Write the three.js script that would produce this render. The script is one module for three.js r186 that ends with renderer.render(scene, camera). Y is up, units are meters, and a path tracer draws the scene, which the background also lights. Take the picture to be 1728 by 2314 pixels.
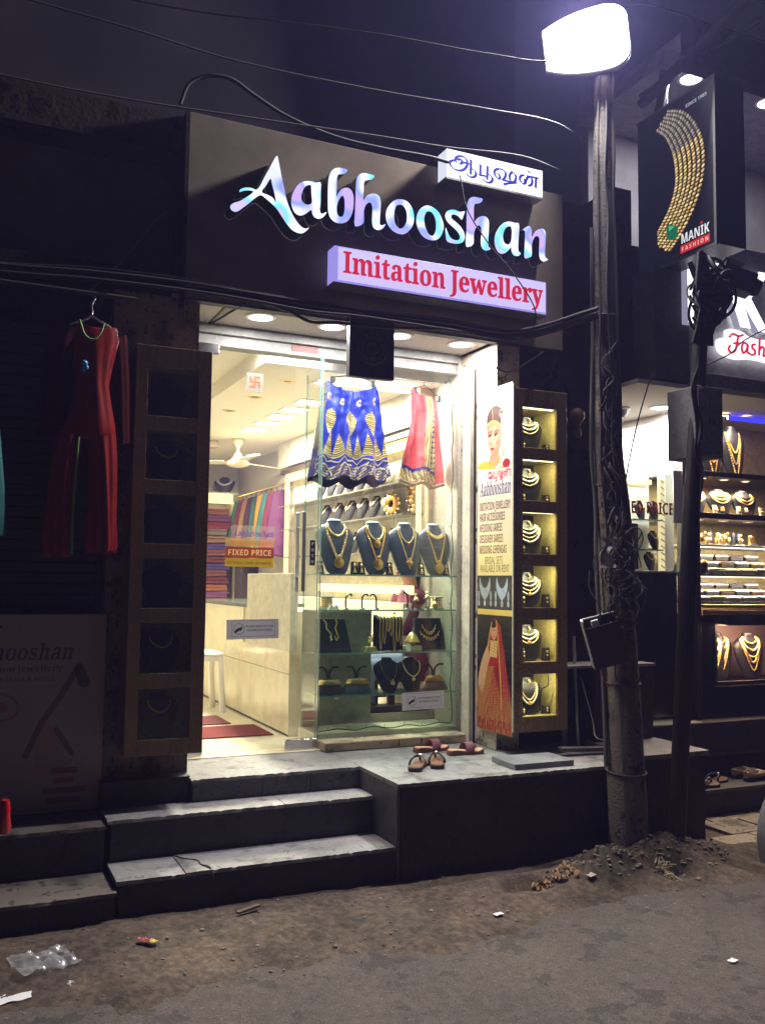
import * as THREE from 'three';
import { RoundedBoxGeometry } from 'three/addons/geometries/RoundedBoxGeometry.js';
import { mergeGeometries, mergeVertices } from 'three/addons/utils/BufferGeometryUtils.js';
import { MarchingCubes } from 'three/addons/objects/MarchingCubes.js';
import { FontLoader } from 'three/addons/loaders/FontLoader.js';
import { TextGeometry } from 'three/addons/geometries/TextGeometry.js';
import { RectAreaLightUniformsLib } from 'three/addons/lights/RectAreaLightUniformsLib.js';

// ---------------------------------------------------------------- camera, sky, exposure
const scene = new THREE.Scene();
const camera = new THREE.PerspectiveCamera(58.33, 764 / 1024, 0.05, 200);
camera.position.set(0, 1.6, 5.5);
camera.rotation.order = 'YXZ';
camera.rotation.set(0.07459, -0.43185, 0.01248);
const renderer = new THREE.WebGLRenderer({ antialias: true });
renderer.toneMapping = THREE.LinearToneMapping;
renderer.toneMappingExposure = 1;
renderer.shadowMap.enabled = true;
RectAreaLightUniformsLib.init();
{ // night sky over a lit town: deep navy, a little paler towards the horizon all round
  const W = 64, H = 32, d = new Float32Array(W * H * 4);
  for (let y = 0; y < H; y++) for (let x = 0; x < W; x++) {
    const up = Math.max(0, ((y + 0.5) / H - 0.5) * 2), k = 1 - up * 0.55, i = (y * W + x) * 4;
    d[i] = 0.0078 * k; d[i + 1] = 0.0075 * k; d[i + 2] = 0.0125 * k; d[i + 3] = 1;
  }
  const t = new THREE.DataTexture(d, W, H, THREE.RGBAFormat, THREE.FloatType);
  t.mapping = THREE.EquirectangularReflectionMapping; t.magFilter = THREE.LinearFilter; t.needsUpdate = true;
  scene.background = t; scene.environment = t;
}
const LAMP = { at: [3.66, 5.22, 0.70], to: [3.02, 5.08, 1.46], w: 0.40, h: 0.53, power: 3700 };   // the street lamp
const FOG = 0.0052;
const SOFFIT_POWER = 350, INNER_POWER = 360, SQUARE_POWER = 640, NICHE_POWER = 100;

// ---------------------------------------------------------------- helpers
let seed = 12345;
const rnd = () => { seed = (seed + 0x6d2b79f5) | 0; let t = Math.imul(seed ^ (seed >>> 15), 1 | seed); t = (t + Math.imul(t ^ (t >>> 7), 61 | t)) ^ t; return ((t ^ (t >>> 14)) >>> 0) / 4294967296; };
const rr = (a, b) => a + (b - a) * rnd();
const PI = Math.PI, V = (x, y, z) => new THREE.Vector3(x, y, z);
const sm = (a, b, x) => { const t = Math.min(1, Math.max(0, (x - a) / (b - a))); return t * t * (3 - 2 * t); };
const used = new Map();
const numbered = (n) => { const k = used.get(n) ?? 0; used.set(n, k + 1); return k ? n + '_' + String(k).padStart(3, '0') : n; };
function tag(o, label, category, group, kind) {
  if (label) o.userData.label = label;
  if (category) o.userData.category = category;
  if (group) o.userData.group = group;
  if (kind) o.userData.kind = kind;
  return o;
}
function thing(name, label, category, at = [0, 0, 0], turn = 0, group) {
  const o = new THREE.Group(); o.name = numbered(name); o.position.set(...at); o.rotation.y = turn;
  scene.add(o); return tag(o, label, category, group);
}
function part(name, geos, m, parent, label) {
  const g = Array.isArray(geos) ? merge(geos) : geos;
  const o = new THREE.Mesh(g, m); o.name = parent === scene ? numbered(name) : name; o.castShadow = o.receiveShadow = true;
  parent.add(o); if (label) o.userData.label = label; return o;
}
const single = (name, geos, m, label, category, group) => tag(part(name, geos, m, scene), label, category, group);
const struct = (name, geos, m) => tag(part(name, geos, m, scene), undefined, undefined, undefined, 'structure');
function structGroup(name) { const o = new THREE.Group(); o.name = numbered(name); o.userData.kind = 'structure'; scene.add(o); return o; }
function copy(o, label, at, turn, group) {
  const c = o.clone(); c.name = numbered(o.name.replace(/_\d{3}$/, '')); scene.add(c);
  c.userData = { ...o.userData }; if (label) c.userData.label = label; if (group) c.userData.group = group;
  if (at) c.position.set(...at); if (turn !== undefined) c.rotation.y = turn; return c;
}
function merge(list) {
  const flat = list.map((g) => {
    const h = g.index ? g.toNonIndexed() : g.clone();
    for (const k of Object.keys(h.attributes)) if (!['position', 'normal', 'uv'].includes(k)) h.deleteAttribute(k);
    if (!h.attributes.normal) h.computeVertexNormals();
    if (!h.attributes.uv) h.setAttribute('uv', new THREE.BufferAttribute(new Float32Array(h.attributes.position.count * 2), 2));
    h.clearGroups(); return h;
  });
  return flat.length === 1 ? flat[0] : mergeGeometries(flat);
}
function muv(g) { // uv in metres, looked up along the face's main axis
  const p = g.attributes.position, n = g.attributes.normal, uv = new Float32Array(p.count * 2);
  for (let i = 0; i < p.count; i++) {
    const ax = Math.abs(n.getX(i)), ay = Math.abs(n.getY(i)), az = Math.abs(n.getZ(i)), x = p.getX(i), y = p.getY(i), z = p.getZ(i);
    if (ay >= ax && ay >= az) { uv[i * 2] = x; uv[i * 2 + 1] = z; } else if (ax >= az) { uv[i * 2] = z; uv[i * 2 + 1] = y; } else { uv[i * 2] = x; uv[i * 2 + 1] = y; }
  }
  g.setAttribute('uv', new THREE.BufferAttribute(uv, 2)); return g;
}
// a box from ranges, corners rounded by r, uv in metres
function B(x0, x1, y0, y1, z0, z1, r = 0) {
  const w = Math.abs(x1 - x0), h = Math.abs(y1 - y0), d = Math.abs(z1 - z0);
  const g = r > 0 ? new RoundedBoxGeometry(w, h, d, 1, Math.min(r, w / 2.1, h / 2.1, d / 2.1)) : new THREE.BoxGeometry(w, h, d);
  g.translate((x0 + x1) / 2, (y0 + y1) / 2, (z0 + z1) / 2); return muv(g);
}
const curve = (pts) => new THREE.CatmullRomCurve3(pts.map((p) => V(...p)));
const tube = (pts, r, seg = 0, sides = 7) => new THREE.TubeGeometry(curve(pts), seg || Math.max(6, pts.length * 5), r, sides, false);
const bar = (a, b, r, sides = 8) => { // a straight round bar
  const p = V(...a), q = V(...b), d = q.clone().sub(p), g = new THREE.CylinderGeometry(r, r, d.length(), sides);
  g.applyQuaternion(new THREE.Quaternion().setFromUnitVectors(V(0, 1, 0), d.clone().normalize())); g.translate(...p.add(q).multiplyScalar(0.5).toArray()); return g;
};
const lathe = (pts, seg = 20) => new THREE.LatheGeometry(pts.map((p) => new THREE.Vector2(p[0], p[1])), seg);
const ball = (x, y, z, r, a = 8, b = 6) => new THREE.SphereGeometry(r, a, b).translate(x, y, z);
// a skin over rings of points: rings[i] = array of [x, y, z]; closed round, ends capped
function loft(rings, cap = true, closed = true) {
  const n = rings[0].length, pos = [], uv = [], idx = [], m = closed ? n + 1 : n;
  rings.forEach((ring, i) => { for (let j = 0; j < m; j++) { pos.push(...ring[j % n]); uv.push(j / (m - 1), i / (rings.length - 1)); } });
  for (let i = 0; i < rings.length - 1; i++) for (let j = 0; j < m - 1; j++) { const a = i * m + j, b = a + 1, c = a + m, d = c + 1; idx.push(a, b, c, b, d, c); }
  if (cap) for (const [i, flip] of [[0, 1], [rings.length - 1, 0]]) {
    const c = rings[i].reduce((s, p) => [s[0] + p[0] / n, s[1] + p[1] / n, s[2] + p[2] / n], [0, 0, 0]), at = pos.length / 3;
    pos.push(...c); uv.push(0.5, i ? 1 : 0);
    for (let j = 0; j < m; j++) { pos.push(...rings[i][j % n]); uv.push(j / (m - 1), i ? 1 : 0); }
    for (let j = 0; j < m - 1; j++) flip ? idx.push(at, at + 2 + j, at + 1 + j) : idx.push(at, at + 1 + j, at + 2 + j);
  }
  const g = new THREE.BufferGeometry();
  g.setAttribute('position', new THREE.Float32BufferAttribute(pos, 3)); g.setAttribute('uv', new THREE.Float32BufferAttribute(uv, 2)); g.setIndex(idx); g.computeVertexNormals();
  if (closed) { // join the normals along the seam
    const nn = g.attributes.normal;
    for (let i = 0; i < rings.length; i++) { const a = i * m, b = a + m - 1, x = nn.getX(a) + nn.getX(b), y = nn.getY(a) + nn.getY(b), z = nn.getZ(a) + nn.getZ(b), l = Math.hypot(x, y, z) || 1; nn.setXYZ(a, x / l, y / l, z / l); nn.setXYZ(b, x / l, y / l, z / l); }
  }
  return g;
}
function sheet(f, nu, nv) { // f(u, v) -> [x, y, z]
  const pos = [], uv = [], idx = [];
  for (let j = 0; j <= nv; j++) for (let i = 0; i <= nu; i++) { pos.push(...f(i / nu, j / nv)); uv.push(i / nu, j / nv); }
  for (let j = 0; j < nv; j++) for (let i = 0; i < nu; i++) { const a = j * (nu + 1) + i, b = a + 1, c = a + nu + 1, d = c + 1; idx.push(a, b, d, a, d, c); }
  const g = new THREE.BufferGeometry();
  g.setAttribute('position', new THREE.Float32BufferAttribute(pos, 3)); g.setAttribute('uv', new THREE.Float32BufferAttribute(uv, 2)); g.setIndex(idx); g.computeVertexNormals(); return g;
}
const shapeOf = (pts) => new THREE.Shape(pts.map((p) => new THREE.Vector2(p[0], p[1])));
const extrude = (shape, depth, bevel = 0, seg = 10) => new THREE.ExtrudeGeometry(shape, { depth, bevelEnabled: bevel > 0, bevelThickness: bevel, bevelSize: bevel, bevelSegments: 1, curveSegments: seg });

// ---------------------------------------------------------------- textures
const hash = (x, y, s) => { let h = (Math.imul(x, 374761393) + Math.imul(y, 668265263) + Math.imul(s, 974711)) | 0; h = Math.imul(h ^ (h >>> 13), 1274126177); return ((h ^ (h >>> 16)) >>> 0) / 4294967296; };
function vn(u, v, p, s) { // tileable value noise with p cells a side
  const x = u * p, y = v * p, ix = Math.floor(x), iy = Math.floor(y), fx = x - ix, fy = y - iy, a = fx * fx * (3 - 2 * fx), b = fy * fy * (3 - 2 * fy), m = (k) => ((k % p) + p) % p;
  const h = (i, j) => hash(m(ix + i), m(iy + j), s);
  return (h(0, 0) * (1 - a) + h(1, 0) * a) * (1 - b) + (h(0, 1) * (1 - a) + h(1, 1) * a) * b;
}
const fbm = (u, v, p, s, n = 4) => { let t = 0, w = 0, k = 1; for (let i = 0; i < n; i++) { t += vn(u, v, p << i, s + i) * k; w += k; k *= 0.55; } return t / w; };
function tex(size, f, srgb = true) {
  const d = new Uint8Array(size * size * 4);
  for (let y = 0; y < size; y++) for (let x = 0; x < size; x++) { const c = f(x / size, y / size), i = (y * size + x) * 4; for (let k = 0; k < 3; k++) d[i + k] = Math.max(0, Math.min(255, (Array.isArray(c) ? c[k] : c) * 255)); d[i + 3] = 255; }
  const t = new THREE.DataTexture(d, size, size); t.wrapS = t.wrapT = THREE.RepeatWrapping; t.magFilter = THREE.LinearFilter; t.minFilter = THREE.LinearMipmapLinearFilter;
  if (srgb) t.colorSpace = THREE.SRGBColorSpace; t.needsUpdate = true; return t;
}
const rep = (t, x, y = x) => { const c = t.clone(); c.repeat.set(x, y); c.needsUpdate = true; return c; };
const tPatch = tex(512, (u, v) => 0.62 + 0.36 * fbm(u, v, 4, 3, 6) + 0.06 * (hash(u * 512 | 0, v * 512 | 0, 9) - 0.5));
const tFine = tex(512, (u, v) => 0.72 + 0.22 * fbm(u, v, 32, 21, 4) + 0.12 * (hash(u * 512 | 0, v * 512 | 0, 5) - 0.5));
const tRough = tex(512, (u, v) => fbm(u, v, 24, 31, 5), false);
const tGrit = tex(1024, (u, v) => { const h = hash(u * 1024 | 0, v * 1024 | 0, 17); return 0.4 + 0.35 * fbm(u, v, 96, 41, 3) + 0.3 * (h - 0.5); }, false);
const tAsphalt = tex(1024, (u, v) => {
  const h = hash(u * 512 | 0, v * 512 | 0, 77), big = fbm(u, v, 4, 51, 6), mid = fbm(u, v, 64, 61, 3), dark = fbm(u, v, 20, 71, 5);
  let k = 0.56 + 0.1 * (big - 0.5) + 0.15 * (mid - 0.5) + 0.2 * (h - 0.5); if (dark > 0.66) k *= 0.82; if (h > 0.996) k = 0.95; if (h < 0.02) k *= 0.5;
  return [k * 1.03, k * 0.97, k * 0.93];
});
const tDirt = tex(1024, (u, v) => {
  const h = hash(u * 700 | 0, v * 700 | 0, 83), big = fbm(u, v, 5, 85, 6), mid = fbm(u, v, 70, 87, 3);
  let k = 0.55 + 0.4 * (big - 0.5) + 0.4 * (mid - 0.5) + 0.12 * (h - 0.5); if (h > 0.994) k = 0.9; return [k * 1.06, k * 0.96, k * 0.86];
});
const tStone = tex(512, (u, v) => { const h = hash(u * 512 | 0, v * 512 | 0, 91); let k = 0.7 + 0.3 * (fbm(u, v, 6, 93, 6) - 0.5) + 0.12 * (h - 0.5); if (fbm(u, v, 18, 95, 4) > 0.66) k *= 0.86; return [k, k * 1.005, k * 1.01]; });
const tSlab = tex(1024, (u, v) => { // worn stone: clouds, dirt spots, foot-worn streaks and scratches
  const h = hash(u * 1024 | 0, v * 1024 | 0, 291), c = fbm(u, v, 5, 293, 6), d = fbm(u, v, 13, 295, 5), e = fbm(u, v, 40, 297, 3), w = fbm(u, v * 0.999, 3, 299, 3);
  let k = 0.72 + 0.34 * (c - 0.5) + 0.16 * (e - 0.5) + 0.1 * (h - 0.5); if (d > 0.6) k *= 1 - 1.6 * (d - 0.6); if (e > 0.74) k *= 0.72; if (Math.abs(fbm(u, v, 7, 301, 2) - 0.5) < 0.003 && w > 0.5) k *= 1.16; if (h < 0.003) k *= 0.6;
  return [k, k * 0.995, k * (0.985 + 0.03 * w)];
});
const tMarble = tex(512, (u, v) => { const w = fbm(u, v, 4, 101, 5), k = 0.93 + 0.035 * Math.sin((u * 2 + v + w * 3) * 2 * PI) * (0.3 + w * 0.5) + 0.05 * (fbm(u, v, 32, 103, 3) - 0.5); return [k, k * 0.985, k * 0.94]; });
const tWood = tex(512, (u, v) => { const k = 0.62 + 0.26 * fbm(u * 1, v, 3, 111, 3) + 0.24 * (vn(u, v, 128, 113) - 0.5) * vn(u, 0, 4, 115) + 0.14 * (fbm(u + 0.02 * vn(0, v, 8, 117), 0, 64, 119, 2) - 0.5); return [k, k * 0.97, k * 0.93]; });
const tDirty = tex(512, (u, v) => { const m = fbm(u, v, 6, 121, 6), s = fbm(u, v, 24, 123, 4); let k = 0.86 + 0.14 * (s - 0.5); if (m > 0.56) k *= 1 - 1.7 * (m - 0.56); if (s > 0.68) k *= 0.6; return [k, k * 0.97, k * 0.93]; });
const tWeave = tex(256, (u, v) => 0.82 + 0.14 * Math.sin(u * 2 * PI * 64) * Math.sin(v * 2 * PI * 64) + 0.1 * (fbm(u, v, 8, 131, 4) - 0.5));
function canvasTex(w, h, draw) {
  const c = document.createElement('canvas'); c.width = w; c.height = h; draw(c.getContext('2d'), w, h);
  const t = new THREE.CanvasTexture(c); t.colorSpace = THREE.SRGBColorSpace; t.wrapS = t.wrapT = THREE.ClampToEdgeWrapping; return t;
}
// ---------------------------------------------------------------- materials (base colours are linear reflectances)
const C = (c) => (Array.isArray(c) ? new THREE.Color().setRGB(...c) : new THREE.Color(c));
const M = (c, rough = 0.7, o = {}) => { const m = new THREE.MeshPhysicalMaterial({ color: C(c), roughness: rough, side: THREE.DoubleSide, ...o }); return m; };
const tx = (t, r, bump = 0, b = tRough, br = r) => ({ map: rep(t, r), ...(bump ? { bumpMap: rep(b, br), bumpScale: bump } : {}) });
const glow = (c, k = 1, o = {}) => M([0.06, 0.06, 0.06], 0.5, { emissive: C(c), emissiveIntensity: k, ...o });
const mat = {
  asphalt: M([0.29, 0.262, 0.245], 0.93, { map: rep(tAsphalt, 0.5), bumpMap: rep(tGrit, 1.7), bumpScale: 0.0016 }),
  dirt: M([0.30, 0.265, 0.238], 0.96, { map: rep(tDirt, 0.6), bumpMap: rep(tGrit, 0.9), bumpScale: 0.005 }),
  pebble: M([0.2, 0.17, 0.14], 0.95),
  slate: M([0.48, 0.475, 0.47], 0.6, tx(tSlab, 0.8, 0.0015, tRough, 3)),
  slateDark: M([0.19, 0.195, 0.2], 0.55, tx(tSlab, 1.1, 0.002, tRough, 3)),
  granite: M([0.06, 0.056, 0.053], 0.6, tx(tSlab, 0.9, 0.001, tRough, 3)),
  facade: M([0.3, 0.25, 0.195], 0.95, { ...tx(tPatch, 0.7), specularIntensity: 0.15 }),
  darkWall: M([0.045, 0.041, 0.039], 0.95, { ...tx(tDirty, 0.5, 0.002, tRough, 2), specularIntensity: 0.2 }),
  plaster: M([0.62, 0.58, 0.5], 0.9, tx(tDirty, 1.2, 0.004, tRough, 3)),
  oldPlaster: M([0.3, 0.26, 0.2], 0.92, tx(tDirty, 1.7, 0.008, tRough, 3)),
  soffit: M([0.5, 0.465, 0.4], 0.5, tx(tFine, 4)),
  aluminium: M([0.6, 0.6, 0.58], 0.42, { metalness: 0.75, ...tx(tFine, 2) }),
  greyPaint: M([0.3, 0.31, 0.29], 0.6, tx(tFine, 1.5)),
  cream: M([0.88, 0.84, 0.68], 0.3, tx(tFine, 0.6)),
  creamTile: M([0.9, 0.85, 0.7], 0.18, tx(tMarble, 0.9)),
  floorTile: M([0.9, 0.86, 0.75], 0.16, tx(tMarble, 0.7)),
  ceiling: M([0.7, 0.655, 0.565], 0.8),
  wallCream: M([0.74, 0.69, 0.59], 0.75, tx(tFine, 4)),
  brown: M([0.5, 0.34, 0.15], 0.42, tx(tWood, 0.8)),
  brownDark: M([0.07, 0.045, 0.03], 0.5, tx(tWood, 1.1)),
  niche: M([0.8, 0.68, 0.28], 0.5, tx(tFine, 2)),
  nicheDark: M([0.05, 0.055, 0.065], 0.5, tx(tFine, 2)),
  black: M([0.018, 0.018, 0.02], 0.55),
  blackGloss: M([0.012, 0.012, 0.014], 0.18),
  velvet: M([0.014, 0.014, 0.016], 0.9, { sheen: 0.4, sheenColor: C([0.1, 0.1, 0.12]), sheenRoughness: 0.5 }),
  bust: M([0.085, 0.112, 0.16], 0.3, tx(tFine, 3)),
  bustDark: M([0.014, 0.014, 0.018], 0.42),
  gold: M([0.95, 0.62, 0.2], 0.28, { metalness: 1 }),
  goldPale: M([0.92, 0.72, 0.36], 0.32, { metalness: 1 }),
  silver: M([0.8, 0.8, 0.8], 0.3, { metalness: 1 }),
  chrome: M([0.75, 0.74, 0.72], 0.16, { metalness: 1 }),
  steel: M([0.5, 0.5, 0.5], 0.35, { metalness: 0.9 }),
  glass: M([0.93, 0.97, 0.95], 0.0, { transmission: 1, thickness: 0 }),
  glassEdge: M([0.16, 0.34, 0.3], 0.12),
  greyBoard: M([0.44, 0.40, 0.31], 0.6, tx(tFine, 1)),
  concrete: M([0.2, 0.18, 0.16], 0.9, tx(tDirty, 1.2, 0.006, tRough, 4)),
  iron: M([0.035, 0.033, 0.032], 0.6, tx(tDirty, 2)),
  meter: M([0.3, 0.3, 0.29], 0.6, tx(tFine, 1.5)),
  wire: M([0.014, 0.014, 0.015], 0.85),
  wireGrey: M([0.075, 0.07, 0.066], 0.9),
  paper: M([0.8, 0.8, 0.78], 0.85),
  white: M([0.8, 0.78, 0.74], 0.45),
  red: M([0.5, 0.03, 0.03], 0.4),
  maroonMat: M([0.22, 0.02, 0.028], 0.95, tx(tWeave, 6)),
  woodDark: M([0.05, 0.025, 0.015], 0.4, tx(tWood, 2)),
  skin: M([0.42, 0.22, 0.13], 0.55),
  hair: M([0.012, 0.01, 0.009], 0.5),
  rubber: M([0.02, 0.02, 0.02], 0.85),
  coolLamp: glow([1, 0.97, 0.98], 9), warmLamp: glow([1, 0.80, 0.48], 6), cove: glow([1, 0.70, 0.26], 2.6), white1: glow([1, 0.98, 1], 1.6),
};
function areaLight(name, at, to, w, h, color, power, parent = scene) {
  const l = new THREE.RectAreaLight(C(color), power, w, h); l.name = name; l.position.set(...at); parent.add(l);
  const up = Math.abs(to[1] - at[1]) > 0.9 * Math.hypot(to[0] - at[0], to[1] - at[1], to[2] - at[2]) ? V(0, 0, 1) : V(0, 1, 0); l.up.copy(up); l.lookAt(V(...to)); return l;
}
const COOL = [1, 0.94, 0.92], WARM = [1, 0.88, 0.68];
// ---------------------------------------------------------------- ground
{
  const lin = (a, b, n) => Array.from({ length: n + 1 }, (_, i) => a + ((b - a) * i) / n);
  const xs = [...lin(-45, -6, 8), ...lin(-5, 9, 90).slice(0), ...lin(10, 45, 8)], zs = [...lin(-40, -2, 6), ...lin(-1, 6.5, 70), ...lin(7.5, 45, 8)];
  const h = (x, z) => 0.014 * (fbm(((x + 60) / 9) % 1, ((z + 60) / 9) % 1, 6, 201, 4) - 0.5) * (Math.abs(x) < 9 && Math.abs(z) < 8 ? 1 : 0);
  const pos = [], uv = [], idx = [], n = xs.length;
  zs.forEach((z) => xs.forEach((x) => { pos.push(x, h(x, z), z); uv.push(x, -z); }));
  for (let j = 0; j < zs.length - 1; j++) for (let i = 0; i < n - 1; i++) { const a = j * n + i, b = a + 1, c = a + n, d = c + 1; idx.push(a, c, b, b, c, d); }
  const g = new THREE.BufferGeometry(); g.setAttribute('position', new THREE.Float32BufferAttribute(pos, 3)); g.setAttribute('uv', new THREE.Float32BufferAttribute(uv, 2)); g.setIndex(idx); g.computeVertexNormals();
  struct('road', g, mat.asphalt);
}
const N3 = (x, z, p, s) => fbm((((x + 20) / 8) % 1 + 1) % 1, (((z + 20) / 8) % 1 + 1) % 1, p, s, 5);
function dirtHeight(x, z) {
  const edge = 1.92 + 0.28 * (N3(x, 0, 12, 211) - 0.5) * 2 - 0.09 * (x - 2) * (x < 2 ? 1.6 : 0.3) * 0.6 - (x < 0.6 ? 0.1 : 0);
  let y = 0.052 * sm(edge, edge - 0.6, z) - 0.012 + 0.03 * (N3(x, z, 30, 221) - 0.5) * sm(edge + 0.1, edge - 0.35, z) + 0.012 * (N3(x, z, 110, 231) - 0.5) * sm(edge, edge - 0.3, z);
  const mound = Math.exp(-(((x - 3.7) / 0.36) ** 2 + ((z - 1.28) / 0.2) ** 2)), m2 = Math.exp(-(((x - 3.2) / 0.3) ** 2 + ((z - 1.38) / 0.14) ** 2)), hole = Math.exp(-(((x - 2.72) / 0.14) ** 2 + ((z - 1.42) / 0.07) ** 2)), rim = Math.exp(-(((x - 2.72) / 0.3) ** 2 + ((z - 1.42) / 0.16) ** 2));
  const hole2 = Math.exp(-(((x - 3.62) / 0.1) ** 2 + ((z - 1.5) / 0.06) ** 2));
  y += (0.15 * mound + 0.06 * m2) * (0.2 + 1.6 * N3(x, z, 44, 241)) + 0.05 * rim - 0.13 * hole - 0.1 * hole2;
  if (x > 4.25 && z < 1.25) y = Math.min(y, 0.01);
  return y;
}
struct('dirt_verge', muv(sheet((u, v) => { const x = -2.5 + u * 8.5, z = 0.3 + v * 2.1; return [x, dirtHeight(x, z), z]; }, 380, 110)), mat.dirt);
{ // loose pebbles and crumbs of rubble on the verge and the road edge
  const list = [], base = new THREE.IcosahedronGeometry(1, 0);
  for (let i = 0; i < 600; i++) {
    const x = rr(-0.6, 4.6), near = rnd() < 0.6, z = near ? rr(1.12, 1.9) : rr(1.2, 3.6), y = Math.max(0.0, dirtHeight(x, z)), s = rr(0.002, near ? 0.008 : 0.004) * (rnd() < 0.05 ? 1.9 : 1);
    list.push(base.clone().scale(s * rr(0.7, 1.5), s * rr(0.4, 0.9), s * rr(0.7, 1.4)).rotateY(rr(0, 6)).translate(x, y + s * 0.2, z));
  }
  for (let i = 0; i < 300; i++) { const a = rr(0, 6.28), r = Math.sqrt(rnd()), x = 3.6 + 0.55 * r * Math.cos(a), z = 1.32 + 0.24 * r * Math.sin(a), s = rr(0.004, 0.017); list.push(base.clone().scale(s * rr(0.6, 1.4), s * rr(0.4, 0.9), s).rotateY(rr(0, 6)).translate(x, dirtHeight(x, z) + s * 0.2, z)); }
  tag(part('gravel', list, mat.pebble, scene), 'loose pebbles and rubble crumbs scattered along the dirt verge', 'gravel', undefined, 'stuff');
}
{ // paving in front of the neighbouring shop: slabs with open joints
  const g = structGroup('pavement');
  part('paving_bed', B(4.3, 9, -0.03, 0.012, -0.6, 1.32), mat.dirt, g);
  const pave = M([0.42, 0.36, 0.28], 0.8, tx(tDirty, 1.6, 0.003, tRough, 4)), pave2 = M([0.36, 0.31, 0.25], 0.8, tx(tDirty, 1.2, 0.003, tRough, 4));
  const xs = [4.3, 4.62, 5.1, 5.58, 6.06, 6.6, 7.2], zs = [0.5, 0.78, 1.06, 1.32];
  for (let i = 0; i < 6; i++) for (let j = 0; j < 3; j++) { const o = (j % 2) * 0.2, t = rr(0, 0.008); const s = part('paving_slab', B(xs[i] + o + 0.005, xs[i + 1] + o - 0.005, 0.0, 0.03 + t, zs[j] + 0.005, zs[j + 1] - 0.005, 0.004), rnd() < 0.5 ? pave : pave2, g); s.rotation.x = rr(-0.004, 0.004); }
}
function slab(x0, x1, y0, y1, z0, z1) { // a stone slab whose arrises are worn and chipped
  const nx = Math.max(2, Math.round((x1 - x0) / 0.018)), nz = Math.max(2, Math.round((z1 - z0) / 0.03)), g = new RoundedBoxGeometry(x1 - x0, y1 - y0, z1 - z0, 1, 0.004);
  const b = new THREE.BoxGeometry(x1 - x0, y1 - y0, z1 - z0, nx, 1, nz), p = b.attributes.position, cx = (x0 + x1) / 2, cy = (y0 + y1) / 2, cz = (z0 + z1) / 2;
  for (let i = 0; i < p.count; i++) {
    const x = p.getX(i) + cx, y = p.getY(i) + cy, z = p.getZ(i) + cz, fz = z > z1 - 1e-4, top = y > y1 - 1e-4, sx = x < x0 + 1e-4 || x > x1 - 1e-4;
    const c = Math.max(0, hash(Math.round(x * 55), Math.round(y0 * 1000), 5) - 0.72) * 0.03 + 0.0025 * hash(Math.round(x * 200), Math.round(z0 * 100), 7);
    if (top && fz) p.setXYZ(i, p.getX(i), p.getY(i) - c * 0.7 - 0.002, p.getZ(i) - c * 0.6); else if (top && sx) p.setY(i, p.getY(i) - 0.002 * hash(Math.round(z * 90), 3, 9)); else if (top) p.setY(i, p.getY(i) + 0.0012 * (N3(x, z, 60, 251) - 0.5));
  }
  g.dispose(); b.translate(cx, cy, cz); b.computeVertexNormals(); return muv(b);
}
// ---------------------------------------------------------------- stone steps and platform
{
  const s = structGroup('entrance_steps');
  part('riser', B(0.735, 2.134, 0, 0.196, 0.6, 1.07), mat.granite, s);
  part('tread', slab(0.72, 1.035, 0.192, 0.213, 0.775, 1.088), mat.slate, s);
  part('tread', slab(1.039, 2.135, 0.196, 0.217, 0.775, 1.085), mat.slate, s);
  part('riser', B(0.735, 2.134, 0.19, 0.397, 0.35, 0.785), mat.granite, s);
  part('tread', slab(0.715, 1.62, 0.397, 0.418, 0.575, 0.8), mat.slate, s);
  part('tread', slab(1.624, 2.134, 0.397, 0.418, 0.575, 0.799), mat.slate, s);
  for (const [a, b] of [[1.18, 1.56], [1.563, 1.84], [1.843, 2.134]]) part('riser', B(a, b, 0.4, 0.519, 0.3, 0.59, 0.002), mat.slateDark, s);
  part('landing_slab', slab(1.17, 2.134, 0.519, 0.54, 0.075, 0.6), mat.slate, s);
  part('threshold', B(1.17, 3.1, 0.5, 0.546, -0.06, 0.072, 0.004), mat.creamTile, s);
  part('repair_seam', [tube([[1.04, 0.2175, 0.8], [1.07, 0.2185, 0.87], [1.13, 0.2185, 0.93], [1.13, 0.2185, 1.0], [1.16, 0.2185, 1.07], [1.165, 0.19, 1.0875], [1.18, 0.14, 1.072]], 0.004, 30, 5)], mat.dirt, s);
}
{
  const p = structGroup('platform');
  part('platform_core', B(2.16, 3.72, 0, 0.5, 0, 1.07), mat.granite, p);
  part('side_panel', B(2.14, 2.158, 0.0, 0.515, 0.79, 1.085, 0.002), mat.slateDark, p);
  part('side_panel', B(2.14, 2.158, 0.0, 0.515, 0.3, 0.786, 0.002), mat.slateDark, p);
  part('front_panel', B(2.16, 2.96, -0.05, 0.515, 1.07, 1.09, 0.002), mat.granite, p);
  part('front_panel', B(2.964, 3.74, -0.05, 0.515, 1.07, 1.09, 0.002), mat.granite, p);
  part('top_slab', slab(2.137, 2.94, 0.517, 0.54, 0.075, 1.1), mat.slate, p);
  part('top_slab', slab(2.943, 3.76, 0.517, 0.54, 0.075, 1.1), mat.slate, p);
}
single('loose_slab', B(-0.2, 0.2, 0, 0.032, -0.13, 0.13, 0.003).rotateY(-0.02).translate(3.105, 0.541, 0.905), M([0.4, 0.42, 0.45], 0.5, tx(tStone, 1.4, 0.002)), 'loose grey stone slab lying on the platform below the lit cabinet', 'stone slab');
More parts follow.
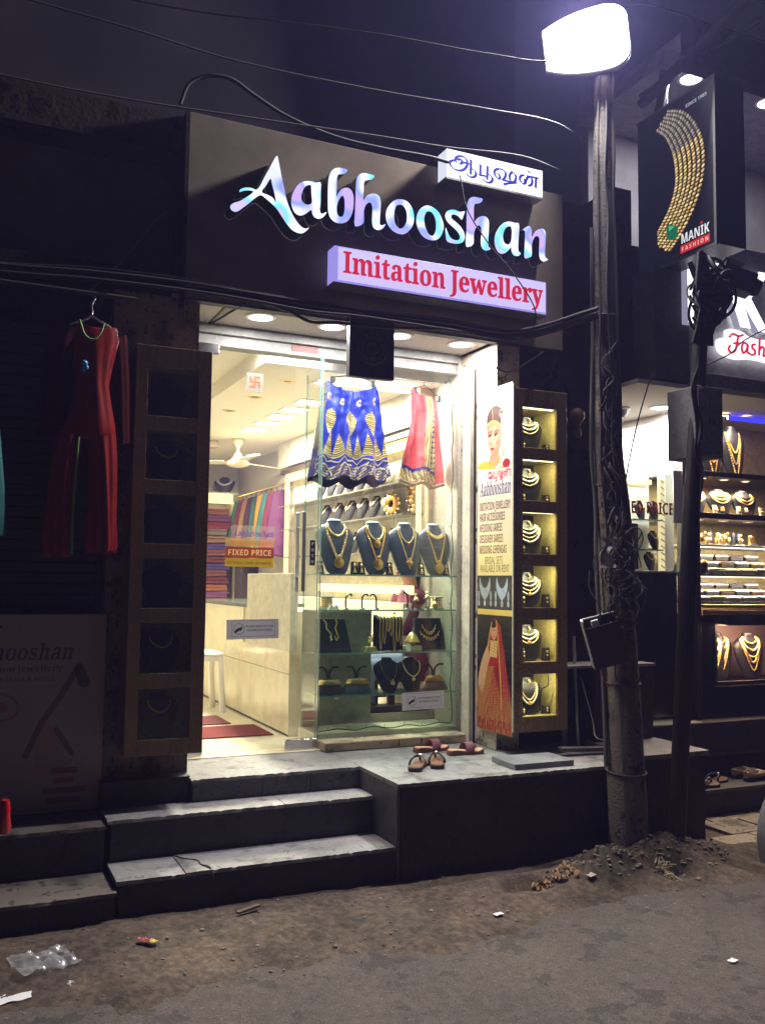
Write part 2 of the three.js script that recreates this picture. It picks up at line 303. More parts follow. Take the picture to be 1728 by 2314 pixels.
{ // the lower, darker steps of the house to the left
  const s = structGroup('side_steps');
  part('riser', B(-3, 0.712, 0, 0.155, 0.6, 1.1), mat.granite, s); part('tread', slab(-3, 0.718, 0.155, 0.175, 0.7, 1.12), M([0.2, 0.18, 0.165], 0.7, tx(tDirty, 1.2, 0.002)), s);
  part('riser', B(-3, 0.705, 0.17, 0.375, 0.3, 0.785), mat.granite, s); part('tread', slab(-3, 0.71, 0.375, 0.395, 0.4, 0.8), M([0.16, 0.15, 0.14], 0.7, tx(tDirty, 1.2, 0.002)), s);
}
// ---------------------------------------------------------------- the jewellery shop as a building
const shop = thing('shop_building', 'shop building with dark fascia, lit soffit and glass shopfront behind the stone steps', 'building');
part('fascia_panel', B(1.08, 3.62, 3.155, 4.225, 0.44, 0.5, 0.003), mat.facade, shop);
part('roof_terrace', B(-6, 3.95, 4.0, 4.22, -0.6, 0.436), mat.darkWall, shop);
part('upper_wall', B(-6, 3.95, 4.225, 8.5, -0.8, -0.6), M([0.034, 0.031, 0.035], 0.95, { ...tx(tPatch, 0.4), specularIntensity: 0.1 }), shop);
part('fascia_edge', B(1.074, 3.62, 3.146, 3.154, 0.438, 0.504, 0.002), mat.iron, shop);
part('fascia_panel', B(-4, 1.074, 3.15, 4.227, 0.1, 0.2), M([0.2, 0.17, 0.14], 0.95, { ...tx(tPatch, 0.7), specularIntensity: 0.2 }), shop, 'recessed dark fascia left of the lettering');
part('fascia_end', B(1.06, 1.078, 3.1, 4.227, 0.1, 0.505), mat.darkWall, shop);
part('soffit_slab', B(-4, 3.62, 3.19, 3.3, -0.1, 0.44), mat.darkWall, shop);
for (const [a, b] of [[1.02, 1.33], [1.345, 2.42], [2.435, 3.11]]) part('soffit_panel', B(a, b, 3.165, 3.19, 0.0, 0.44, 0.002), mat.soffit, shop);
part('header_beam', B(1.0, 3.095, 3.035, 3.17, -0.1, 0.0, 0.004), mat.greyPaint, shop);
part('header_beam', B(1.0, 3.095, 3.105, 3.163, 0.0, 0.03, 0.004), mat.greyPaint, shop);
part('header_sticker', B(1.88, 2.06, 3.06, 3.098, 0.0, 0.004), M([0.16, 0.06, 0.05], 0.6), shop);
part('pilaster', B(3.128, 3.3, 0.541, 3.16, 0.0, 0.465, 0.004), mat.plaster, shop, 'white plastered pilaster with stained foot');
part('frame_strip', B(3.083, 3.114, 0.541, 3.034, 0.1, 0.2, 0.003), mat.cream, shop);
part('frame_strip', B(3.1145, 3.1265, 0.541, 3.034, 0.09, 0.205), mat.black, shop);
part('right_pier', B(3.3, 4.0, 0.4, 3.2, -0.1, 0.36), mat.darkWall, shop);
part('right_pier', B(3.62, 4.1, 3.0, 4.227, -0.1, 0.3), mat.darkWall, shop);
part('left_pier', B(0.715, 1.18, 0.4, 3.165, -0.1, 0.44), mat.oldPlaster, shop, 'pier of stained old plaster under the dark cabinet');
part('pier_plinth', B(0.715, 1.178, 0.4, 0.545, 0.44, 0.53, 0.004), mat.granite, shop);
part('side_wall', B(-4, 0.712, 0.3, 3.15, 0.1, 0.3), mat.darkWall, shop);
part('side_plinth', B(-4, 0.70, 0.38, 0.47, 0.3, 0.46, 0.004), mat.granite, shop);
part('kerb', B(2.09, 3.1, 0.541, 0.60, 0.0, 0.16, 0.01), M([0.6, 0.54, 0.38], 0.7, tx(tDirty, 1.3, 0.003)), shop);
part('window_sill', B(2.09, 3.1, 0.547, 0.622, -0.32, -0.001), mat.cream, shop);
for (let i = 0; i < 4; i++) part('sill_tile', B(2.1 + i * 0.25, 2.345 + i * 0.25, 0.622, 0.63, -0.31, -0.005, 0.002), mat.creamTile, shop);
// interior shell
part('inner_wall', B(0.45, 0.55, 0.5, 3.2, -5.6, -0.1), mat.wallCream, shop);
part('inner_wall', B(3.1, 3.2, 0.5, 3.2, -5.6, 0.0), mat.wallCream, shop);
part('inner_wall', B(0.45, 3.2, 0.5, 3.2, -5.6, -5.5), mat.wallCream, shop);
part('inner_wall', B(0.45, 1.17, 0.5, 3.2, -0.1, -0.02), mat.wallCream, shop);
part('ceiling_board', B(0.45, 1.75, 3.12, 3.18, -5.6, -0.05), mat.ceiling, shop);
part('ceiling_board', B(1.75, 3.1, 3.12, 3.18, -0.15, -0.05), mat.ceiling, shop);
part('dropped_ceiling', B(1.75, 3.1, 3.0, 3.18, -5.5, -0.15, 0.004), mat.ceiling, shop);
part('roof_slab', B(0.4, 3.62, 3.19, 3.3, -5.7, -0.1), mat.darkWall, shop);
part('ceiling_beam', B(0.55, 2.35, 2.93, 2.998, -3.75, -3.6), M([0.45, 0.38, 0.3], 0.8), shop);
for (let i = 0; i < 5; i++) for (let j = 0; j < 6; j++) { // floor tiles
  const x = 0.56 + i * 0.508, z = -0.065 - j * 0.6; part('floor_tile', B(x, x + 0.505, 0.525, 0.5455 + rr(0, 0.0008), z - 0.597, z, 0.0015), mat.floorTile, shop);
}
part('floor_base', B(0.45, 3.2, 0.3, 0.524, -5.6, 0), mat.floorTile, shop);
part('floor_back', B(0.55, 3.1, 0.525, 0.545, -5.5, -3.67), mat.floorTile, shop);
// loft cupboards and the lit wall case on the right wall


// ---------------------------------------------------------------- shopfront glass
{
  const t = thing('glass_door', 'frameless glass entrance door with chrome patch fittings and long pull handle', 'door');
  const p = part('pane', B(1.2, 2.072, 0.565, 3.03, 0.02, 0.032), mat.glass, t);
  part('edge', [B(2.072, 2.076, 0.565, 3.03, 0.0205, 0.0315)], mat.glassEdge, t);
  part('patch_fitting', B(1.87, 2.088, 0.552, 0.612, 0.005, 0.048, 0.004), mat.chrome, t);
  part('patch_fitting', B(1.2, 1.36, 0.552, 0.62, 0.005, 0.048, 0.004), mat.chrome, t);
  part('patch_fitting', B(1.2, 1.4, 2.975, 3.034, 0.005, 0.048, 0.004), mat.chrome, t);
  for (const z of [0.085, -0.035]) {
    const h = part('handle', [new RoundedBoxGeometry(0.026, 0.5, 0.022, 2, 0.005).translate(1.955, 1.775, z)], mat.steel, t);
    part('standoff', [1.955].flatMap((x) => [1.93, 1.62].map((y) => bar([x, y, z], [x, y, 0.026], 0.008))), mat.chrome, h);
  }
  const push = canvasTex(64, 256, (g, w, h) => { g.fillStyle = '#14141c'; g.fillRect(0, 0, w, h); g.fillStyle = '#b9b9c4'; g.font = 'bold 46px sans-serif'; g.textAlign = 'center'; [...'PUSH'].forEach((c, i) => g.fillText(c, w / 2, 54 + i * 60)); });
  const pl = new THREE.BoxGeometry(0.036, 0.16, 0.003); pl.translate(2.035, 1.77, 0.034);
  part('push_plate', pl, M([1, 1, 1], 0.3, { map: push }), t);
}
{
  const t = thing('shop_window', 'fixed glass display window right of the door with open glass shelves', 'shop window');
  part('pane', B(2.092, 3.082, 0.601, 3.032, 0.024, 0.034), mat.glass, t);
  part('edge', B(2.086, 2.0915, 0.601, 3.032, 0.0245, 0.0335), mat.glassEdge, t);
  part('side_pane', B(2.094, 2.102, 0.63, 2.98, -0.29, 0.02), mat.glass, t);
  part('edge', B(2.0945, 2.1015, 0.63, 2.98, -0.295, -0.2905), mat.glassEdge, t);
  for (const [y, k] of [[1.638, 0], [1.409, 1], [1.132, 2], [0.862, 3]]) {
    const s = part('shelf', B(2.104, 3.09, y - 0.01, y, -0.29, 0.004), M([0.78, 0.9, 0.86], 0.02, { transmission: 1, thickness: 0 }), t);
    part('shelf_edge', B(2.104, 3.09, y - 0.0095, y - 0.0005, 0.0045, 0.0075), mat.glassEdge, s);
  }
  part('back_board', B(2.11, 2.6, 0.632, 1.40, -0.315, -0.3), mat.greyBoard, t);
  part('back_board', B(2.6, 3.098, 0.632, 0.69, -0.315, -0.3), mat.greyBoard, t);
  part('switch_plate', B(2.335, 2.365, 0.80, 0.86, -0.299, -0.292, 0.003), mat.white, t);
  part('garment_rail', [bar([2.12, 2.99, -0.13], [3.085, 2.99, -0.13], 0.009)], mat.steel, t);
  part('rail_bracket', B(3.075, 3.098, 2.97, 3.012, -0.15, -0.11, 0.003), mat.aluminium, t);
}
{
  const t = thing('string_lights', 'thin string of small lights up the right side and kerb of the window', 'string lights'), pts = [], nubs = [];
  for (let i = 0; i <= 26; i++) pts.push([3.06 + 0.006 * Math.sin(i * 2.1), 2.94 - i * 0.088, 0.0 + 0.005 * Math.cos(i)]);
  for (let i = 1; i <= 14; i++) pts.push([3.05 - i * 0.067, 0.645 + 0.008 * Math.sin(i * 1.7), -0.015 - 0.01 * Math.sin(i)]);
  pts.forEach((p, i) => { if (i % 2) nubs.push(i < 27 ? bar(p, [p[0] - 0.022, p[1] + 0.004, p[2]], 0.003, 5) : bar(p, [p[0], p[1] + 0.022, p[2]], 0.003, 5)); });
  part('cable', tube(pts, 0.0032, 160, 5), mat.wire, t); part('bulb', nubs, M([0.3, 0.28, 0.24], 0.4), t);
}
// notices and stickers on the glass
const notice = canvasTex(512, 190, (g, w, h) => {
  g.fillStyle = '#dfe3ee'; g.fillRect(0, 0, w, h); g.strokeStyle = '#3a3a44'; g.lineWidth = 2.5; g.strokeRect(52, 14, 420, 150);
  g.lineWidth = 4; g.beginPath(); g.arc(120, 92, 52, 0, 7); g.stroke(); g.beginPath(); g.moveTo(80, 128); g.lineTo(158, 54); g.stroke();
  g.fillStyle = '#2b2b33'; g.beginPath(); g.ellipse(104, 104, 14, 34, 0.9, 0, 7); g.fill(); g.beginPath(); g.ellipse(140, 92, 9, 22, 0.5, 0, 7); g.fill();
  g.font = 'bold 27px serif'; g.textAlign = 'center'; g.fillText('PLEASE REMOVE YOUR', 322, 78, 270); g.fillText('FOOTWEAR OUTSIDE', 322, 116, 250);
});
function printBoard(w, h, t, map, rough = 0.5) { const f = M([0.8, 0.8, 0.8], rough, { map }), s = M([0.6, 0.6, 0.6], 0.7); return [new THREE.BoxGeometry(w, h, t), [s, s, s, s, f, s]]; }
function printed(name, w, h, t, map, at, label, category, parent, rough) {
  const [g, m] = printBoard(w, h, t, map, rough), o = new THREE.Mesh(g, m); o.castShadow = o.receiveShadow = true;
  if (parent) { o.name = name; parent.add(o); } else { o.name = numbered(name); scene.add(o); tag(o, label, category); } o.position.set(...at); return o;
}
printed('paper_notice', 0.33, 0.12, 0.001, notice, [1.656, 1.294, 0.034], 'pale blue footwear notice taped to the glass door', 'notice').rotation.z = 0.012;
printed('paper_notice', 0.31, 0.115, 0.001, notice, [2.832, 0.812, 0.036], 'white footwear notice at the bottom of the display window', 'notice').rotation.z = 0.02;
{
  const film = canvasTex(512, 440, (g, w, h) => {
    g.clearRect(0, 0, w, h); g.fillStyle = 'rgba(225,205,190,0.35)'; g.fillRect(60, 0, 440, 150); g.fillStyle = 'rgba(240,190,80,0.5)'; g.fillRect(0, 130, 490, 80);
    g.fillStyle = '#7a5fb5'; g.font = 'italic bold 82px serif'; g.fillText('Aabhooshan', 66, 108, 420);
    g.fillStyle = '#d9812e'; g.font = 'bold 36px sans-serif'; g.fillText('IMITATION JEWELLERY', 90, 186, 380);
    g.fillStyle = '#a4441f'; g.fillRect(6, 216, 480, 100); g.fillStyle = '#ffd9a0'; g.font = 'bold 78px sans-serif'; g.fillText('FIXED PRICE', 26, 294, 440);
    g.fillStyle = '#c9a81e'; g.fillRect(4, 322, 484, 84); g.fillStyle = '#7a5a10'; g.font = 'bold 40px sans-serif'; g.fillText('All Major Cards Accepted', 22, 380, 440);
  });
  const s = new THREE.PlaneGeometry(0.325, 0.275); s.translate(1.632, 1.79, 0.0345);
  single('window_sticker', s, M([1, 1, 1], 0.5, { map: film, transparent: true, transmission: 0.25, thickness: 0 }), 'orange and yellow fixed price sticker on the glass door', 'sticker');
  const sw = canvasTex(128, 128, (g) => {
    g.fillStyle = '#77786e'; g.fillRect(0, 0, 128, 128); g.fillStyle = '#a8480c'; const b = (x, y, w, h) => g.fillRect(x, y, w, h);
    b(57, 22, 14, 84); b(22, 57, 84, 14); b(57, 22, 49, 14); b(92, 57, 14, 49); b(22, 92, 49, 14); b(22, 22, 14, 49);
    for (const [x, y] of [[44, 44], [84, 44], [44, 84], [84, 84]]) { g.beginPath(); g.arc(x, y, 6, 0, 7); g.fill(); }
  });
  const em = printed('emblem_plaque', 0.105, 0.115, 0.004, sw, [1.632, 2.823, 0.036], 'small silver square with orange Hindu auspicious symbol high on the door glass', 'plaque');
}
// ---------------------------------------------------------------- signs
const film = (k, pal, s) => tex(256, (u, v) => { // coloured light film behind the letter faces: broad random patches
  const a = vn(u, v, k, s), b = vn(u, v, k * 2, s + 1), t = Math.min(0.999, Math.max(0, (a * 0.65 + b * 0.35 - 0.2) / 0.6)) * (pal.length - 1), i = Math.floor(t), f = t - i;
  return [0, 1, 2].map((c) => pal[i][c] * (1 - f) + pal[i + 1][c] * f);
});
const LETTERS = {
  A: [[1558,4017,1568,3986,1585,3911,1605,3831,1621,3768,1647,3707,1679,3659,1711,3628,1739,3620,1760,3631,1739,3604,1715,3588,1687,3587,1656,3599,1624,3628,1593,3667,1562,3706,1534,3728,1500,3751,1467,3767,1435,3744,1400,3708,1365,3675,1337,3650,1316,3643,1296,3654,1294,3674,1312,3692,1347,3710,1381,3737,1408,3760,1423,3780,1404,3782,1378,3777,1357,3768,1343,3762,1345,3774,1363,3788,1389,3796,1416,3798,1439,3793,1460,3817,1485,3873,1514,3933,1540,3989], [1523,3875,1498,3831,1472,3786,1512,3776,1539,3764,1557,3742,1548,3790,1531,3846]],
  a: [[1824,3914,1827,3856,1827,3789,1824,3740,1834,3726,1850,3733,1866,3742,1853,3717,1835,3700,1813,3692,1791,3698,1778,3716,1772,3737,1746,3716,1722,3698,1697,3691,1672,3702,1656,3727,1648,3761,1654,3804,1672,3847,1699,3883,1736,3903,1774,3908,1796,3905], [1765,3885,1737,3874,1719,3847,1708,3809,1715,3777,1739,3764,1763,3769,1774,3782,1770,3833,1768,3869]],
  b: [[1993,4022,1984,4003,1964,3990,1938,3983,1931,3974,1927,3949,1927,3906,1927,3845,1940,3875,1966,3903,1992,3913,2014,3908,2031,3883,2036,3841,2033,3790,2020,3745,1995,3709,1960,3691,1921,3691,1892,3709,1877,3743,1873,3797,1872,3871,1875,3939,1884,3978,1903,4007,1931,4023,1964,4026], [1965,3860,1975,3848,1979,3811,1978,3768,1970,3739,1956,3729,1941,3733,1931,3753,1930,3790,1939,3822,1952,3846]],
  h: [[2168,4021,2155,4000,2129,3987,2109,3979,2101,3965,2100,3921,2099,3856,2120,3888,2150,3907,2177,3912,2200,3903,2211,3874,2211,3823,2207,3747,2209,3728,2223,3726,2245,3738,2233,3714,2210,3696,2186,3692,2166,3703,2157,3732,2158,3789,2156,3832,2144,3852,2127,3845,2111,3824,2103,3791,2101,3722,2087,3704,2067,3693,2047,3690,2046,3780,2048,3868,2049,3943,2056,3988,2078,4016,2108,4026,2141,4025], []],
  o: [[2344,3910,2380,3908,2413,3884,2432,3844,2436,3798,2425,3756,2400,3721,2368,3697,2332,3693,2292,3706,2263,3734,2247,3774,2251,3824,2276,3869,2308,3898], [2330,3873,2359,3874,2381,3848,2388,3809,2382,3768,2357,3731,2331,3729,2310,3752,2302,3794,2305,3834,2315,3863]],
  o2: [[2523,3905,2568,3900,2606,3876,2632,3833,2642,3794,2633,3752,2611,3714,2574,3693,2533,3692,2496,3707,2466,3743,2452,3787,2457,3835,2479,3876], [2527,3868,2557,3867,2580,3837,2588,3798,2584,3750,2566,3720,2540,3725,2517,3758,2506,3797,2509,3838]],
  s: [[2791,3917,2782,3888,2769,3858,2746,3876,2715,3883,2695,3875,2697,3855,2727,3837,2762,3812,2785,3782,2793,3748,2778,3718,2747,3702,2705,3697,2667,3703,2657,3735,2655,3790,2671,3758,2690,3731,2721,3720,2750,3727,2757,3747,2739,3777,2697,3807,2663,3832,2651,3864,2666,3895,2711,3913,2757,3907], []],
  h2: [[2920,4021,2909,3998,2885,3985,2866,3980,2858,3964,2857,3888,2858,3859,2882,3889,2913,3908,2944,3910,2964,3893,2967,3845,2963,3760,2965,3719,2981,3709,2961,3694,2934,3691,2914,3707,2907,3744,2913,3814,2901,3843,2882,3840,2866,3813,2857,3777,2855,3721,2840,3703,2803,3692,2804,3795,2804,3899,2807,3962,2823,4003,2850,4022,2889,4024], []],
  a2: [[3190,3912,3190,3820,3187,3735,3194,3722,3206,3718,3198,3701,3174,3692,3149,3697,3135,3719,3133,3743,3109,3715,3081,3694,3049,3689,3025,3708,3010,3747,3012,3797,3032,3842,3060,3879,3092,3902,3133,3911,3161,3909], [3127,3880,3096,3867,3076,3829,3072,3793,3084,3763,3111,3757,3130,3776,3137,3825,3137,3860]],
  n: [[3222,3872,3243,3893,3272,3907,3284,3897,3291,3873,3290,3837,3317,3878,3351,3902,3380,3907,3397,3892,3399,3842,3393,3762,3397,3719,3418,3710,3397,3694,3376,3689,3355,3702,3347,3740,3349,3805,3347,3844,3326,3851,3301,3821,3291,3780,3288,3709,3268,3697,3237,3688,3236,3771,3239,3857,3236,3869], []],
};
const TAMIL = [
  [2717,4232,2690,4225,2679,4210,2688,4189,2713,4174,2748,4170,2778,4181,2800,4203,2810,4228,2805,4250,2787,4269,2757,4269,2732,4259,2720,4241,2722,4228,2732,4221],
  [2737,4239,2760,4251,2771,4240,2767,4224,2755,4216],
  [2767,4226,2797,4235,2825,4230],
  [2834,4258,2832,4167],
  [2841,4203,2864,4194,2874,4178,2864,4155,2841,4145,2818,4148,2807,4159],
  [2903,4241,2902,4174],
  [2897,4172,2940,4176],
  [2956,4242,2952,4157],
  [2961,4191,2987,4182,2995,4165,2985,4143,2961,4135,2938,4138,2925,4149],
  [3036,4210,3052,4195,3044,4175,3023,4180,3007,4200,3005,4222,3021,4237,3041,4244],
  [3054,4244,3081,4243,3094,4222,3086,4193,3068,4175],
  [3068,4174,3123,4175],
  [3141,4243,3123,4228,3119,4199,3128,4178,3160,4175],
  [3141,4243,3163,4236,3172,4210,3160,4178,3123,4172],
  [3172,4178,3078,4152,3084,4144],
  [3235,4211,3241,4187,3224,4178,3205,4189,3196,4210,3205,4231,3227,4240],
  [3241,4187,3246,4211,3259,4232,3278,4241,3295,4225,3294,4197,3281,4179,3264,4176],
  [3256,4238,3338,4241],
  [3324,4238,3320,4174],
  [3262,4270,3275,4268]
];
{
  const t = thing('shop_name_sign', 'large glowing blue and violet shop name letters standing off the dark fascia', 'sign');
  const map = film(10, [[0.74, 0.64, 0.98], [0.52, 0.6, 1], [0.82, 0.84, 1], [0.96, 0.97, 1], [0.8, 0.93, 1], [0.4, 0.86, 1], [0.78, 0.74, 0.98]], 318); map.repeat.set(0.6, 0.6);
  const face = M([0.06, 0.06, 0.08], 0.3, { emissive: C([1, 1, 1]), emissiveMap: map, emissiveIntensity: 1.35 }), side = M([0.12, 0.11, 0.12], 0.35, { metalness: 0.6 });
  const round = (flat) => { const p = []; for (let i = 0; i < flat.length; i += 2) p.push(V(flat[i] / 1000, flat[i + 1] / 1000, 0)); return new THREE.CatmullRomCurve3(p, true, 'centripetal').getPoints(p.length * 3).slice(0, -1).map((q) => new THREE.Vector2(q.x, q.y)); };
  for (const [outer, inner] of Object.values(LETTERS)) {
    const s = new THREE.Shape(round(outer)); if (inner.length) s.holes.push(new THREE.Path(round(inner)));
    const g = new THREE.ExtrudeGeometry(s, { depth: 0.118, bevelEnabled: false }); g.translate(0, 0, 0.502);
    const m = new THREE.Mesh(g, [face, side]); m.name = 'letter'; m.castShadow = m.receiveShadow = true; t.add(m);
  }
}
{
  const t = thing('lit_sign_box', 'white lit sign box with blue Tamil lettering at the top right of the fascia', 'sign box');
  const x0 = 2.66, x1 = 3.374, y0 = 4.117, y1 = 4.297, W = 1024, H = Math.round((1024 * (y1 - y0)) / (x1 - x0));
  const map = canvasTex(W, H, (g) => {
    g.fillStyle = '#f6f7ff'; g.fillRect(0, 0, W, H); g.strokeStyle = '#16168f'; g.lineCap = 'round'; g.lineJoin = 'round'; g.lineWidth = 9;
    const P = (x, y) => [((x / 1000 - x0) / (x1 - x0)) * W, ((y1 - y / 1000) / (y1 - y0)) * H];
    for (const s of TAMIL) for (let k = -8; k <= 8; k += 2) { // a broad nib held at an angle
      g.beginPath(); const q = []; for (let i = 0; i < s.length; i += 2) q.push(P(s[i], s[i + 1]).map((v, c) => v + k * (c ? 0.5 : 1)));
      g.moveTo(...q[0]); for (let i = 1; i < q.length - 1; i++) g.quadraticCurveTo(...q[i], (q[i][0] + q[i + 1][0]) / 2, (q[i][1] + q[i + 1][1]) / 2); g.lineTo(...q.at(-1)); g.stroke();
    }
  });
  const m = M([0.06, 0.06, 0.06], 0.3, { map, emissive: C([1, 1, 1.05]), emissiveMap: map, emissiveIntensity: 1.5 }), side = glow([0.8, 0.86, 1], 0.9);
  const box = new THREE.Mesh(new THREE.BoxGeometry(x1 - x0, y1 - y0, 0.115).translate((x0 + x1) / 2, (y0 + y1) / 2, 0.5625), [side, side, side, side, m, side]); box.name = 'light_box'; box.castShadow = true; t.add(box);
  part('frame', [B(x0 - 0.004, x1 + 0.004, y0 - 0.012, y0 - 0.001, 0.5, 0.621)], mat.aluminium, t);
  areaLight('tamil_sign_light', [3.017, 4.104, 0.61], [3.017, 3.5, 0.75], 0.7, 0.012, [0.9, 0.93, 1], 6);
}
const fonts = new FontLoader(), serif = await fonts.loadAsync('fonts/droid/droid_serif_bold.typeface.json'), sans = await fonts.loadAsync('fonts/droid/droid_sans_bold.typeface.json');
function letters(parent, font, text, x, y, z, size, width, depth, m, lean = 0) { // each letter its own mesh; the whole run is fitted to the width
  const adv = (c) => (font.data.glyphs[c]?.ha ?? 500) / font.data.resolution, total = [...text].reduce((s, c) => s + adv(c), 0), k = width / (total * size); let at = 0;
  for (const c of text) {
    if (c !== ' ') { const g = new TextGeometry(c, { font, size, depth, curveSegments: 5, bevelEnabled: false }); if (lean) g.applyMatrix4(new THREE.Matrix4().set(1, lean, 0, 0, 0, 1, 0, 0, 0, 0, 1, 0, 0, 0, 0, 1)); g.scale(k, 1, 1); g.translate(x + at * size * k, y, z); part('letter', g, m, parent); }
    at += adv(c);
  }
}
{
  const t = thing('lit_sign_box', 'lavender lit sign box with raised red lettering along the bottom of the fascia', 'sign box');
  part('light_box', B(1.92, 3.407, 3.338, 3.556, 0.505, 0.615, 0.006), glow([0.42, 0.36, 1], 0.8), t);
  part('frame', [B(1.916, 3.411, 3.326, 3.3375, 0.5, 0.619)], mat.aluminium, t);
  const face = part('face', B(1.945, 3.40, 3.352, 3.548, 0.615, 0.617), glow([0.66, 0.58, 1], 1.0), t);
  letters(t, serif, 'Imitation Jewellery', 1.972, 3.398, 0.6172, 0.128, 1.40, 0.012, M([0.42, 0.012, 0.03], 0.35, { emissive: C([0.62, 0.012, 0.06]), emissiveIntensity: 0.8 }));
  areaLight('jewellery_sign_light', [2.66, 3.322, 0.61], [2.66, 2.5, 0.75], 1.45, 0.012, [0.75, 0.7, 1], 4);
}
{ // a dark square plaque hung from the soffit edge; its face carries a round medallion in low relief
  const t = thing('hanging_plaque', 'dark square plaque with round relief hanging from the soffit edge', 'plaque', [2.205, 0, 0.515]);
  part('board', B(-0.142, 0.142, 2.815, 3.19, -0.02, 0.02, 0.005), M([0.022, 0.02, 0.022], 0.5, tx(tDirty, 3)), t);
  const ring = [0.095, 0.07].map((r) => new THREE.TorusGeometry(r, 0.006, 6, 40).translate(0, 2.99, 0.022)); for (let i = 0; i < 16; i++) ring.push(ball(0.083 * Math.cos(i * 0.3927), 2.99 + 0.083 * Math.sin(i * 0.3927), 0.021, 0.009, 6, 4));
  ring.push(new THREE.TorusGeometry(0.03, 0.01, 6, 24).translate(0, 2.99, 0.022), ball(0, 2.94, 0.02, 0.02));
  part('medallion', ring, M([0.035, 0.032, 0.034], 0.4), t);
  part('rim', [B(-0.146, 0.146, 2.811, 2.815, -0.022, 0.022), B(-0.1465, -0.1425, 2.815, 3.19, -0.022, 0.022), B(0.1425, 0.1465, 2.815, 3.19, -0.022, 0.022)], mat.black, t);
}
// ---------------------------------------------------------------- lamps
function downlight(name, label, x, y, z, r, color, power, group, glowMat) {
  const t = thing(name, label, 'downlight', [x, y, z], 0, group);
  part('trim_ring', lathe([[r * 1.0, -0.002], [r * 1.04, -0.008], [r * 1.3, -0.004], [r * 1.34, 0.001], [r, 0.001]], 28), mat.white, t);
  part('lens', new THREE.CylinderGeometry(r, r, 0.003, 28).translate(0, -0.0035, 0), glowMat, t);
  areaLight(name + '_light', [x, y - 0.009, z], [x, 0, z], r * 1.7, r * 1.7, color, power);
  return t;
}
['above the left side of the door', 'just left of the hanging plaque', 'just right of the hanging plaque', 'at the right end of the soffit'].forEach((w, i) => downlight('soffit_downlight', 'round white soffit downlight ' + w, 1.581 + i * 0.457, 3.163, 0.30, 0.07, COOL, SOFFIT_POWER, 'downlights in the soffit', mat.coolLamp));
['farthest left, half behind the dark cabinet corner', 'second from the left', 'third from the left beside the dropped ceiling', 'fourth, behind the door edge'].forEach((w, i) => downlight('added_downlight', 'added round white lamp for a soffit light mirrored in the glass, ' + w, 1.44 + i * 0.21, i < 2 ? 3.118 : 3.118, -0.1 - 0.0 * i, 0.045, COOL, INNER_POWER, 'added lamps for reflections in the glass', mat.coolLamp));  // added lamps standing in for the soffit lights mirrored in the glass
['nearest the glass', 'second from the glass', 'middle one of the row', 'fourth from the glass', 'farthest from the glass'].forEach((w, i) => {
  const x = 2.47, y = 2.999, z = [-1.26, -1.62, -1.97, -2.36, -2.74][i], t = thing('square_ceiling_light', 'square warm ceiling light, ' + w, 'ceiling light', [x, y, z], 0, 'row of square ceiling lights');
  part('frame', [B(-0.115, 0.115, -0.006, 0, -0.115, -0.1), B(-0.115, 0.115, -0.006, 0, 0.1, 0.115), B(-0.115, -0.1, -0.006, 0, -0.1, 0.1), B(0.1, 0.115, -0.006, 0, -0.1, 0.1)], mat.white, t);
  part('diffuser', B(-0.1, 0.1, -0.004, 0, -0.1, 0.1), mat.warmLamp, t);
  areaLight('square_light', [x, y - 0.01, z], [x, 0, z], 0.19, 0.19, WARM, SQUARE_POWER);
});
for (const [x, z, w] of [[2.06, -0.6, 'nearest the glass'], [2.02, -1.25, 'middle'], [2.0, -1.9, 'farthest']]) { const t = thing('recessed_spot', 'small dark recessed ceiling spot, ' + w, 'ceiling spot', [x, 2.999, z], 0, 'small ceiling spots'); part('ring', lathe([[0.03, -0.002], [0.05, -0.006], [0.055, 0]], 20), mat.goldPale, t); part('bulb', lathe([[0, -0.004], [0.03, -0.003]], 16), M([0.25, 0.2, 0.14], 0.4), t); }
areaLight('display_light', [2.6, 2.98, -0.5], [2.55, 1.6, -0.05], 0.7, 0.12, [1, 0.95, 0.86], 190);
{
  const t = thing('fluorescent_fitting', 'long warm fluorescent batten on the ceiling behind the window garments', 'ceiling light', [2.6, 2.985, -0.5]);
  part('tube', B(-0.36, 0.36, 0.0, 0.014, -0.03, 0.03, 0.005), mat.warmLamp, t); part('end_cap', [B(-0.39, -0.361, -0.002, 0.015, -0.035, 0.035), B(0.361, 0.39, -0.002, 0.015, -0.035, 0.035)], mat.white, t);
}
{ // ceiling fan
  const t = thing('ceiling_fan', 'cream ceiling fan hanging deep inside the shop', 'ceiling fan', [2.5, 2.999, -3.4], 0.5), m = M([0.72, 0.62, 0.44], 0.4);
  part('canopy', lathe([[0, 0], [0.055, 0], [0.05, -0.04], [0.02, -0.09], [0, -0.09]], 20), m, t); part('rod', bar([0, -0.08, 0], [0, -0.16, 0], 0.014), m, t);
  part('motor', lathe([[0, -0.13], [0.03, -0.14], [0.055, -0.19], [0.075, -0.215], [0.115, -0.235], [0.12, -0.255], [0.1, -0.272], [0.05, -0.285], [0, -0.287]], 28), m, t);
  for (let i = 0; i < 3; i++) part('blade', [new RoundedBoxGeometry(0.46, 0.008, 0.12, 1, 0.003).rotateX(0.16).translate(0.36, -0.235, 0).rotateY(i * 2.0944)], m, t);
}
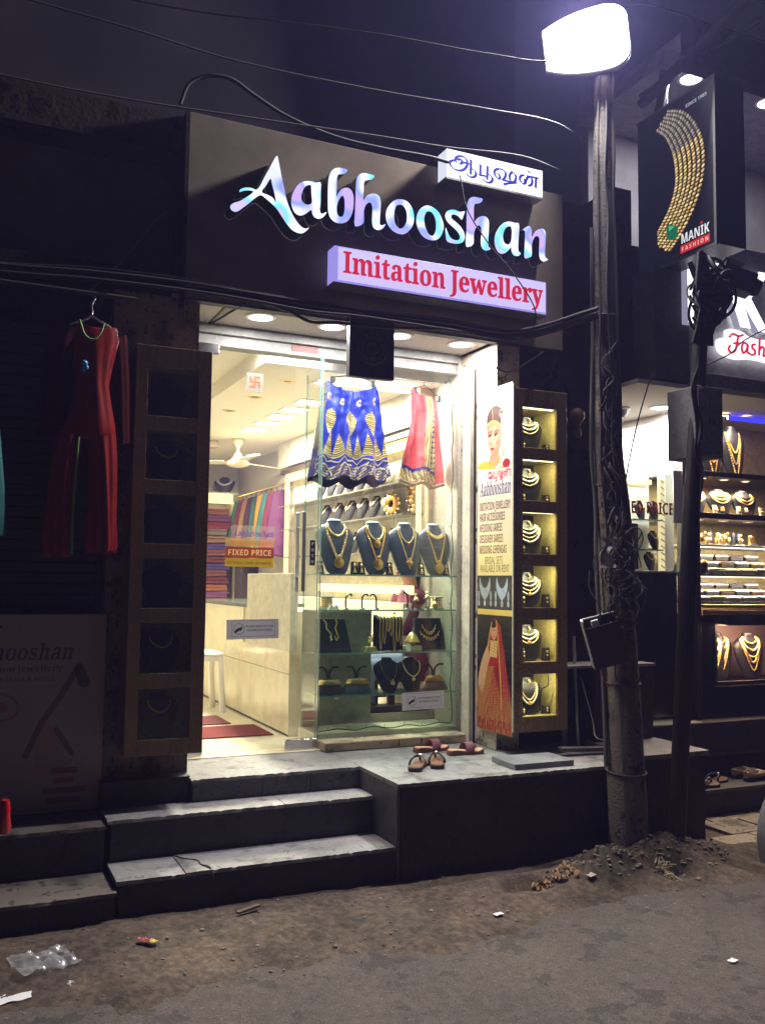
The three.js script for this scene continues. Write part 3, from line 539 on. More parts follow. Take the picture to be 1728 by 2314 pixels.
{ // the street lamp head on the concrete pole and its bracket
  const t = thing('street_lamp', 'blazing white street lamp head at the top of the concrete pole', 'street lamp'), a = V(...LAMP.at), n = V(...LAMP.to).sub(a).normalize();
  const q = new THREE.Quaternion().setFromRotationMatrix(new THREE.Matrix4().lookAt(V(...LAMP.to), a, V(0.25, 0, 1))), put = (g) => { g.applyQuaternion(q); g.translate(...LAMP.at); return g; };
  const shape = (k) => { const w = (LAMP.w / 2) * k, h = (LAMP.h / 2) * k, s = new THREE.Shape(); s.moveTo(-w * 0.62, -h); s.lineTo(w * 0.62, -h * 1.0); s.quadraticCurveTo(w * 1.05, -h * 0.3, w, h * 0.6); s.quadraticCurveTo(w * 0.9, h, w * 0.5, h * 1.05); s.lineTo(-w * 0.5, h * 1.05); s.quadraticCurveTo(-w * 0.9, h, -w, h * 0.6); s.quadraticCurveTo(-w * 1.05, -h * 0.3, -w * 0.62, -h); return s; };
  part('housing', [put(extrude(shape(1.02), 0.05, 0.008).translate(0, 0, -0.075))], M([0.3, 0.3, 0.31], 0.4, { metalness: 0.5 }), t);
  part('lens', [put(extrude(shape(1), 0.02, 0.004).translate(0, 0, -0.012))], glow([1, 0.97, 1], 14), t);
  part('bracket', tube([[3.86, 5.2, 0.62], [3.83, 5.29, 0.6], [3.76, 5.3, 0.6], [3.7, 5.25, 0.64]], 0.024, 20, 8), mat.iron, t);
  const c = a.clone().add(n.clone().multiplyScalar(0.02)); areaLight('street_lamp_light', c.toArray(), LAMP.to, 0.2, 0.25, [1, 0.96, 0.95], LAMP.power);
}
// ---------------------------------------------------------------- necklace busts and jewellery
// outline of a display bust: height fraction, half width, half depth, how far the front leans forward
const BUST = [[0, 0.055, 0.022, 0.05], [0.06, 0.074, 0.03, 0.045], [0.25, 0.1, 0.04, 0.03], [0.45, 0.122, 0.045, 0.018], [0.6, 0.136, 0.048, 0.008], [0.7, 0.139, 0.046, 0.002], [0.78, 0.13, 0.042, -0.003], [0.84, 0.108, 0.04, -0.006], [0.885, 0.085, 0.038, -0.008], [0.922, 0.056, 0.037, -0.008], [0.955, 0.047, 0.037, -0.008], [0.985, 0.05, 0.039, -0.008], [1, 0.045, 0.035, -0.008]];
function bustAt(t) { for (let i = 1; i < BUST.length; i++) if (t <= BUST[i][0]) { const a = BUST[i - 1], b = BUST[i], f = (t - a[0]) / (b[0] - a[0]); return a.map((v, k) => v + (b[k] - v) * f); } return BUST.at(-1); }
const bustGeo = (() => { const rings = []; for (let i = 0; i <= 34; i++) { const [t, w, d, z] = bustAt(i / 34), r = []; for (let j = 0; j < 28; j++) { const a = (j / 28) * 2 * PI; r.push([w * Math.cos(a), t * 0.36, z + d * Math.sin(a) * (Math.sin(a) < 0 ? 0.45 : 1)]); } rings.push(r.reverse()); } return loft(rings); })();
const bustFront = (x, y) => { const [, w, d, z] = bustAt(Math.min(1, Math.max(0, y / 0.36))), k = Math.min(0.98, Math.abs(x) / w); return z + d * Math.sqrt(1 - k * k); };
const neckCap = lathe([[0, 0.366], [0.03, 0.365], [0.046, 0.358], [0.05, 0.352]], 24).scale(1, 1, 0.8).translate(0, 0, -0.008);
function hang(top, drop, half, n, lift = 0.005) { // points of a strand round the neck that hangs to `drop` below `top`
  const p = []; for (let i = 0; i <= n; i++) { const s = (i / n) * 2 - 1, x = half * Math.sin((s * PI) / 2) * (1 - 0.0 * Math.abs(s)), y = top - drop * (1 - Math.pow(Math.abs(s), 1.6)); p.push([x, y, bustFront(x, y) + lift]); } return p;
}
function vee(top, drop, half, n, lift = 0.006) { const p = []; for (let i = 0; i <= n; i++) { const s = (i / n) * 2 - 1, a = Math.abs(s), x = half * Math.sign(s) * Math.min(1, 0.12 + a * 1.02) * (a < 0.03 ? a * 20 : 1), y = top - drop * (1 - Math.pow(a, 1.12)); p.push([x, y, bustFront(x, y) + lift]); } return p; }
const beads = (pts, r, sy = 1) => pts.map((p, i) => { const q = pts[Math.min(pts.length - 1, i + 1)], o = pts[Math.max(0, i - 1)], a = Math.atan2(q[1] - o[1], q[0] - o[0]); return new THREE.SphereGeometry(r, 7, 5).scale(1.25, sy, 0.7).rotateZ(a).translate(...p); });
const pendant = (x, y, r, z = bustFront(x, y) + 0.008) => [lathe([[0, 0.012], [r * 0.3, 0.011], [r * 0.36, 0.007], [r * 0.62, 0.008], [r * 0.72, 0.004], [r * 0.95, 0.005], [r, 0], [0, -0.004]], 22).rotateX(PI / 2).translate(x, y, z), ball(x, y + r * 1.25, z, r * 0.32)];
const place = (t, list, m, name, label) => part(name, list, m, t, label);
// --- the four blue-grey busts on the top shelf
const bust1 = thing('necklace_bust', 'blue-grey necklace bust at the left end of the top shelf, with wide segmented necklace', 'display bust', [2.252, 1.638, -0.14], 0.05, 'busts on the top glass shelf');
part('body', bustGeo, mat.bust, bust1); part('neck_cap', neckCap, M([0.3, 0.37, 0.46], 0.35), bust1);
const X4 = [2.252, 2.532, 2.766, 2.99], words = ['left end', 'second place', 'third place', 'right end'];
['', 'blue-grey necklace bust second from the left on the top shelf, with a throat pendant', 'blue-grey necklace bust third from the left, carrying the thinnest gold chains', 'blue-grey necklace bust at the right end of the top shelf, with a white price tag'].forEach((l, i) => { if (i) { const c = copy(bust1, l, [X4[i], 1.638, -0.14], 0.05); c.scale.set(0.95, 0.99, 1); } });
function necklace(label, x, y, z, turn, build, cat = 'necklace', group) { const t = thing('gold_necklace', label, cat, [x, y, z], turn, group); build(t); return t; }
necklace('thick plain gold collar on the leftmost blue-grey bust', X4[0], 1.638, -0.14, 0.05, (t) => { place(t, beads(hang(0.325, 0.075, 0.062, 30, 0.006), 0.008), mat.goldPale, 'collar'); });
necklace('long gold necklace of wide segments with oval pendant on the leftmost blue-grey bust', X4[0], 1.638, -0.14, 0.05, (t) => { place(t, beads(vee(0.3, 0.2, 0.072, 22), 0.0095, 1.0), mat.goldPale, 'chain'); place(t, pendant(0, 0.075, 0.036), mat.gold, 'pendant'); });
necklace('gold collar with round throat pendant on the second blue-grey bust', X4[1], 1.638, -0.14, 0.05, (t) => { place(t, beads(hang(0.32, 0.09, 0.058, 36, 0.006), 0.0075), mat.goldPale, 'collar'); place(t, pendant(0, 0.205, 0.027), mat.gold, 'pendant'); });
necklace('long beaded gold necklace with large round pendant on the second blue-grey bust', X4[1], 1.638, -0.14, 0.05, (t) => { place(t, beads(vee(0.315, 0.215, 0.07, 30), 0.0075), mat.gold, 'chain'); place(t, pendant(0, 0.068, 0.038), mat.gold, 'pendant'); });
necklace('fine pearl-like gold strand with red drop on the third blue-grey bust', X4[2], 1.638, -0.14, 0.05, (t) => { place(t, beads(hang(0.32, 0.1, 0.056, 36, 0.005), 0.0048), mat.goldPale, 'strand'); place(t, [ball(0, 0.205, bustFront(0, 0.2) + 0.008, 0.007), ball(0, 0.188, bustFront(0, 0.19) + 0.008, 0.005)], mat.red, 'drop'); });
necklace('long slim gold chain with leaf pendant on the third blue-grey bust', X4[2], 1.638, -0.14, 0.05, (t) => { place(t, beads(vee(0.315, 0.225, 0.068, 48), 0.0055), mat.goldPale, 'chain'); place(t, [...pendant(0, 0.08, 0.024), ball(-0.018, 0.085, bustFront(0, 0.08) + 0.008, 0.01), ball(0.018, 0.085, bustFront(0, 0.08) + 0.008, 0.01), ball(0, 0.05, bustFront(0, 0.05) + 0.008, 0.008)], mat.gold, 'pendant'); });
necklace('fringed gold choker on the rightmost blue-grey bust', X4[3], 1.638, -0.14, 0.05, (t) => { place(t, [...beads(hang(0.32, 0.05, 0.06, 36, 0.005), 0.006), ...beads(hang(0.312, 0.056, 0.062, 30, 0.006), 0.0075, 1.5)], mat.goldPale, 'collar'); });
necklace('long orange-gold necklace with broad round pendant on the rightmost blue-grey bust', X4[3], 1.638, -0.14, 0.05, (t) => { place(t, beads(vee(0.315, 0.235, 0.068, 28), 0.0075), mat.gold, 'chain'); place(t, pendant(0.004, 0.05, 0.037), mat.gold, 'pendant'); });
single('price_tag', [B(-0.013, 0.013, -0.03, 0.03, -0.001, 0.001).rotateZ(0.35).translate(3.03, 1.95, -0.075)], mat.paper, 'white price tag tied at the throat of the rightmost bust', 'price tag');
// --- earring stands between the busts
const es = thing('earring_stand', 'small black earring stand at the left foot of the leftmost bust', 'earring stand', [2.135, 1.638, -0.09], 0, 'earring stands on the top shelf');
part('stand', [extrude(shapeOf([[-0.028, 0], [0.028, 0], [0.02, 0.085], [-0.02, 0.085]]), 0.006).rotateX(-0.2), B(-0.028, 0.028, 0, 0.004, -0.03, 0.01)], mat.velvet, es);
part('earring', [...pendant(0, 0.062, 0.011, 0.0), ball(0, 0.04, 0.006, 0.007), lathe([[0, 0.022], [0.006, 0.02], [0.014, 0.0], [0, 0.0]], 12).translate(0, 0.012, 0.01)], mat.goldPale, es);
[[2.375, 'just right of the leftmost bust'], [2.425, 'just left of the second bust'], [2.63, 'between the second and third busts'], [2.87, 'between the third and fourth busts'], [3.062, 'at the right end of the shelf']].forEach(([x, w]) => copy(es, 'small black earring stand with gold drop ' + w, [x, 1.638, -0.085]));
// --- second shelf: hook stands, bangle spools, jhumka earrings
function hookStand(x, label, dir, h = 0.085) {
  const t = thing('hook_stand', label, 'jewellery stand', [x, 1.409, -0.12], 0, 'dark hook stands on the second shelf');
  part('post', tube([[0, 0, 0], [0, h * 0.75, 0], [0.006 * dir, h, 0], [0.028 * dir, h + 0.014, 0], [0.045 * dir, h + 0.002, 0]], 0.006, 24, 7), mat.woodDark, t); part('foot', lathe([[0, 0.008], [0.016, 0.007], [0.02, 0]], 14), mat.woodDark, t);
}
hookStand(2.332, 'dark hooked stand nearest the left on the second shelf', 1); hookStand(2.449, 'dark hooked stand left of centre bending towards its pair', 1); hookStand(2.552, 'dark hooked stand right of centre bending back to its pair', -1); hookStand(2.785, 'dark hooked stand nearest the right on the second shelf', -1, 0.1);
function spool(x, label) { const t = thing('bangle_spool', label, 'bangle stand', [x, 1.409, -0.14], 0, 'bangle spools on the second shelf'); part('spool', lathe([[0, 0.002], [0.046, 0.0], [0.046, 0.01], [0.036, 0.016], [0.034, 0.07], [0.046, 0.078], [0.048, 0.086], [0, 0.087]], 24), mat.wallCream, t); for (let i = 0; i < 4; i++) part('bangle', new THREE.TorusGeometry(0.038, 0.005, 6, 28).rotateX(PI / 2).translate(0, 0.022 + i * 0.014, 0), mat.gold, t); }
spool(2.205, 'gold bangles on a spool at the left end of the second shelf'); spool(3.02, 'gold bangles on a spool at the right end of the second shelf');
{ const t = thing('white_ring_holder', 'white two-peaked ring holder at the left front of the second shelf', 'ring holder', [2.215, 1.409, -0.06]); part('body', extrude(shapeOf([[-0.035, 0], [0.035, 0], [0.022, 0.028], [0.012, 0.026], [0, 0.012], [-0.012, 0.026], [-0.022, 0.028]]), 0.025, 0.002), mat.white, t); }
[[2.84, 0.105, 'left and lowest of the three'], [2.925, 0.12, 'middle one, hung highest'], [2.985, 0.075, 'right one over the spool']].forEach(([x, h, w]) => {
  const t = thing('jhumka_earring', 'gold bell-shaped earring on a slim black stem, ' + w, 'earring', [x, 1.409, -0.1], 0, 'bell earrings on the second shelf');
  part('stem', [bar([0, 0, -0.01], [0, h, -0.01], 0.003, 6), lathe([[0, 0.004], [0.014, 0.003], [0.015, 0]], 12)], mat.black, t); part('bell', [lathe([[0, 0.03], [0.008, 0.028], [0.018, 0.012], [0.022, 0], [0, 0]], 16).translate(0, h - 0.05, 0.004), ball(0, h - 0.008, 0.0, 0.009)], mat.goldPale, t);
});
// --- third shelf: velvet boards, glass dome, chain stand
function velvetBoard(x, label) { const t = thing('velvet_board', label, 'display board', [x, 1.132, -0.16], 0, 'black velvet boards on the third shelf'); part('board', [extrude(shapeOf([[-0.125, 0], [0.125, 0], [0.1, 0.215], [-0.1, 0.215]]), 0.01, 0.003).rotateX(-0.3)], mat.velvet, t); part('strut', [B(-0.02, 0.02, 0, 0.15, -0.08, -0.074)], mat.black, t); return t; }
velvetBoard(2.262, 'black velvet board at the left of the third shelf'); velvetBoard(2.985, 'black velvet board at the right of the third shelf');
const onBoard = (y) => -0.16 + 0.014 - y * 0.3;
for (const [x, w] of [[2.215, 'left'], [2.3, 'right']]) { const t = thing('chain_earring', 'long gold chain earring, the ' + w + ' one on the left velvet board', 'earring', [x, 1.132, 0]); part('chain', [...beads(Array.from({ length: 9 }, (_, i) => [0.006 * Math.sin(i) + (w === 'left' ? i * 0.004 : -i * 0.001), 0.2 - i * 0.011, onBoard(0.2 - i * 0.011)]), 0.0055)], mat.gold, t); part('tassel', Array.from({ length: 5 }, (_, i) => ball((w === 'left' ? 0.036 : -0.01) + rr(-0.012, 0.012), 0.1 - i * 0.007, onBoard(0.09) + 0.004, 0.0055)), mat.goldPale, t); }
[[0.165, 0.05, 0.055, 'upper'], [0.12, 0.045, 0.075, 'lower']].forEach(([y, drop, half, w]) => { const t = thing('collar_necklace', 'gold fringed collar, the ' + w + ' of two on the right velvet board', 'necklace', [2.99, 1.132, 0]); const pts = Array.from({ length: 25 }, (_, i) => { const s = i / 12 - 1; return [half * s, y - drop * (1 - s * s), onBoard(y - drop * (1 - s * s))]; }); part('chain', beads(pts, 0.0042), mat.gold, t); part('fringe', pts.filter((_, i) => i % 3 === 1).flatMap((p) => [ball(p[0], p[1] - 0.012, p[2] + 0.004, 0.006)]), mat.goldPale, t); });
{ const t = thing('glass_dome', 'small glass dome on a gold square foot on the third shelf', 'ornament', [2.5, 1.132, -0.1]); part('foot', [extrude(shapeOf([[-0.045, 0], [0.045, 0], [0.03, 0.028], [-0.03, 0.028]]), 0.05, 0.003).translate(0, 0, -0.025)], mat.goldPale, t); part('plate', new THREE.CylinderGeometry(0.042, 0.042, 0.004, 24).translate(0, 0.036, 0), mat.glass, t); part('dome', lathe([[0.028, 0.038], [0.0285, 0.085], [0.026, 0.1], [0.018, 0.112], [0, 0.118]], 24), M([0.9, 0.93, 0.92], 0.02, { transmission: 1, thickness: 0 }), t); part('figure', [ball(0, 0.066, 0, 0.013), ball(0, 0.086, 0, 0.009)], mat.goldPale, t); }
{
  const t = thing('chain_stand', 'black arched stand draped with gold chains in the middle of the third shelf', 'chain stand', [2.66, 1.132, -0.16]);
  part('stand', [sheet((u, v) => [(u - 0.5) * 0.19, v < 0.7 ? v * 0.3 : 0.21 + 0.026 * Math.sin(((v - 0.7) / 0.3) * PI * 0.5), v < 0.7 ? 0.035 : 0.035 - 0.07 * ((v - 0.7) / 0.3)], 4, 24), sheet((u, v) => [(u - 0.5) * 0.19, v * 0.236, -0.036], 4, 2)], mat.velvet, t);
  [[-0.07, 0.2], [-0.045, 0.16], [-0.018, 0.08], [0.005, 0.11], [0.03, 0.21], [0.055, 0.15], [0.078, 0.17], [-0.005, 0.07]].forEach(([x, d], i) => { const s = thing('gold_chain', ['gold chain nearest the left edge of the arched stand', 'gold chain second from the left on the arched stand', 'short broad gold chain left of centre on the arched stand', 'gold chain just right of centre on the arched stand', 'longest gold chain right of centre on the arched stand', 'gold chain second from the right on the arched stand', 'gold chain nearest the right edge of the arched stand', 'shortest gold chain at the centre of the arched stand'][i], 'chain', [2.66, 1.132, -0.16]); part('strand', tube([[x - 0.008, 0.238, 0.0], [x - 0.009, 0.215, 0.042], [x - 0.009, 0.21 - d * 0.6, 0.042], [x, 0.205 - d, 0.043], [x + 0.009, 0.21 - d * 0.6, 0.042], [x + 0.009, 0.215, 0.042], [x + 0.008, 0.238, 0.0]], 0.0034, 40, 5), mat.goldPale, s); });
}
{ const t = thing('gold_ornament', 'orange-gold domed ornament beside the right velvet board', 'ornament', [2.825, 1.132, -0.12]); part('dome', lathe([[0, 0.12], [0.01, 0.118], [0.03, 0.1], [0.05, 0.06], [0.055, 0.052], [0.02, 0.05], [0.02, 0.03], [0, 0.03]], 22), mat.gold, t); part('base', B(-0.06, 0.06, 0, 0.03, -0.03, 0.03, 0.004), M([0.6, 0.52, 0.3], 0.3), t); }
single('price_card', [B(-0.016, 0.016, 0, 0.045, -0.001, 0.001).rotateZ(-0.15).rotateX(-0.2).translate(2.77, 1.133, -0.07)], mat.paper, 'white price card standing before the gold ornament', 'price card');
// --- bottom shelf: low collars on slanted blocks and two black busts
function collarBlock(x, label, m, gm, s = 1) {
  const t = thing('collar_block', label, 'necklace stand', [x, 0.862, -0.13], 0, 'low collar stands on the bottom shelf');
  part('block', [lathe([[0, 0.1], [0.05, 0.098], [0.058, 0.085], [0.1, 0.03], [0.112, 0.006], [0.108, 0], [0, 0]], 30).scale(s, 0.95, 0.62).rotateX(0.06)], m, t);
  for (const d of [-1, 1]) part('arm', tube([[0.006 * d, 0.09, -0.01], [0.012 * d, 0.14, -0.015], [0.04 * d, 0.168, -0.01], [0.07 * d, 0.168, 0]], 0.0075, 20, 7), mat.woodDark, t);
  const c = thing('gold_collar', 'gold collar lying on the ' + label.replace(/^(\S+) .*? (at|second)/, '$1 collar stand $2'), 'necklace', [x, 0.862, -0.13]);
  part('collar', [loft(Array.from({ length: 31 }, (_, i) => { const a = PI * (0.03 + 0.94 * (i / 30)), out = [[0.06, 0.088], [0.066, 0.09], [0.084, 0.06], [0.078, 0.055]]; return out.map(([r, y]) => [r * s * Math.cos(a), y * 0.95 + 0.006, r * 0.63 * Math.sin(a)]); }), true, true)], gm, c);
}
collarBlock(2.225, 'dark collar stand with forked arms at the left end of the bottom shelf', mat.bustDark, mat.goldPale); collarBlock(2.425, 'blue-black collar stand with forked arms second from the left on the bottom shelf', M([0.05, 0.06, 0.085], 0.4), mat.gold); collarBlock(3.0, 'copper-toned collar stand with forked arms at the right end of the bottom shelf', M([0.12, 0.07, 0.045], 0.4), M([0.7, 0.33, 0.13], 0.3, { metalness: 1 }), 0.9);
const lowBust = thing('necklace_bust', 'small black necklace bust at the centre of the bottom shelf', 'display bust', [2.635, 0.862, -0.12], 0, 'black busts on the bottom shelf');
lowBust.scale.set(0.72, 0.62, 0.9); part('body', bustGeo, mat.velvet, lowBust); part('neck_cap', neckCap, mat.bustDark, lowBust);
copy(lowBust, 'small black necklace bust right of centre on the bottom shelf, with a gold collar', [2.805, 0.862, -0.12], 0);
necklace('gold strand with drops on the black bust right of centre, bottom shelf', 2.805, 0.862, -0.12, 0, (t) => { t.scale.set(0.72, 0.62, 0.9); place(t, beads(hang(0.31, 0.15, 0.088, 26, 0.008), 0.008), mat.goldPale, 'strand'); place(t, pendant(0, 0.13, 0.02), mat.gold, 'pendant'); });
necklace('thin gold strand on the black bust at the centre, bottom shelf', 2.635, 0.862, -0.12, 0, (t) => { t.scale.set(0.72, 0.62, 0.9); place(t, beads(hang(0.31, 0.19, 0.08, 26, 0.006), 0.004), mat.gold, 'strand'); place(t, pendant(0.02, 0.1, 0.024), mat.gold, 'pendant'); });
// ---------------------------------------------------------------- the two cabinets with square niches beside the door
const niY = [2.444, 2.11, 1.776, 1.442, 1.108, 0.774], NH = 0.262;
function cabinet(label, x0, x1, nx0, nx1, inside, lit) {
  const t = thing('display_cabinet', label, 'display cabinet'), y0 = lit ? 0.685 : 0.695, y1 = 2.815, zf = 0.69, zb = lit ? 0.28 : 0.45;
  const s = new THREE.Shape([[x0, y0], [x1, y0], [x1, y1], [x0, y1]].map((p) => new THREE.Vector2(...p)));
  for (const y of niY) s.holes.push(new THREE.Path([[nx0, y], [nx0, y + NH], [nx1, y + NH], [nx1, y]].map((p) => new THREE.Vector2(...p))));
  part('front_frame', muv(extrude(s, 0.018, 0.0015).translate(0, 0, zf - 0.018)), mat.brown, t);
  part('carcass', [B(x0 + 0.003, x0 + 0.018, y0 + 0.003, y1 - 0.003, zb, zf - 0.021), B(x1 - 0.018, x1 - 0.003, y0 + 0.003, y1 - 0.003, zb, zf - 0.021), B(x0 + 0.018, x1 - 0.018, y0 + 0.003, y0 + 0.03, zb, zf - 0.021), B(x0 + 0.018, x1 - 0.018, y1 - 0.03, y1 - 0.003, zb, zf - 0.021), B(x0 + 0.018, x1 - 0.018, y0 + 0.03, y1 - 0.03, zb, zb + 0.012)], mat.brown, t);
  niY.forEach((y, i) => {
    const a = nx0 - 0.04, b = nx1 + 0.055, z0 = zb + 0.014, z1 = zf - 0.023;
    part('niche', [B(a, b, y - 0.016, y - 0.004, z0, z1), B(a, b, y + NH + 0.006, y + NH + 0.018, z0, z1), B(a, b, y - 0.004, y + NH + 0.006, z0, z0 + 0.01), B(a, a + 0.01, y - 0.004, y + NH + 0.006, z0 + 0.01, z1), B(b - 0.01, b, y - 0.004, y + NH + 0.006, z0 + 0.01, z1)], inside, t);
    part('pane', B(nx0 - 0.012, nx1 + 0.012, y - 0.01, y + NH + 0.01, zf - 0.0225, zf - 0.0195), mat.glass, t);
    if (lit) { part('led_strip', B(nx0, nx1 + 0.01, y + NH + 0.0005, y + NH + 0.0055, z1 - 0.05, z1 - 0.03), glow([1, 0.86, 0.5], 4), t); areaLight('niche_light', [(nx0 + nx1) / 2, y + NH - 0.002, z1 - 0.04], [(nx0 + nx1) / 2, y, z1 - 0.12], 0.24, 0.02, [1, 0.86, 0.5], NICHE_POWER); }
  });
  return t;
}
const rightCab = cabinet('tall brown cabinet with six lit yellow niches right of the shop window', 3.112, 3.51, 3.175, 3.435, mat.niche, true);
const leftCab = cabinet('tall dark cabinet with six unlit niches left of the glass door', 0.80, 1.196, 0.86, 1.128, mat.niche, false);
const place6 = ['top', 'second from the top', 'third from the top', 'fourth from the top', 'fifth from the top', 'bottom'];
{
  const nb = thing('niche_bust', 'black bust in the top lit niche, with a double pearl choker', 'display bust', [3.21, 2.44, 0.53], -0.15, 'busts in the lit cabinet');
  nb.scale.set(0.8, 0.63, 0.9); part('body', bustGeo, mat.bustDark, nb);
  for (let i = 0; i < 6; i++) {
    const lab = 'black bust in the ' + place6[i] + ' lit niche of the right cabinet', at = [3.305, niY[i] - 0.004, 0.53];
    if (i) copy(nb, lab, at); else { nb.userData.label = lab; nb.position.set(...at); }
    const n = thing('bridal_necklace', 'gold bridal necklace on the bust in the ' + place6[i] + ' lit niche', 'necklace', at, -0.15); n.scale.copy(nb.scale); const rows = [3, 3, 4, 4, 3, 2][i];
    for (let k = 0; k < rows; k++) part('row', beads(hang(0.31 - k * 0.012, (i === 5 ? 0.16 : 0.05) + k * 0.03, 0.066 + k * 0.013, 20 + k * 3, 0.006), 0.0072 + 0.0025 * (k % 2)), k % 2 ? mat.silver : mat.goldPale, n);
    if (i > 2) part('pendant', [...pendant(0, [0, 0, 0, 0.14, 0.19, 0.12][i], 0.018)], mat.gold, n);
    const h = thing('hair_brooch', 'gold brooch on the bust neck in the ' + place6[i] + ' lit niche', 'brooch', at, -0.15); h.scale.copy(nb.scale); part('brooch', [ball(0.01, 0.335, bustFront(0, 0.335) + 0.006, 0.012), ball(0.018, 0.318, bustFront(0, 0.318) + 0.006, 0.009), ball(0.006, 0.3, bustFront(0, 0.3) + 0.006, 0.006)], mat.goldPale, h);
    const e = thing('earring_block', 'dark earring block at the right of the ' + place6[i] + ' lit niche', 'earring stand', [3.432, niY[i] - 0.004, 0.56], -0.3, 'earring blocks in the lit cabinet'), hh = [0.05, 0.055, 0.06, 0.085, 0.08, 0.05][i]; part('block', [extrude(shapeOf([[-0.024, 0], [0.024, 0], [0.018, hh], [-0.018, hh]]), 0.03, 0.002)], mat.black, e); part('earring', [ball(0.004, hh * 0.75, 0.036, 0.008), ball(0.006, hh * 0.45, 0.036, 0.0065)], mat.goldPale, e);
    const e2 = copy(e, 'dark earring block at the left of the ' + place6[i] + ' lit niche', [3.225, niY[i] - 0.004, 0.58], 0.2);
  }
  single('power_lead', tube([[3.43, 1.02, 0.6], [3.425, 0.95, 0.6], [3.39, 0.93, 0.59], [3.385, 0.87, 0.58], [3.38, 0.79, 0.57], [3.36, 0.775, 0.52]], 0.004, 40, 6), mat.wire, 'thin black lead hanging in the bottom lit niche', 'cable');
  for (let i = 0; i < 6; i++) { copy(nb, 'dim black bust in the ' + place6[i] + ' unlit niche of the left cabinet', [0.985, niY[i] - 0.004, 0.56], 0.1, 'busts in the unlit cabinet'); }
  for (const i of [1, 4, 5]) { const n = thing('dull_necklace', 'dull gold necklace on the bust in the ' + place6[i] + ' unlit niche', 'necklace', [0.985, niY[i] - 0.004, 0.56], 0.1); n.scale.copy(nb.scale); part('row', beads(hang(0.3, 0.09, 0.075, 26, 0.007), 0.007), mat.gold, n); }
}
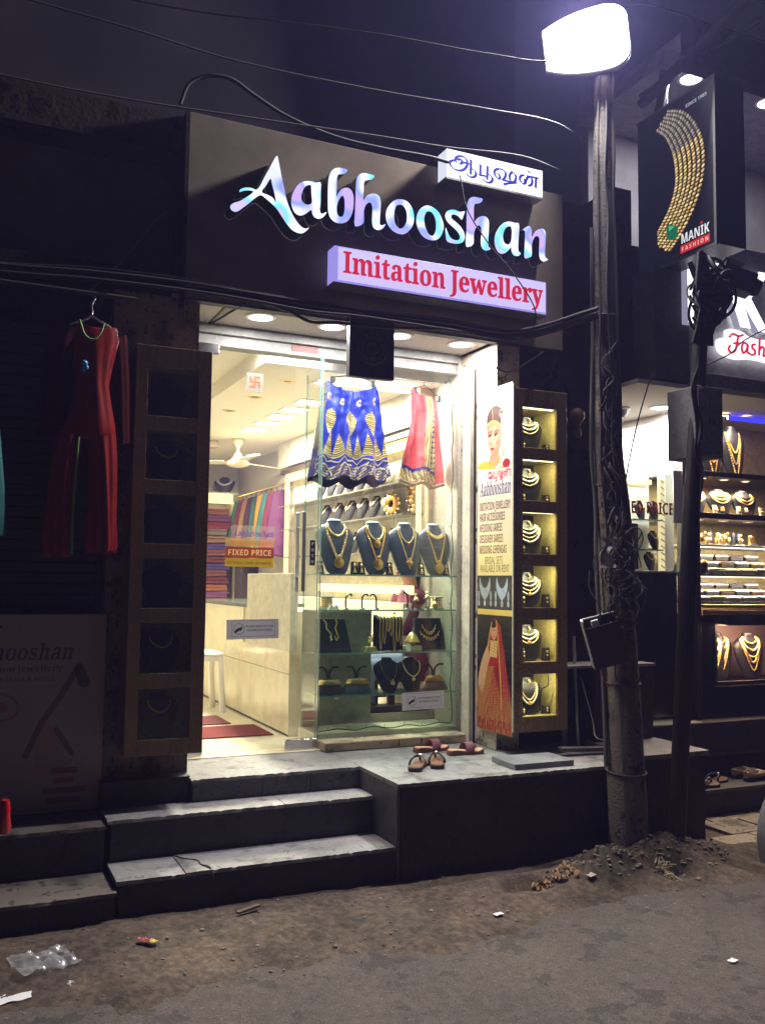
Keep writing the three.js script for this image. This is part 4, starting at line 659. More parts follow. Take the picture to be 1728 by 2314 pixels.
{ // the printed panel on the side of the lit cabinet
  const map = canvasTex(420, 2048, (g, w, h) => {
    const Y = (f) => f * h, gr = g.createLinearGradient(0, 0, 0, Y(0.56)); gr.addColorStop(0, '#fdf2f0'); gr.addColorStop(0.45, '#fdf6e6'); gr.addColorStop(0.75, '#f4ecc2'); gr.addColorStop(1, '#efe08e'); g.fillStyle = gr; g.fillRect(0, 0, w, h);
    // bride's head with jewelled hair, face turned to the left
    g.fillStyle = '#f4c04a'; g.beginPath(); g.moveTo(0, Y(0.225)); g.quadraticCurveTo(90, Y(0.2), 170, Y(0.225)); g.quadraticCurveTo(250, Y(0.25), 330, Y(0.232)); g.lineTo(330, Y(0.245)); g.lineTo(0, Y(0.235)); g.fill();
    g.fillStyle = '#e7a17f'; g.beginPath(); g.moveTo(150, Y(0.2)); g.lineTo(255, Y(0.185)); g.lineTo(275, Y(0.225)); g.quadraticCurveTo(200, Y(0.245), 130, Y(0.222)); g.fill();
    { const q = g.createRadialGradient(190, Y(0.085), 10, 215, Y(0.1), 125); q.addColorStop(0, '#6d2230'); q.addColorStop(0.5, '#3c1017'); q.addColorStop(1, '#1d0709'); g.fillStyle = q; } g.beginPath(); g.ellipse(215, Y(0.1), 108, Y(0.045), 0.25, 0, 7); g.fill(); g.lineWidth = 2; for (let i = 0; i < 60; i++) { g.strokeStyle = i % 3 ? '#2a0a0e' : '#7d3a44'; g.beginPath(); g.moveTo(120 + i * 3.2, Y(0.1)); g.quadraticCurveTo(170 + i * 2, Y(0.062), 215 + i, Y(0.058 + 0.0004 * i)); g.stroke(); }
    { const q = g.createRadialGradient(165, Y(0.15), 10, 210, Y(0.155), 125); q.addColorStop(0, '#f7c9a8'); q.addColorStop(0.55, '#eaa882'); q.addColorStop(1, '#b9694c'); g.fillStyle = q; } g.beginPath(); g.moveTo(108, Y(0.105)); g.quadraticCurveTo(190, Y(0.085), 292, Y(0.118)); g.quadraticCurveTo(310, Y(0.16), 262, Y(0.19)); g.quadraticCurveTo(200, Y(0.212), 165, Y(0.196)); g.quadraticCurveTo(112, Y(0.165), 108, Y(0.105)); g.fill();
    g.strokeStyle = '#d9a441'; g.lineWidth = 12; g.beginPath(); g.moveTo(104, Y(0.109)); g.quadraticCurveTo(200, Y(0.082), 300, Y(0.124)); g.stroke(); g.lineWidth = 6; g.beginPath(); g.moveTo(170, Y(0.06)); g.quadraticCurveTo(185, Y(0.08), 185, Y(0.098)); g.stroke(); g.beginPath(); g.arc(285, Y(0.082), 22, 0, 7); g.stroke();
    g.fillStyle = 'rgba(226,110,90,0.35)'; for (const [x, y] of [[146, 0.163], [250, 0.166]]) { g.beginPath(); g.ellipse(x, Y(y), 30, 18, 0, 0, 7); g.fill(); } g.fillStyle = 'rgba(70,25,25,0.45)'; for (const x of [150, 222]) { g.beginPath(); g.ellipse(x, Y(0.138), 30, 13, -0.25, 0, 7); g.fill(); } for (let i = 0; i < 26; i++) { g.fillStyle = i % 2 ? '#f3dc92' : '#b27a2a'; g.beginPath(); g.arc(112 + i * 7.3, Y(0.111 - 0.016 * Math.sin((i / 25) * Math.PI) + 0.0006 * i), 5, 0, 7); g.fill(); g.beginPath(); g.arc(140 + 52 * Math.cos(i * 0.24 + 0.2) + 60, Y(0.2) + 58 * Math.sin(i * 0.11 + 0.3), 5, 0, 7); g.fill(); } g.fillStyle = '#2a1512'; for (const x of [150, 222]) { g.beginPath(); g.ellipse(x, Y(0.14), 21, 7, -0.25, 0, 7); g.fill(); } g.strokeStyle = '#3a1d18'; g.lineWidth = 6; for (const x of [145, 225]) { g.beginPath(); g.moveTo(x - 28, Y(0.134)); g.quadraticCurveTo(x, Y(0.124), x + 30, Y(0.131)); g.stroke(); }
    g.strokeStyle = '#b86c55'; g.lineWidth = 4; g.beginPath(); g.moveTo(182, Y(0.143)); g.lineTo(166, Y(0.166)); g.lineTo(186, Y(0.169)); g.stroke(); g.fillStyle = '#c2222e'; g.beginPath(); g.ellipse(180, Y(0.181), 24, 8, 0.1, 0, 7); g.fill(); g.fillStyle = '#b01525'; g.beginPath(); g.arc(178, Y(0.126), 6, 0, 7); g.fill();
    for (let i = 0; i < 160; i++) { const t = i / 160; g.fillStyle = ['#e9ecef', '#cfd6d2', '#dfc6a0', '#a9b7ae'][i % 4]; g.beginPath(); g.arc(318 + 34 * Math.sin(i * 2.4) + 10 * Math.sin(t * 6), Y(0.085 + 0.15 * t), 7 + (i % 3) * 2, 0, 7); g.fill(); } g.fillStyle = '#b3202c'; g.beginPath(); g.ellipse(350, Y(0.231), 46, 26, 0, 0, 7); g.fill();
    g.strokeStyle = '#d9b24a'; g.lineWidth = 9; g.beginPath(); g.arc(205, Y(0.198), 62, 0.3, 2.6); g.stroke();
    // Tamil name, drawn as strokes
    g.strokeStyle = '#cf1f4e'; g.lineWidth = 9; g.lineCap = 'round'; const y0 = Y(0.262), S = (pts) => { g.beginPath(); g.moveTo(pts[0], y0 + pts[1]); for (let i = 2; i < pts.length; i += 2) g.lineTo(pts[i], y0 + pts[i + 1]); g.stroke(); };
    S([152, -18, 140, -26, 130, -12, 140, 6, 162, 4, 170, -12, 160, -26, 150, -30]); S([140, 12, 168, 12, 182, -4]); S([186, -26, 186, 16]); S([206, -24, 206, 14, 236, 14]); S([236, -26, 236, 30, 218, 34]); S([262, 4, 254, -14, 268, -26, 282, -10, 274, 10, 296, 12, 308, -8, 298, -24, 290, -4, 306, 18, 270, 26]); S([330, 10, 318, -6, 330, -22, 342, -4, 338, 12, 352, -20, 366, -6, 360, 12]); S([352, -24, 392, -24, 392, 16]); g.beginPath(); g.arc(372, y0 - 40, 6, 0, 7); g.fillStyle = '#cf1f4e'; g.fill();
    g.fillStyle = '#1f2580'; g.font = 'italic bold 100px serif'; g.save(); g.translate(22, Y(0.318)); g.scale(1, 1.15); g.fillText('Aabhooshan', 0, 0, 376); g.restore();
    g.fillStyle = '#5c1416'; g.font = 'bold 68px sans-serif'; [['IMITATION JEWELLERY', 0.361, 376], ['HAIR ACCESSORIES', 0.393, 312], ['WEDDING SAREES', 0.425, 282], ['DESIGNER SAREES', 0.457, 290], ['WEDDING LEHENGAS', 0.489, 330]].forEach(([s, f, m]) => g.fillText(s, 22, Y(f), m));
    g.fillStyle = '#2c200c'; g.font = '60px sans-serif'; g.textAlign = 'center'; g.fillText('BRIDAL SETS', 200, Y(0.519), 220); g.fillText('AVAILABLE ON RENT', 208, Y(0.543), 350);
    // two necklaces on black
    g.fillStyle = '#0d0d12'; g.fillRect(0, Y(0.553), w, Y(0.098)); g.fillStyle = '#eed65e'; g.fillRect(0, Y(0.651), w, Y(0.0165));
    for (const [x, c] of [[92, '#9fb0b6'], [300, '#a9bfd2']]) { g.fillStyle = c; g.beginPath(); g.moveTo(x - 62, Y(0.556)); g.quadraticCurveTo(x - 90, Y(0.6), x, Y(0.626)); g.quadraticCurveTo(x + 90, Y(0.6), x + 62, Y(0.556)); g.quadraticCurveTo(x + 40, Y(0.588), x, Y(0.59)); g.quadraticCurveTo(x - 40, Y(0.588), x - 62, Y(0.556)); g.fill(); for (const d of [-74, 74]) { g.beginPath(); g.ellipse(x + d, Y(0.612), 10, 30, 0, 0, 7); g.fill(); g.beginPath(); g.ellipse(x + d, Y(0.634), 13, 18, 0, 0, 7); g.fill(); } g.beginPath(); g.ellipse(x, Y(0.634), 15, 20, 0, 0, 7); g.fill(); g.fillStyle = x > 200 ? '#c0485a' : '#dfe6ea'; g.beginPath(); g.ellipse(x, Y(0.635), 7, 10, 0, 0, 7); g.fill(); g.fillStyle = 'rgba(20,20,30,0.5)'; for (let i = 0; i < 40; i++) { g.fillRect(x - 70 + ((i * 37) % 140), Y(0.57 + ((i * 13) % 50) / 1000), 4, 4); } }
    // bride in red and gold
    g.fillStyle = '#15120f'; g.fillRect(0, Y(0.6675), w, h); for (let i = 0; i < 130; i++) { g.fillStyle = ['#2e3316', '#3c3a14', '#1e2416', '#45254a'][i % 4]; g.fillRect((i * 97) % w, Y(0.67 + ((i * 53) % 190) / 1000), 14, 10); }
    g.fillStyle = '#a31524'; g.beginPath(); g.moveTo(205, Y(0.676)); g.quadraticCurveTo(270, Y(0.674), 300, Y(0.74)); g.quadraticCurveTo(380, Y(0.86), 400, Y(0.93)); g.lineTo(60, Y(0.86)); g.quadraticCurveTo(130, Y(0.76), 165, Y(0.7)); g.fill();
    g.fillStyle = '#d9a27e'; g.beginPath(); g.ellipse(205, Y(0.714), 36, Y(0.024), 0.05, 0, 7); g.fill(); g.fillStyle = '#1d0d0b'; g.beginPath(); g.ellipse(200, Y(0.692), 38, Y(0.012), 0, 0, 7); g.fill(); g.fillRect(184, Y(0.709), 14, 4); g.fillRect(212, Y(0.709), 14, 4); g.fillStyle = '#b2323a'; g.fillRect(196, Y(0.728), 20, 5);
    g.fillStyle = '#d6b26a'; g.beginPath(); g.moveTo(165, Y(0.74)); g.lineTo(250, Y(0.74)); g.lineTo(240, Y(0.79)); g.lineTo(150, Y(0.79)); g.fill(); g.fillStyle = '#a81b26'; g.fillRect(140, Y(0.788), 125, Y(0.06)); g.fillStyle = '#d9a27e'; g.beginPath(); g.ellipse(215, Y(0.822), 62, 16, 0.05, 0, 7); g.fill();
    g.fillStyle = '#a4652a'; g.beginPath(); g.moveTo(140, Y(0.815)); g.lineTo(268, Y(0.815)); g.quadraticCurveTo(350, Y(0.87), 420, Y(0.925)); g.lineTo(420, h); g.lineTo(0, h); g.lineTo(0, Y(0.88)); g.quadraticCurveTo(50, Y(0.83), 140, Y(0.815)); g.fill();
    g.fillStyle = '#c99a72'; g.beginPath(); g.moveTo(128, Y(0.755)); g.quadraticCurveTo(40, Y(0.8), 6, Y(0.87)); g.lineTo(70, Y(0.9)); g.quadraticCurveTo(120, Y(0.83), 160, Y(0.79)); g.fill();
    g.fillStyle = '#a81b26'; for (let i = 0; i < 7; i++) { g.beginPath(); g.moveTo(205 + i * 7, Y(0.82)); g.quadraticCurveTo(150 + i * 30, Y(0.91), i * 72 - 20, h); g.lineTo(i * 72 + 4, h); g.quadraticCurveTo(170 + i * 30, Y(0.91), 211 + i * 7, Y(0.82)); g.fill(); }
    for (let i = 0; i < 2600; i++) { const f = (i * 0.618034) % 1, yy = 0.83 + 0.17 * Math.sqrt(f), half = 62 + (yy - 0.815) * 1750, x = 205 + (((i * 0.754877) % 1) - 0.5) * 2 * Math.min(half, 230); g.fillStyle = ['#d0a55c', '#b27a30', '#c08c42', '#96161f', '#dfbd78', '#8e1620'][(i * 7) % 6]; g.fillRect(x, Y(yy), 3 + (i % 3), 4 + (i % 4)); }
    g.fillStyle = '#8e1a22'; g.beginPath(); g.moveTo(205, Y(0.815)); g.lineTo(262, Y(0.815)); g.quadraticCurveTo(310, Y(0.86), 300, Y(0.905)); g.quadraticCurveTo(240, Y(0.87), 205, Y(0.815)); g.fill();
    for (let i = 0; i < 46; i++) { g.fillStyle = '#9c1620'; g.beginPath(); g.ellipse((i * 97) % 420, Y(0.965 + 0.034 * ((i * 0.37) % 1)), 14, 9, i, 0, 7); g.fill(); }
    for (let i = 0; i < 420; i++) { const f = (i * 0.618) % 1, yy = 0.69 + 0.2 * f, x = 262 + f * 90 + (((i * 0.7548) % 1) - 0.5) * (30 + 70 * f); g.strokeStyle = ['#7c0d18', '#c92c38', '#8f1420', '#d84a50'][i % 4]; g.lineWidth = 3; g.beginPath(); g.moveTo(x, Y(yy)); g.lineTo(x + 10, Y(yy + 0.014)); g.stroke(); if (i % 6 === 0) { g.fillStyle = '#e2bf74'; g.fillRect(x, Y(yy), 4, 4); } } for (let i = 0; i < 90; i++) { g.fillStyle = ['#f0dc9c', '#a8772e', '#d9b35c'][i % 3]; g.fillRect(160 + ((i * 37) % 88), Y(0.742 + 0.046 * ((i * 0.618) % 1)), 6, 5); } g.strokeStyle = '#d2a14a'; g.lineWidth = 13; g.beginPath(); g.moveTo(235, Y(0.685)); g.quadraticCurveTo(270, Y(0.76), 300, Y(0.93)); g.stroke(); g.beginPath(); g.moveTo(178, Y(0.69)); g.quadraticCurveTo(140, Y(0.74), 120, Y(0.79)); g.stroke();
  });
  const o = printed('printed_panel', 0.415, 2.195, 0.006, map, [3.1055, 1.757, 0.4805], 'tall printed panel with bridal pictures on the side of the lit cabinet', 'advertising panel', null, 0.35); o.rotation.y = -PI / 2;
  part('trim', B(3.1, 3.111, 0.69, 2.84, 0.6895, 0.702, 0.002), mat.cream, rightCab, 'cream corner trim');
}
// ---------------------------------------------------------------- garments in the window
{
  const W = 1024, H = 1024, map = canvasTex(W, H, (g) => {
    g.fillStyle = '#1d2ba6'; g.fillRect(0, 0, W, H);
    const gold = ['#c9b06c', '#8d7438', '#e6d7a4', '#6f5a2a'];
    const cone = (x, y, w, h, round) => { // an embroidered cone: rows of curved stitches with cloth between
      g.fillStyle = '#8a713a'; g.beginPath(); for (let q = 0; q <= 40; q++) { const t = (q <= 20 ? q : 40 - q) / 20, half = round ? w * 0.92 * Math.sin(Math.PI * Math.pow(t, 0.62)) : w * 0.92 * Math.pow(t, 0.85); g.lineTo(x + (q <= 20 ? -half : half), y + t * h); } g.fill();
      for (let k = 0; k < h; k += 12) { const t = k / h, half = round ? w * Math.sin(Math.PI * Math.pow(t, 0.62)) * (t < 0.98 ? 1 : 0.4) : w * Math.pow(t, 0.85); g.strokeStyle = gold[(k / 12 + (x | 0)) % 4 | 0]; g.lineWidth = 8 + (k / 12 | 0) % 3; g.beginPath(); g.moveTo(x - half, y + k - 8); g.quadraticCurveTo(x, y + k + 20, x + half, y + k - 8); g.stroke(); }
    };
    for (const x of [60, 330, 640, 930]) { for (let i = 0; i < 11; i++) { g.fillStyle = gold[i % 4]; g.beginPath(); g.arc(x + 30 * Math.cos(i * 0.9), 165 + 34 * Math.sin(i * 0.9), 16, 0, 7); g.fill(); } }
    for (const x of [130, 480, 830]) cone(x, 290, 96, 285, true);
    for (let i = 0; i < 8; i++) cone(10 + i * 146, 555, 80, 250, false);
    g.strokeStyle = '#cbb679'; g.lineWidth = 14; g.beginPath(); for (let i = 0; i <= 16; i++) g.lineTo(i * 73 - 63, i % 2 ? 858 : 822); g.stroke();
    g.strokeStyle = '#141d78'; g.lineWidth = 16; g.beginPath(); for (let i = 0; i <= 16; i++) g.lineTo(i * 73 - 63, i % 2 ? 880 : 844); g.stroke();
    for (let i = 0; i < 1500; i++) { g.fillStyle = gold[(i * 3) % 4]; const x = (i * 131.7) % W, y = 884 + ((i * 47.3) % 138); g.beginPath(); g.arc(x, y, 5 + (i % 3) * 2, 0, 7); g.fill(); }
    for (let i = 0; i < 4; i++) { g.strokeStyle = '#d9cb98'; g.lineWidth = 12; g.beginPath(); g.arc(150 + i * 250, 985, 92, Math.PI, 0); g.stroke(); g.strokeStyle = '#141d78'; g.lineWidth = 8; g.beginPath(); g.arc(150 + i * 250, 985, 76, Math.PI, 0); g.stroke(); }
    g.fillStyle = '#12195e'; for (let i = 0; i < 60; i++) { g.beginPath(); g.arc((i * 173) % W, 900 + ((i * 67) % 110), 7, 0, 7); g.fill(); }
  });
  const t = thing('embroidered_skirt', 'royal blue skirt with gold cone embroidery hanging in the window', 'skirt');
  const front = (u, v) => { const top = [2.163, 2.525], bot = [2.07, 2.64], x = (top[0] + (bot[0] - top[0]) * Math.pow(v, 1.2)) * (1 - u) + (top[1] + (bot[1] - top[1]) * Math.pow(v, 1.15)) * u, sag = 0.055 * Math.sin(PI * u) * Math.pow(1 - v, 3); return [x, 2.915 - v * 0.625 - sag + 0.018 * Math.sin(u * 20) * v - 0.02 * (1 - u) * v, -0.085 + 0.022 * Math.sin(u * 17 + v * 2) * (0.25 + v) + 0.012 * Math.sin(u * 31 + v * 5) + 0.03 * (fbm(u * 0.5, v * 0.9, 7, 401, 3) - 0.5) + 0.014 * (fbm(u * 0.9, v * 0.5, 16, 403, 2) - 0.5) * (1.4 - v)]; };
  part('front', sheet((u, v) => front(u, 1 - v), 90, 60), M([1, 1, 1], 0.42, { map, sheen: 0.3, sheenColor: C([0.3, 0.4, 1]), side: THREE.DoubleSide }), t);
  part('back', sheet((u, v) => { const p = front(u, v); return [p[0], p[1] - 0.03 * v - 0.02 * Math.sin(u * PI) * v, -0.19 - 0.02 * Math.sin(u * 15)]; }, 40, 20), M([0.012, 0.012, 0.05], 0.7), t);
  part('side_fold', sheet((u, v) => { const p = front(0, v), q = front(0, v); return [p[0] + (v * 0.0 - 0.03 * u * (1 - u)) , p[1], p[2] + u * (-0.19 - p[2])]; }, 8, 20), M([0.5, 0.46, 0.3], 0.5, { map }), t);
  part('clip', [2.2, 2.49].map((x) => B(x - 0.014, x + 0.014, 2.9, 2.945, -0.1, -0.07, 0.004)), mat.black, t); part('hanger', [tube([[2.2, 2.94, -0.085], [2.3, 2.962, -0.1], [2.345, 2.975, -0.12], [2.345, 2.999, -0.13]], 0.004), tube([[2.49, 2.94, -0.085], [2.4, 2.962, -0.1], [2.345, 2.975, -0.12]], 0.004)], mat.black, t);
}
{
  const map = canvasTex(1024, 1024, (g, w, h) => {
    g.fillStyle = '#dc5660'; g.fillRect(0, 0, w, h); const gold = ['#cbb88a', '#a8925a', '#e6d9ae', '#8d7843'];
    g.fillStyle = '#8d7843'; g.beginPath(); g.moveTo(610, 0); for (let i = 0; i <= 30; i++) g.lineTo(560 + (i % 2 ? 34 : 0) - 40 * Math.sin(i / 9), i * 31); g.lineTo(860, 930); g.lineTo(830, 0); g.fill();
    for (let i = 0; i < 2200; i++) { const y = (i * 61) % 930, x = 570 + ((i * 29.3) % 270) - 30 * Math.sin(y / 280); g.fillStyle = gold[(i * 3) % 4]; g.beginPath(); g.arc(x, y, 6 + (i % 3) * 2, 0, 7); g.fill(); }
    for (let i = 0; i < 15; i++) { g.fillStyle = '#23288c'; const y = 40 + i * 60; g.beginPath(); g.moveTo(745, y); g.lineTo(815, y + 22); g.lineTo(750, y + 42); g.fill(); g.fillStyle = '#e6d9ae'; g.beginPath(); g.arc(835, y + 46, 17, 0, 7); g.fill(); }
    g.fillStyle = '#23288c'; g.fillRect(0, 868, 860, 60); for (let i = 0; i < 900; i++) { g.fillStyle = gold[(i * 3) % 4]; const x = (i * 67.3) % 860, top = 890 + 26 * Math.abs(Math.sin(x / 32)); g.beginPath(); g.arc(x, top + ((i * 31) % 110), 8, 0, 7); g.fill(); }
    g.fillStyle = '#23288c'; g.fillRect(0, 800, 90, 90); for (let i = 0; i < 40; i++) { g.fillStyle = gold[i % 4]; g.beginPath(); g.arc((i * 37) % 85, 795 + ((i * 23) % 100), 8, 0, 7); g.fill(); } for (let i = 0; i < 14; i++) { g.fillStyle = '#b89b54'; const x = 330 + 70 * Math.cos(i * 0.9), y = 440 + 60 * Math.sin(i * 0.9); g.beginPath(); g.arc(x * 0.9, y, 7, 0, 7); g.fill(); }
  });
  const t = thing('draped_scarf', 'coral red scarf with gold and blue border hanging in the window', 'scarf');
  const f = (u, v) => { const x0 = 2.78 - 0.085 * v, x1 = 2.985 + 0.05 * v; return [x0 + (x1 - x0) * u + 0.02 * Math.sin(v * 5) * (1 - u), 2.92 - v * 0.63 - 0.02 * u + 0.012 * Math.sin(u * 14) * v - 0.05 * u * (1 - v) * (1 - v), -0.08 + 0.03 * Math.sin(u * 11 + v * 2.2) * (0.4 + 0.6 * v) + 0.01 * Math.sin(u * 29 - v * 6) + 0.035 * (fbm(u * 0.6, v * 0.8, 6, 411, 3) - 0.5)]; };
  part('front', sheet((u, v) => f(u, 1 - v), 70, 60), M([1, 1, 1], 0.6, { map }), t);
  part('fold', sheet((u, v) => { const p = f(1, v); return [p[0] + 0.05 * u * (0.4 + v * 0.6), p[1] + 0.02 * u, p[2] - 0.1 * u + 0.015 * Math.sin(v * 9 + u * 3)]; }, 10, 30), M([0.6, 0.09, 0.1], 0.65), t, 'plain red turned edge');
  part('hem', [loft(Array.from({ length: 30 }, (_, i) => { const p = f(i / 29, 1); return Array.from({ length: 8 }, (_, k) => [p[0], p[1] - 0.012 + 0.016 * Math.sin(k * 0.785), p[2] - 0.02 + 0.03 * Math.cos(k * 0.785)]); }))], M([0.3, 0.25, 0.15], 0.6), t);
  part('clip', [2.80, 2.99].map((x, i) => B(x - 0.012, x + 0.012, 2.89 - i * 0.045, 2.93 - i * 0.045, -0.1, -0.066, 0.004)), mat.black, t); part('hanger', [tube([[2.8, 2.93, -0.09], [2.87, 2.95, -0.11], [2.9, 2.965, -0.125], [2.9, 3.0, -0.13]], 0.003), tube([[2.99, 2.885, -0.09], [2.93, 2.94, -0.11], [2.9, 2.965, -0.125]], 0.003)], mat.black, t);
}
// ---------------------------------------------------------------- inside the shop
{
  const t = thing('shop_counter', 'long cream tiled sales counter with a raised front panel inside the door', 'counter');
  part('raised_panel', B(2.045, 2.075, 1.112, 1.64, -1.42, -0.40, 0.002), mat.cream, t);
  part('panel_return', B(2.076, 2.1, 1.112, 1.64, -0.43, -0.40, 0.002), mat.cream, t);
  part('body', B(2.07, 2.5, 0.546, 1.38, -3.2, -0.44), mat.creamTile, t);
  for (let i = 0; i < 5; i++) for (let j = 0; j < 2; j++) part('tile', B(2.058, 2.0695, 0.546 + j * 0.416, 0.958 + j * (i < 2 ? 0.152 : 0.42), -0.44 - i * 0.556 - 0.552, -0.44 - i * 0.556, 0.0015), mat.creamTile, t);
  part('top', B(2.04, 2.52, 1.38, 1.41, -3.2, -1.425, 0.003), M([0.1, 0.11, 0.1], 0.1), t);
  part('foot_strip', B(2.0575, 2.06, 0.546, 0.56, -3.2, -0.44), mat.brownDark, t);
}
single('floor_mat', B(1.1, 1.99, 0.547, 0.556, -0.99, -0.53, 0.003), mat.maroonMat, 'maroon mat on the shop floor nearest the door', 'floor mat');
single('floor_mat', B(1.0, 1.85, 0.547, 0.555, -1.5, -1.09, 0.003), M([0.17, 0.03, 0.035], 0.95, tx(tWeave, 6)), 'darker maroon mat on the shop floor behind the first one', 'floor mat');
{ const t = thing('plastic_stool', 'white plastic stool by the tiled counter inside the shop', 'stool', [1.78, 0.546, -1.85]); part('seat', new RoundedBoxGeometry(0.33, 0.03, 0.33, 3, 0.014).translate(0, 0.455, 0), mat.white, t); for (const [a, b] of [[-1, -1], [-1, 1], [1, -1], [1, 1]]) part('leg', loft([[0.0, 0.165], [0.44, 0.14]].map(([y, r]) => [[-0.02, -0.02], [0.02, -0.02], [0.02, 0.02], [-0.02, 0.02]].map(([p, q]) => [a * r + p, y, b * r + q]))), mat.white, t); part('apron', [B(-0.14, 0.14, 0.4, 0.44, 0.135, 0.15), B(-0.14, 0.14, 0.4, 0.44, -0.15, -0.135)], mat.white, t); }
{
  const t = thing('wall_case', 'lit wall display case with glass shelves along the right wall', 'display case');
  part('back_panel', B(3.075, 3.099, 1.42, 2.66, -3.36, -0.36), mat.cream, t);
  for (let i = 0; i < 5; i++) part('panel_board', B(3.066, 3.074, 1.72, 2.58, -3.3 + i * 0.59, -2.72 + i * 0.59, 0.002), mat.cream, t);
  part('cove_strip', B(2.985, 3.015, 2.585, 2.66, -3.34, -0.4), mat.cove, t); part('cove_strip', B(2.985, 3.015, 1.66, 2.585, -3.345, -3.295), mat.cove, t); part('cove_strip', B(2.985, 3.005, 1.95, 2.52, -0.40, -0.355), mat.cove, t);
  part('low_glow', B(2.965, 2.985, 1.50, 1.565, -2.3, -0.42), glow([1, 0.72, 0.26], 3), t);
  areaLight('cove_light', [2.97, 2.6, -1.9], [2.6, 2.0, -1.9], 2.6, 0.05, [1, 0.74, 0.36], 16); areaLight('low_glow_light', [2.95, 1.53, -1.4], [2.3, 1.5, -1.4], 1.8, 0.05, [1, 0.74, 0.36], 10);
  for (const y of [2.325, 2.09, 1.82]) part('shelf', B(2.9, 3.065, y - 0.012, y, -3.28, -0.45), M([0.12, 0.11, 0.09], 0.1), t);
  part('case_top', B(2.95, 3.099, 2.66, 2.70, -3.4, -0.36), mat.brownDark, t); part('base_cupboard', B(2.9, 3.099, 0.546, 1.44, -3.36, -0.42), mat.cream, t);
  part('loft_cupboard', B(2.985, 3.099, 2.74, 2.999, -3.6, -0.36, 0.003), mat.cream, t); for (const z of [-2.85, -2.1, -1.35]) part('door_gap', B(2.9835, 2.985, 2.745, 2.995, z - 0.004, z + 0.004), mat.brown, t);
}
{ // dark busts in rows on the wall case shelves
  const b = thing('shelf_bust', 'small dark bust', 'display bust', [3.0, 2.325, -0.75], -PI / 2, 'dark busts along the wall case shelves'); b.scale.set(0.7, 0.5, 0.8); part('body', bustGeo, mat.bustDark, b);
  part('strand', [...beads(hang(0.32, 0.12, 0.07, 22, 0.006), 0.01)], mat.goldPale, b);
  const rows = [[2.325, [-2.3, -2.05, -1.82, -1.6, -1.38, -1.18, -0.98], 'upper'], [2.09, [-2.2, -1.9, -1.62, -1.36, -1.12, -0.9], 'lower'], [1.82, [-1.9, -1.5, -1.1, -0.8], 'lowest']], ord = ['farthest in', 'second farthest in', 'third', 'fourth', 'fifth', 'sixth', 'nearest the glass'];
  let first = true; for (const [y, zs, w] of rows) zs.forEach((z, i) => { const l = 'dark gold-strung bust on the ' + w + ' wall case shelf, ' + (i === zs.length - 1 ? ord[6] : ord[i]); if (first) { b.userData.label = l; b.position.set(3.0, y, z); first = false; } else copy(b, l, [3.0, y, z]); });
  const g = thing('gold_crown_ring', 'round woven gold ring ornament on the wall case shelf', 'ornament', [2.97, 2.18, -0.78], -PI / 2 + 0.35); part('ring', new THREE.TorusGeometry(0.05, 0.024, 8, 28), mat.gold, g); part('petal', Array.from({ length: 12 }, (_, i) => ball(0.082 * Math.cos(i * 0.5236), 0.082 * Math.sin(i * 0.5236), 0, 0.014, 6, 5)), mat.goldPale, g);
  const hg = thing('hanging_garland', 'gold and maroon garland hanging beside the vertical light strip', 'garland', [2.98, 2.09, -0.5]); for (let k = 0; k < 2; k++) part('strand', Array.from({ length: 12 }, (_, i) => ball(0.01 * Math.sin(i * 2), 0.02 + i * 0.034, k * 0.05 + 0.008 * Math.cos(i), 0.017, 6, 5)), k ? mat.gold : M([0.2, 0.08, 0.03], 0.4), hg);
}
{ // garments on the rail along the right wall, deep inside
  const rail = thing('clothes_rail', 'thin wall rail carrying coloured garments deep in the shop', 'clothes rail'); part('rail', bar([3.03, 2.585, -5.2], [3.03, 2.585, -3.42], 0.01), mat.gold, rail);
  const colors = [[[0.08, 0.3, 0.14], 'light green'], [[0.3, 0.03, 0.1], 'crimson'], [[0.55, 0.3, 0.1], 'tan gold'], [[0.1, 0.012, 0.05], 'dark plum'], [[0.02, 0.13, 0.08], 'dark green'], [[0.75, 0.3, 0.03], 'bright orange'], [[0.04, 0.2, 0.2], 'teal'], [[0.2, 0.008, 0.05], 'wine red'], [[0.11, 0.012, 0.09], 'purple']];
  let g0; colors.forEach(([c, n], i) => {
    const z = -5.05 + i * 0.185, lab = n + ' garment hanging on the inner wall rail', h = [0.62, 0.64, 0.66, 0.62, 0.66, 0.7, 0.62, 0.66, 0.68][i];
    const t = thing('hanging_garment', lab, 'garment', [3.03, 2.55, z], 0, 'garments on the inner wall rail');
    part('cloth', loft([[0, 0.02], [0.04, 0.07], [0.3, 0.1], [0.66, 0.12], [1, 0.13]].map(([k, w], r) => Array.from({ length: 20 }, (_, j) => { const a = (j / 20) * 2 * PI, f = 1 + 0.25 * Math.sin(a * 4 + i) * k; return [-0.02 + w * 1.1 * Math.cos(a) * f, -0.03 - k * h + 0.01 * Math.sin(a * 3 + i), 0.055 * Math.sin(a) * f * (0.5 + 0.6 * k)]; }))), M(c, 0.75, tx(tWeave, 3)), t);
    part('hook', tube([[0, -0.05, 0], [0, 0.0, 0], [0.008, 0.03, 0], [0, 0.045, 0]], 0.004, 12, 5), mat.black, t);
  });
  single('dark_curtain', loft(Array.from({ length: 6 }, (_, r) => Array.from({ length: 28 }, (_, j) => { const a = (j / 28) * 2 * PI; return [2.98 + 0.13 * Math.cos(a) * (1 + 0.12 * Math.sin(a * 6)), 1.98 - r * 0.14, -4.6 + 0.06 * Math.sin(a) * (1 + 0.3 * Math.sin(a * 9))]; }))), M([0.055, 0.03, 0.025], 0.8, tx(tWeave, 3)), 'dark brown curtain hanging below the garments at the back', 'curtain');
}
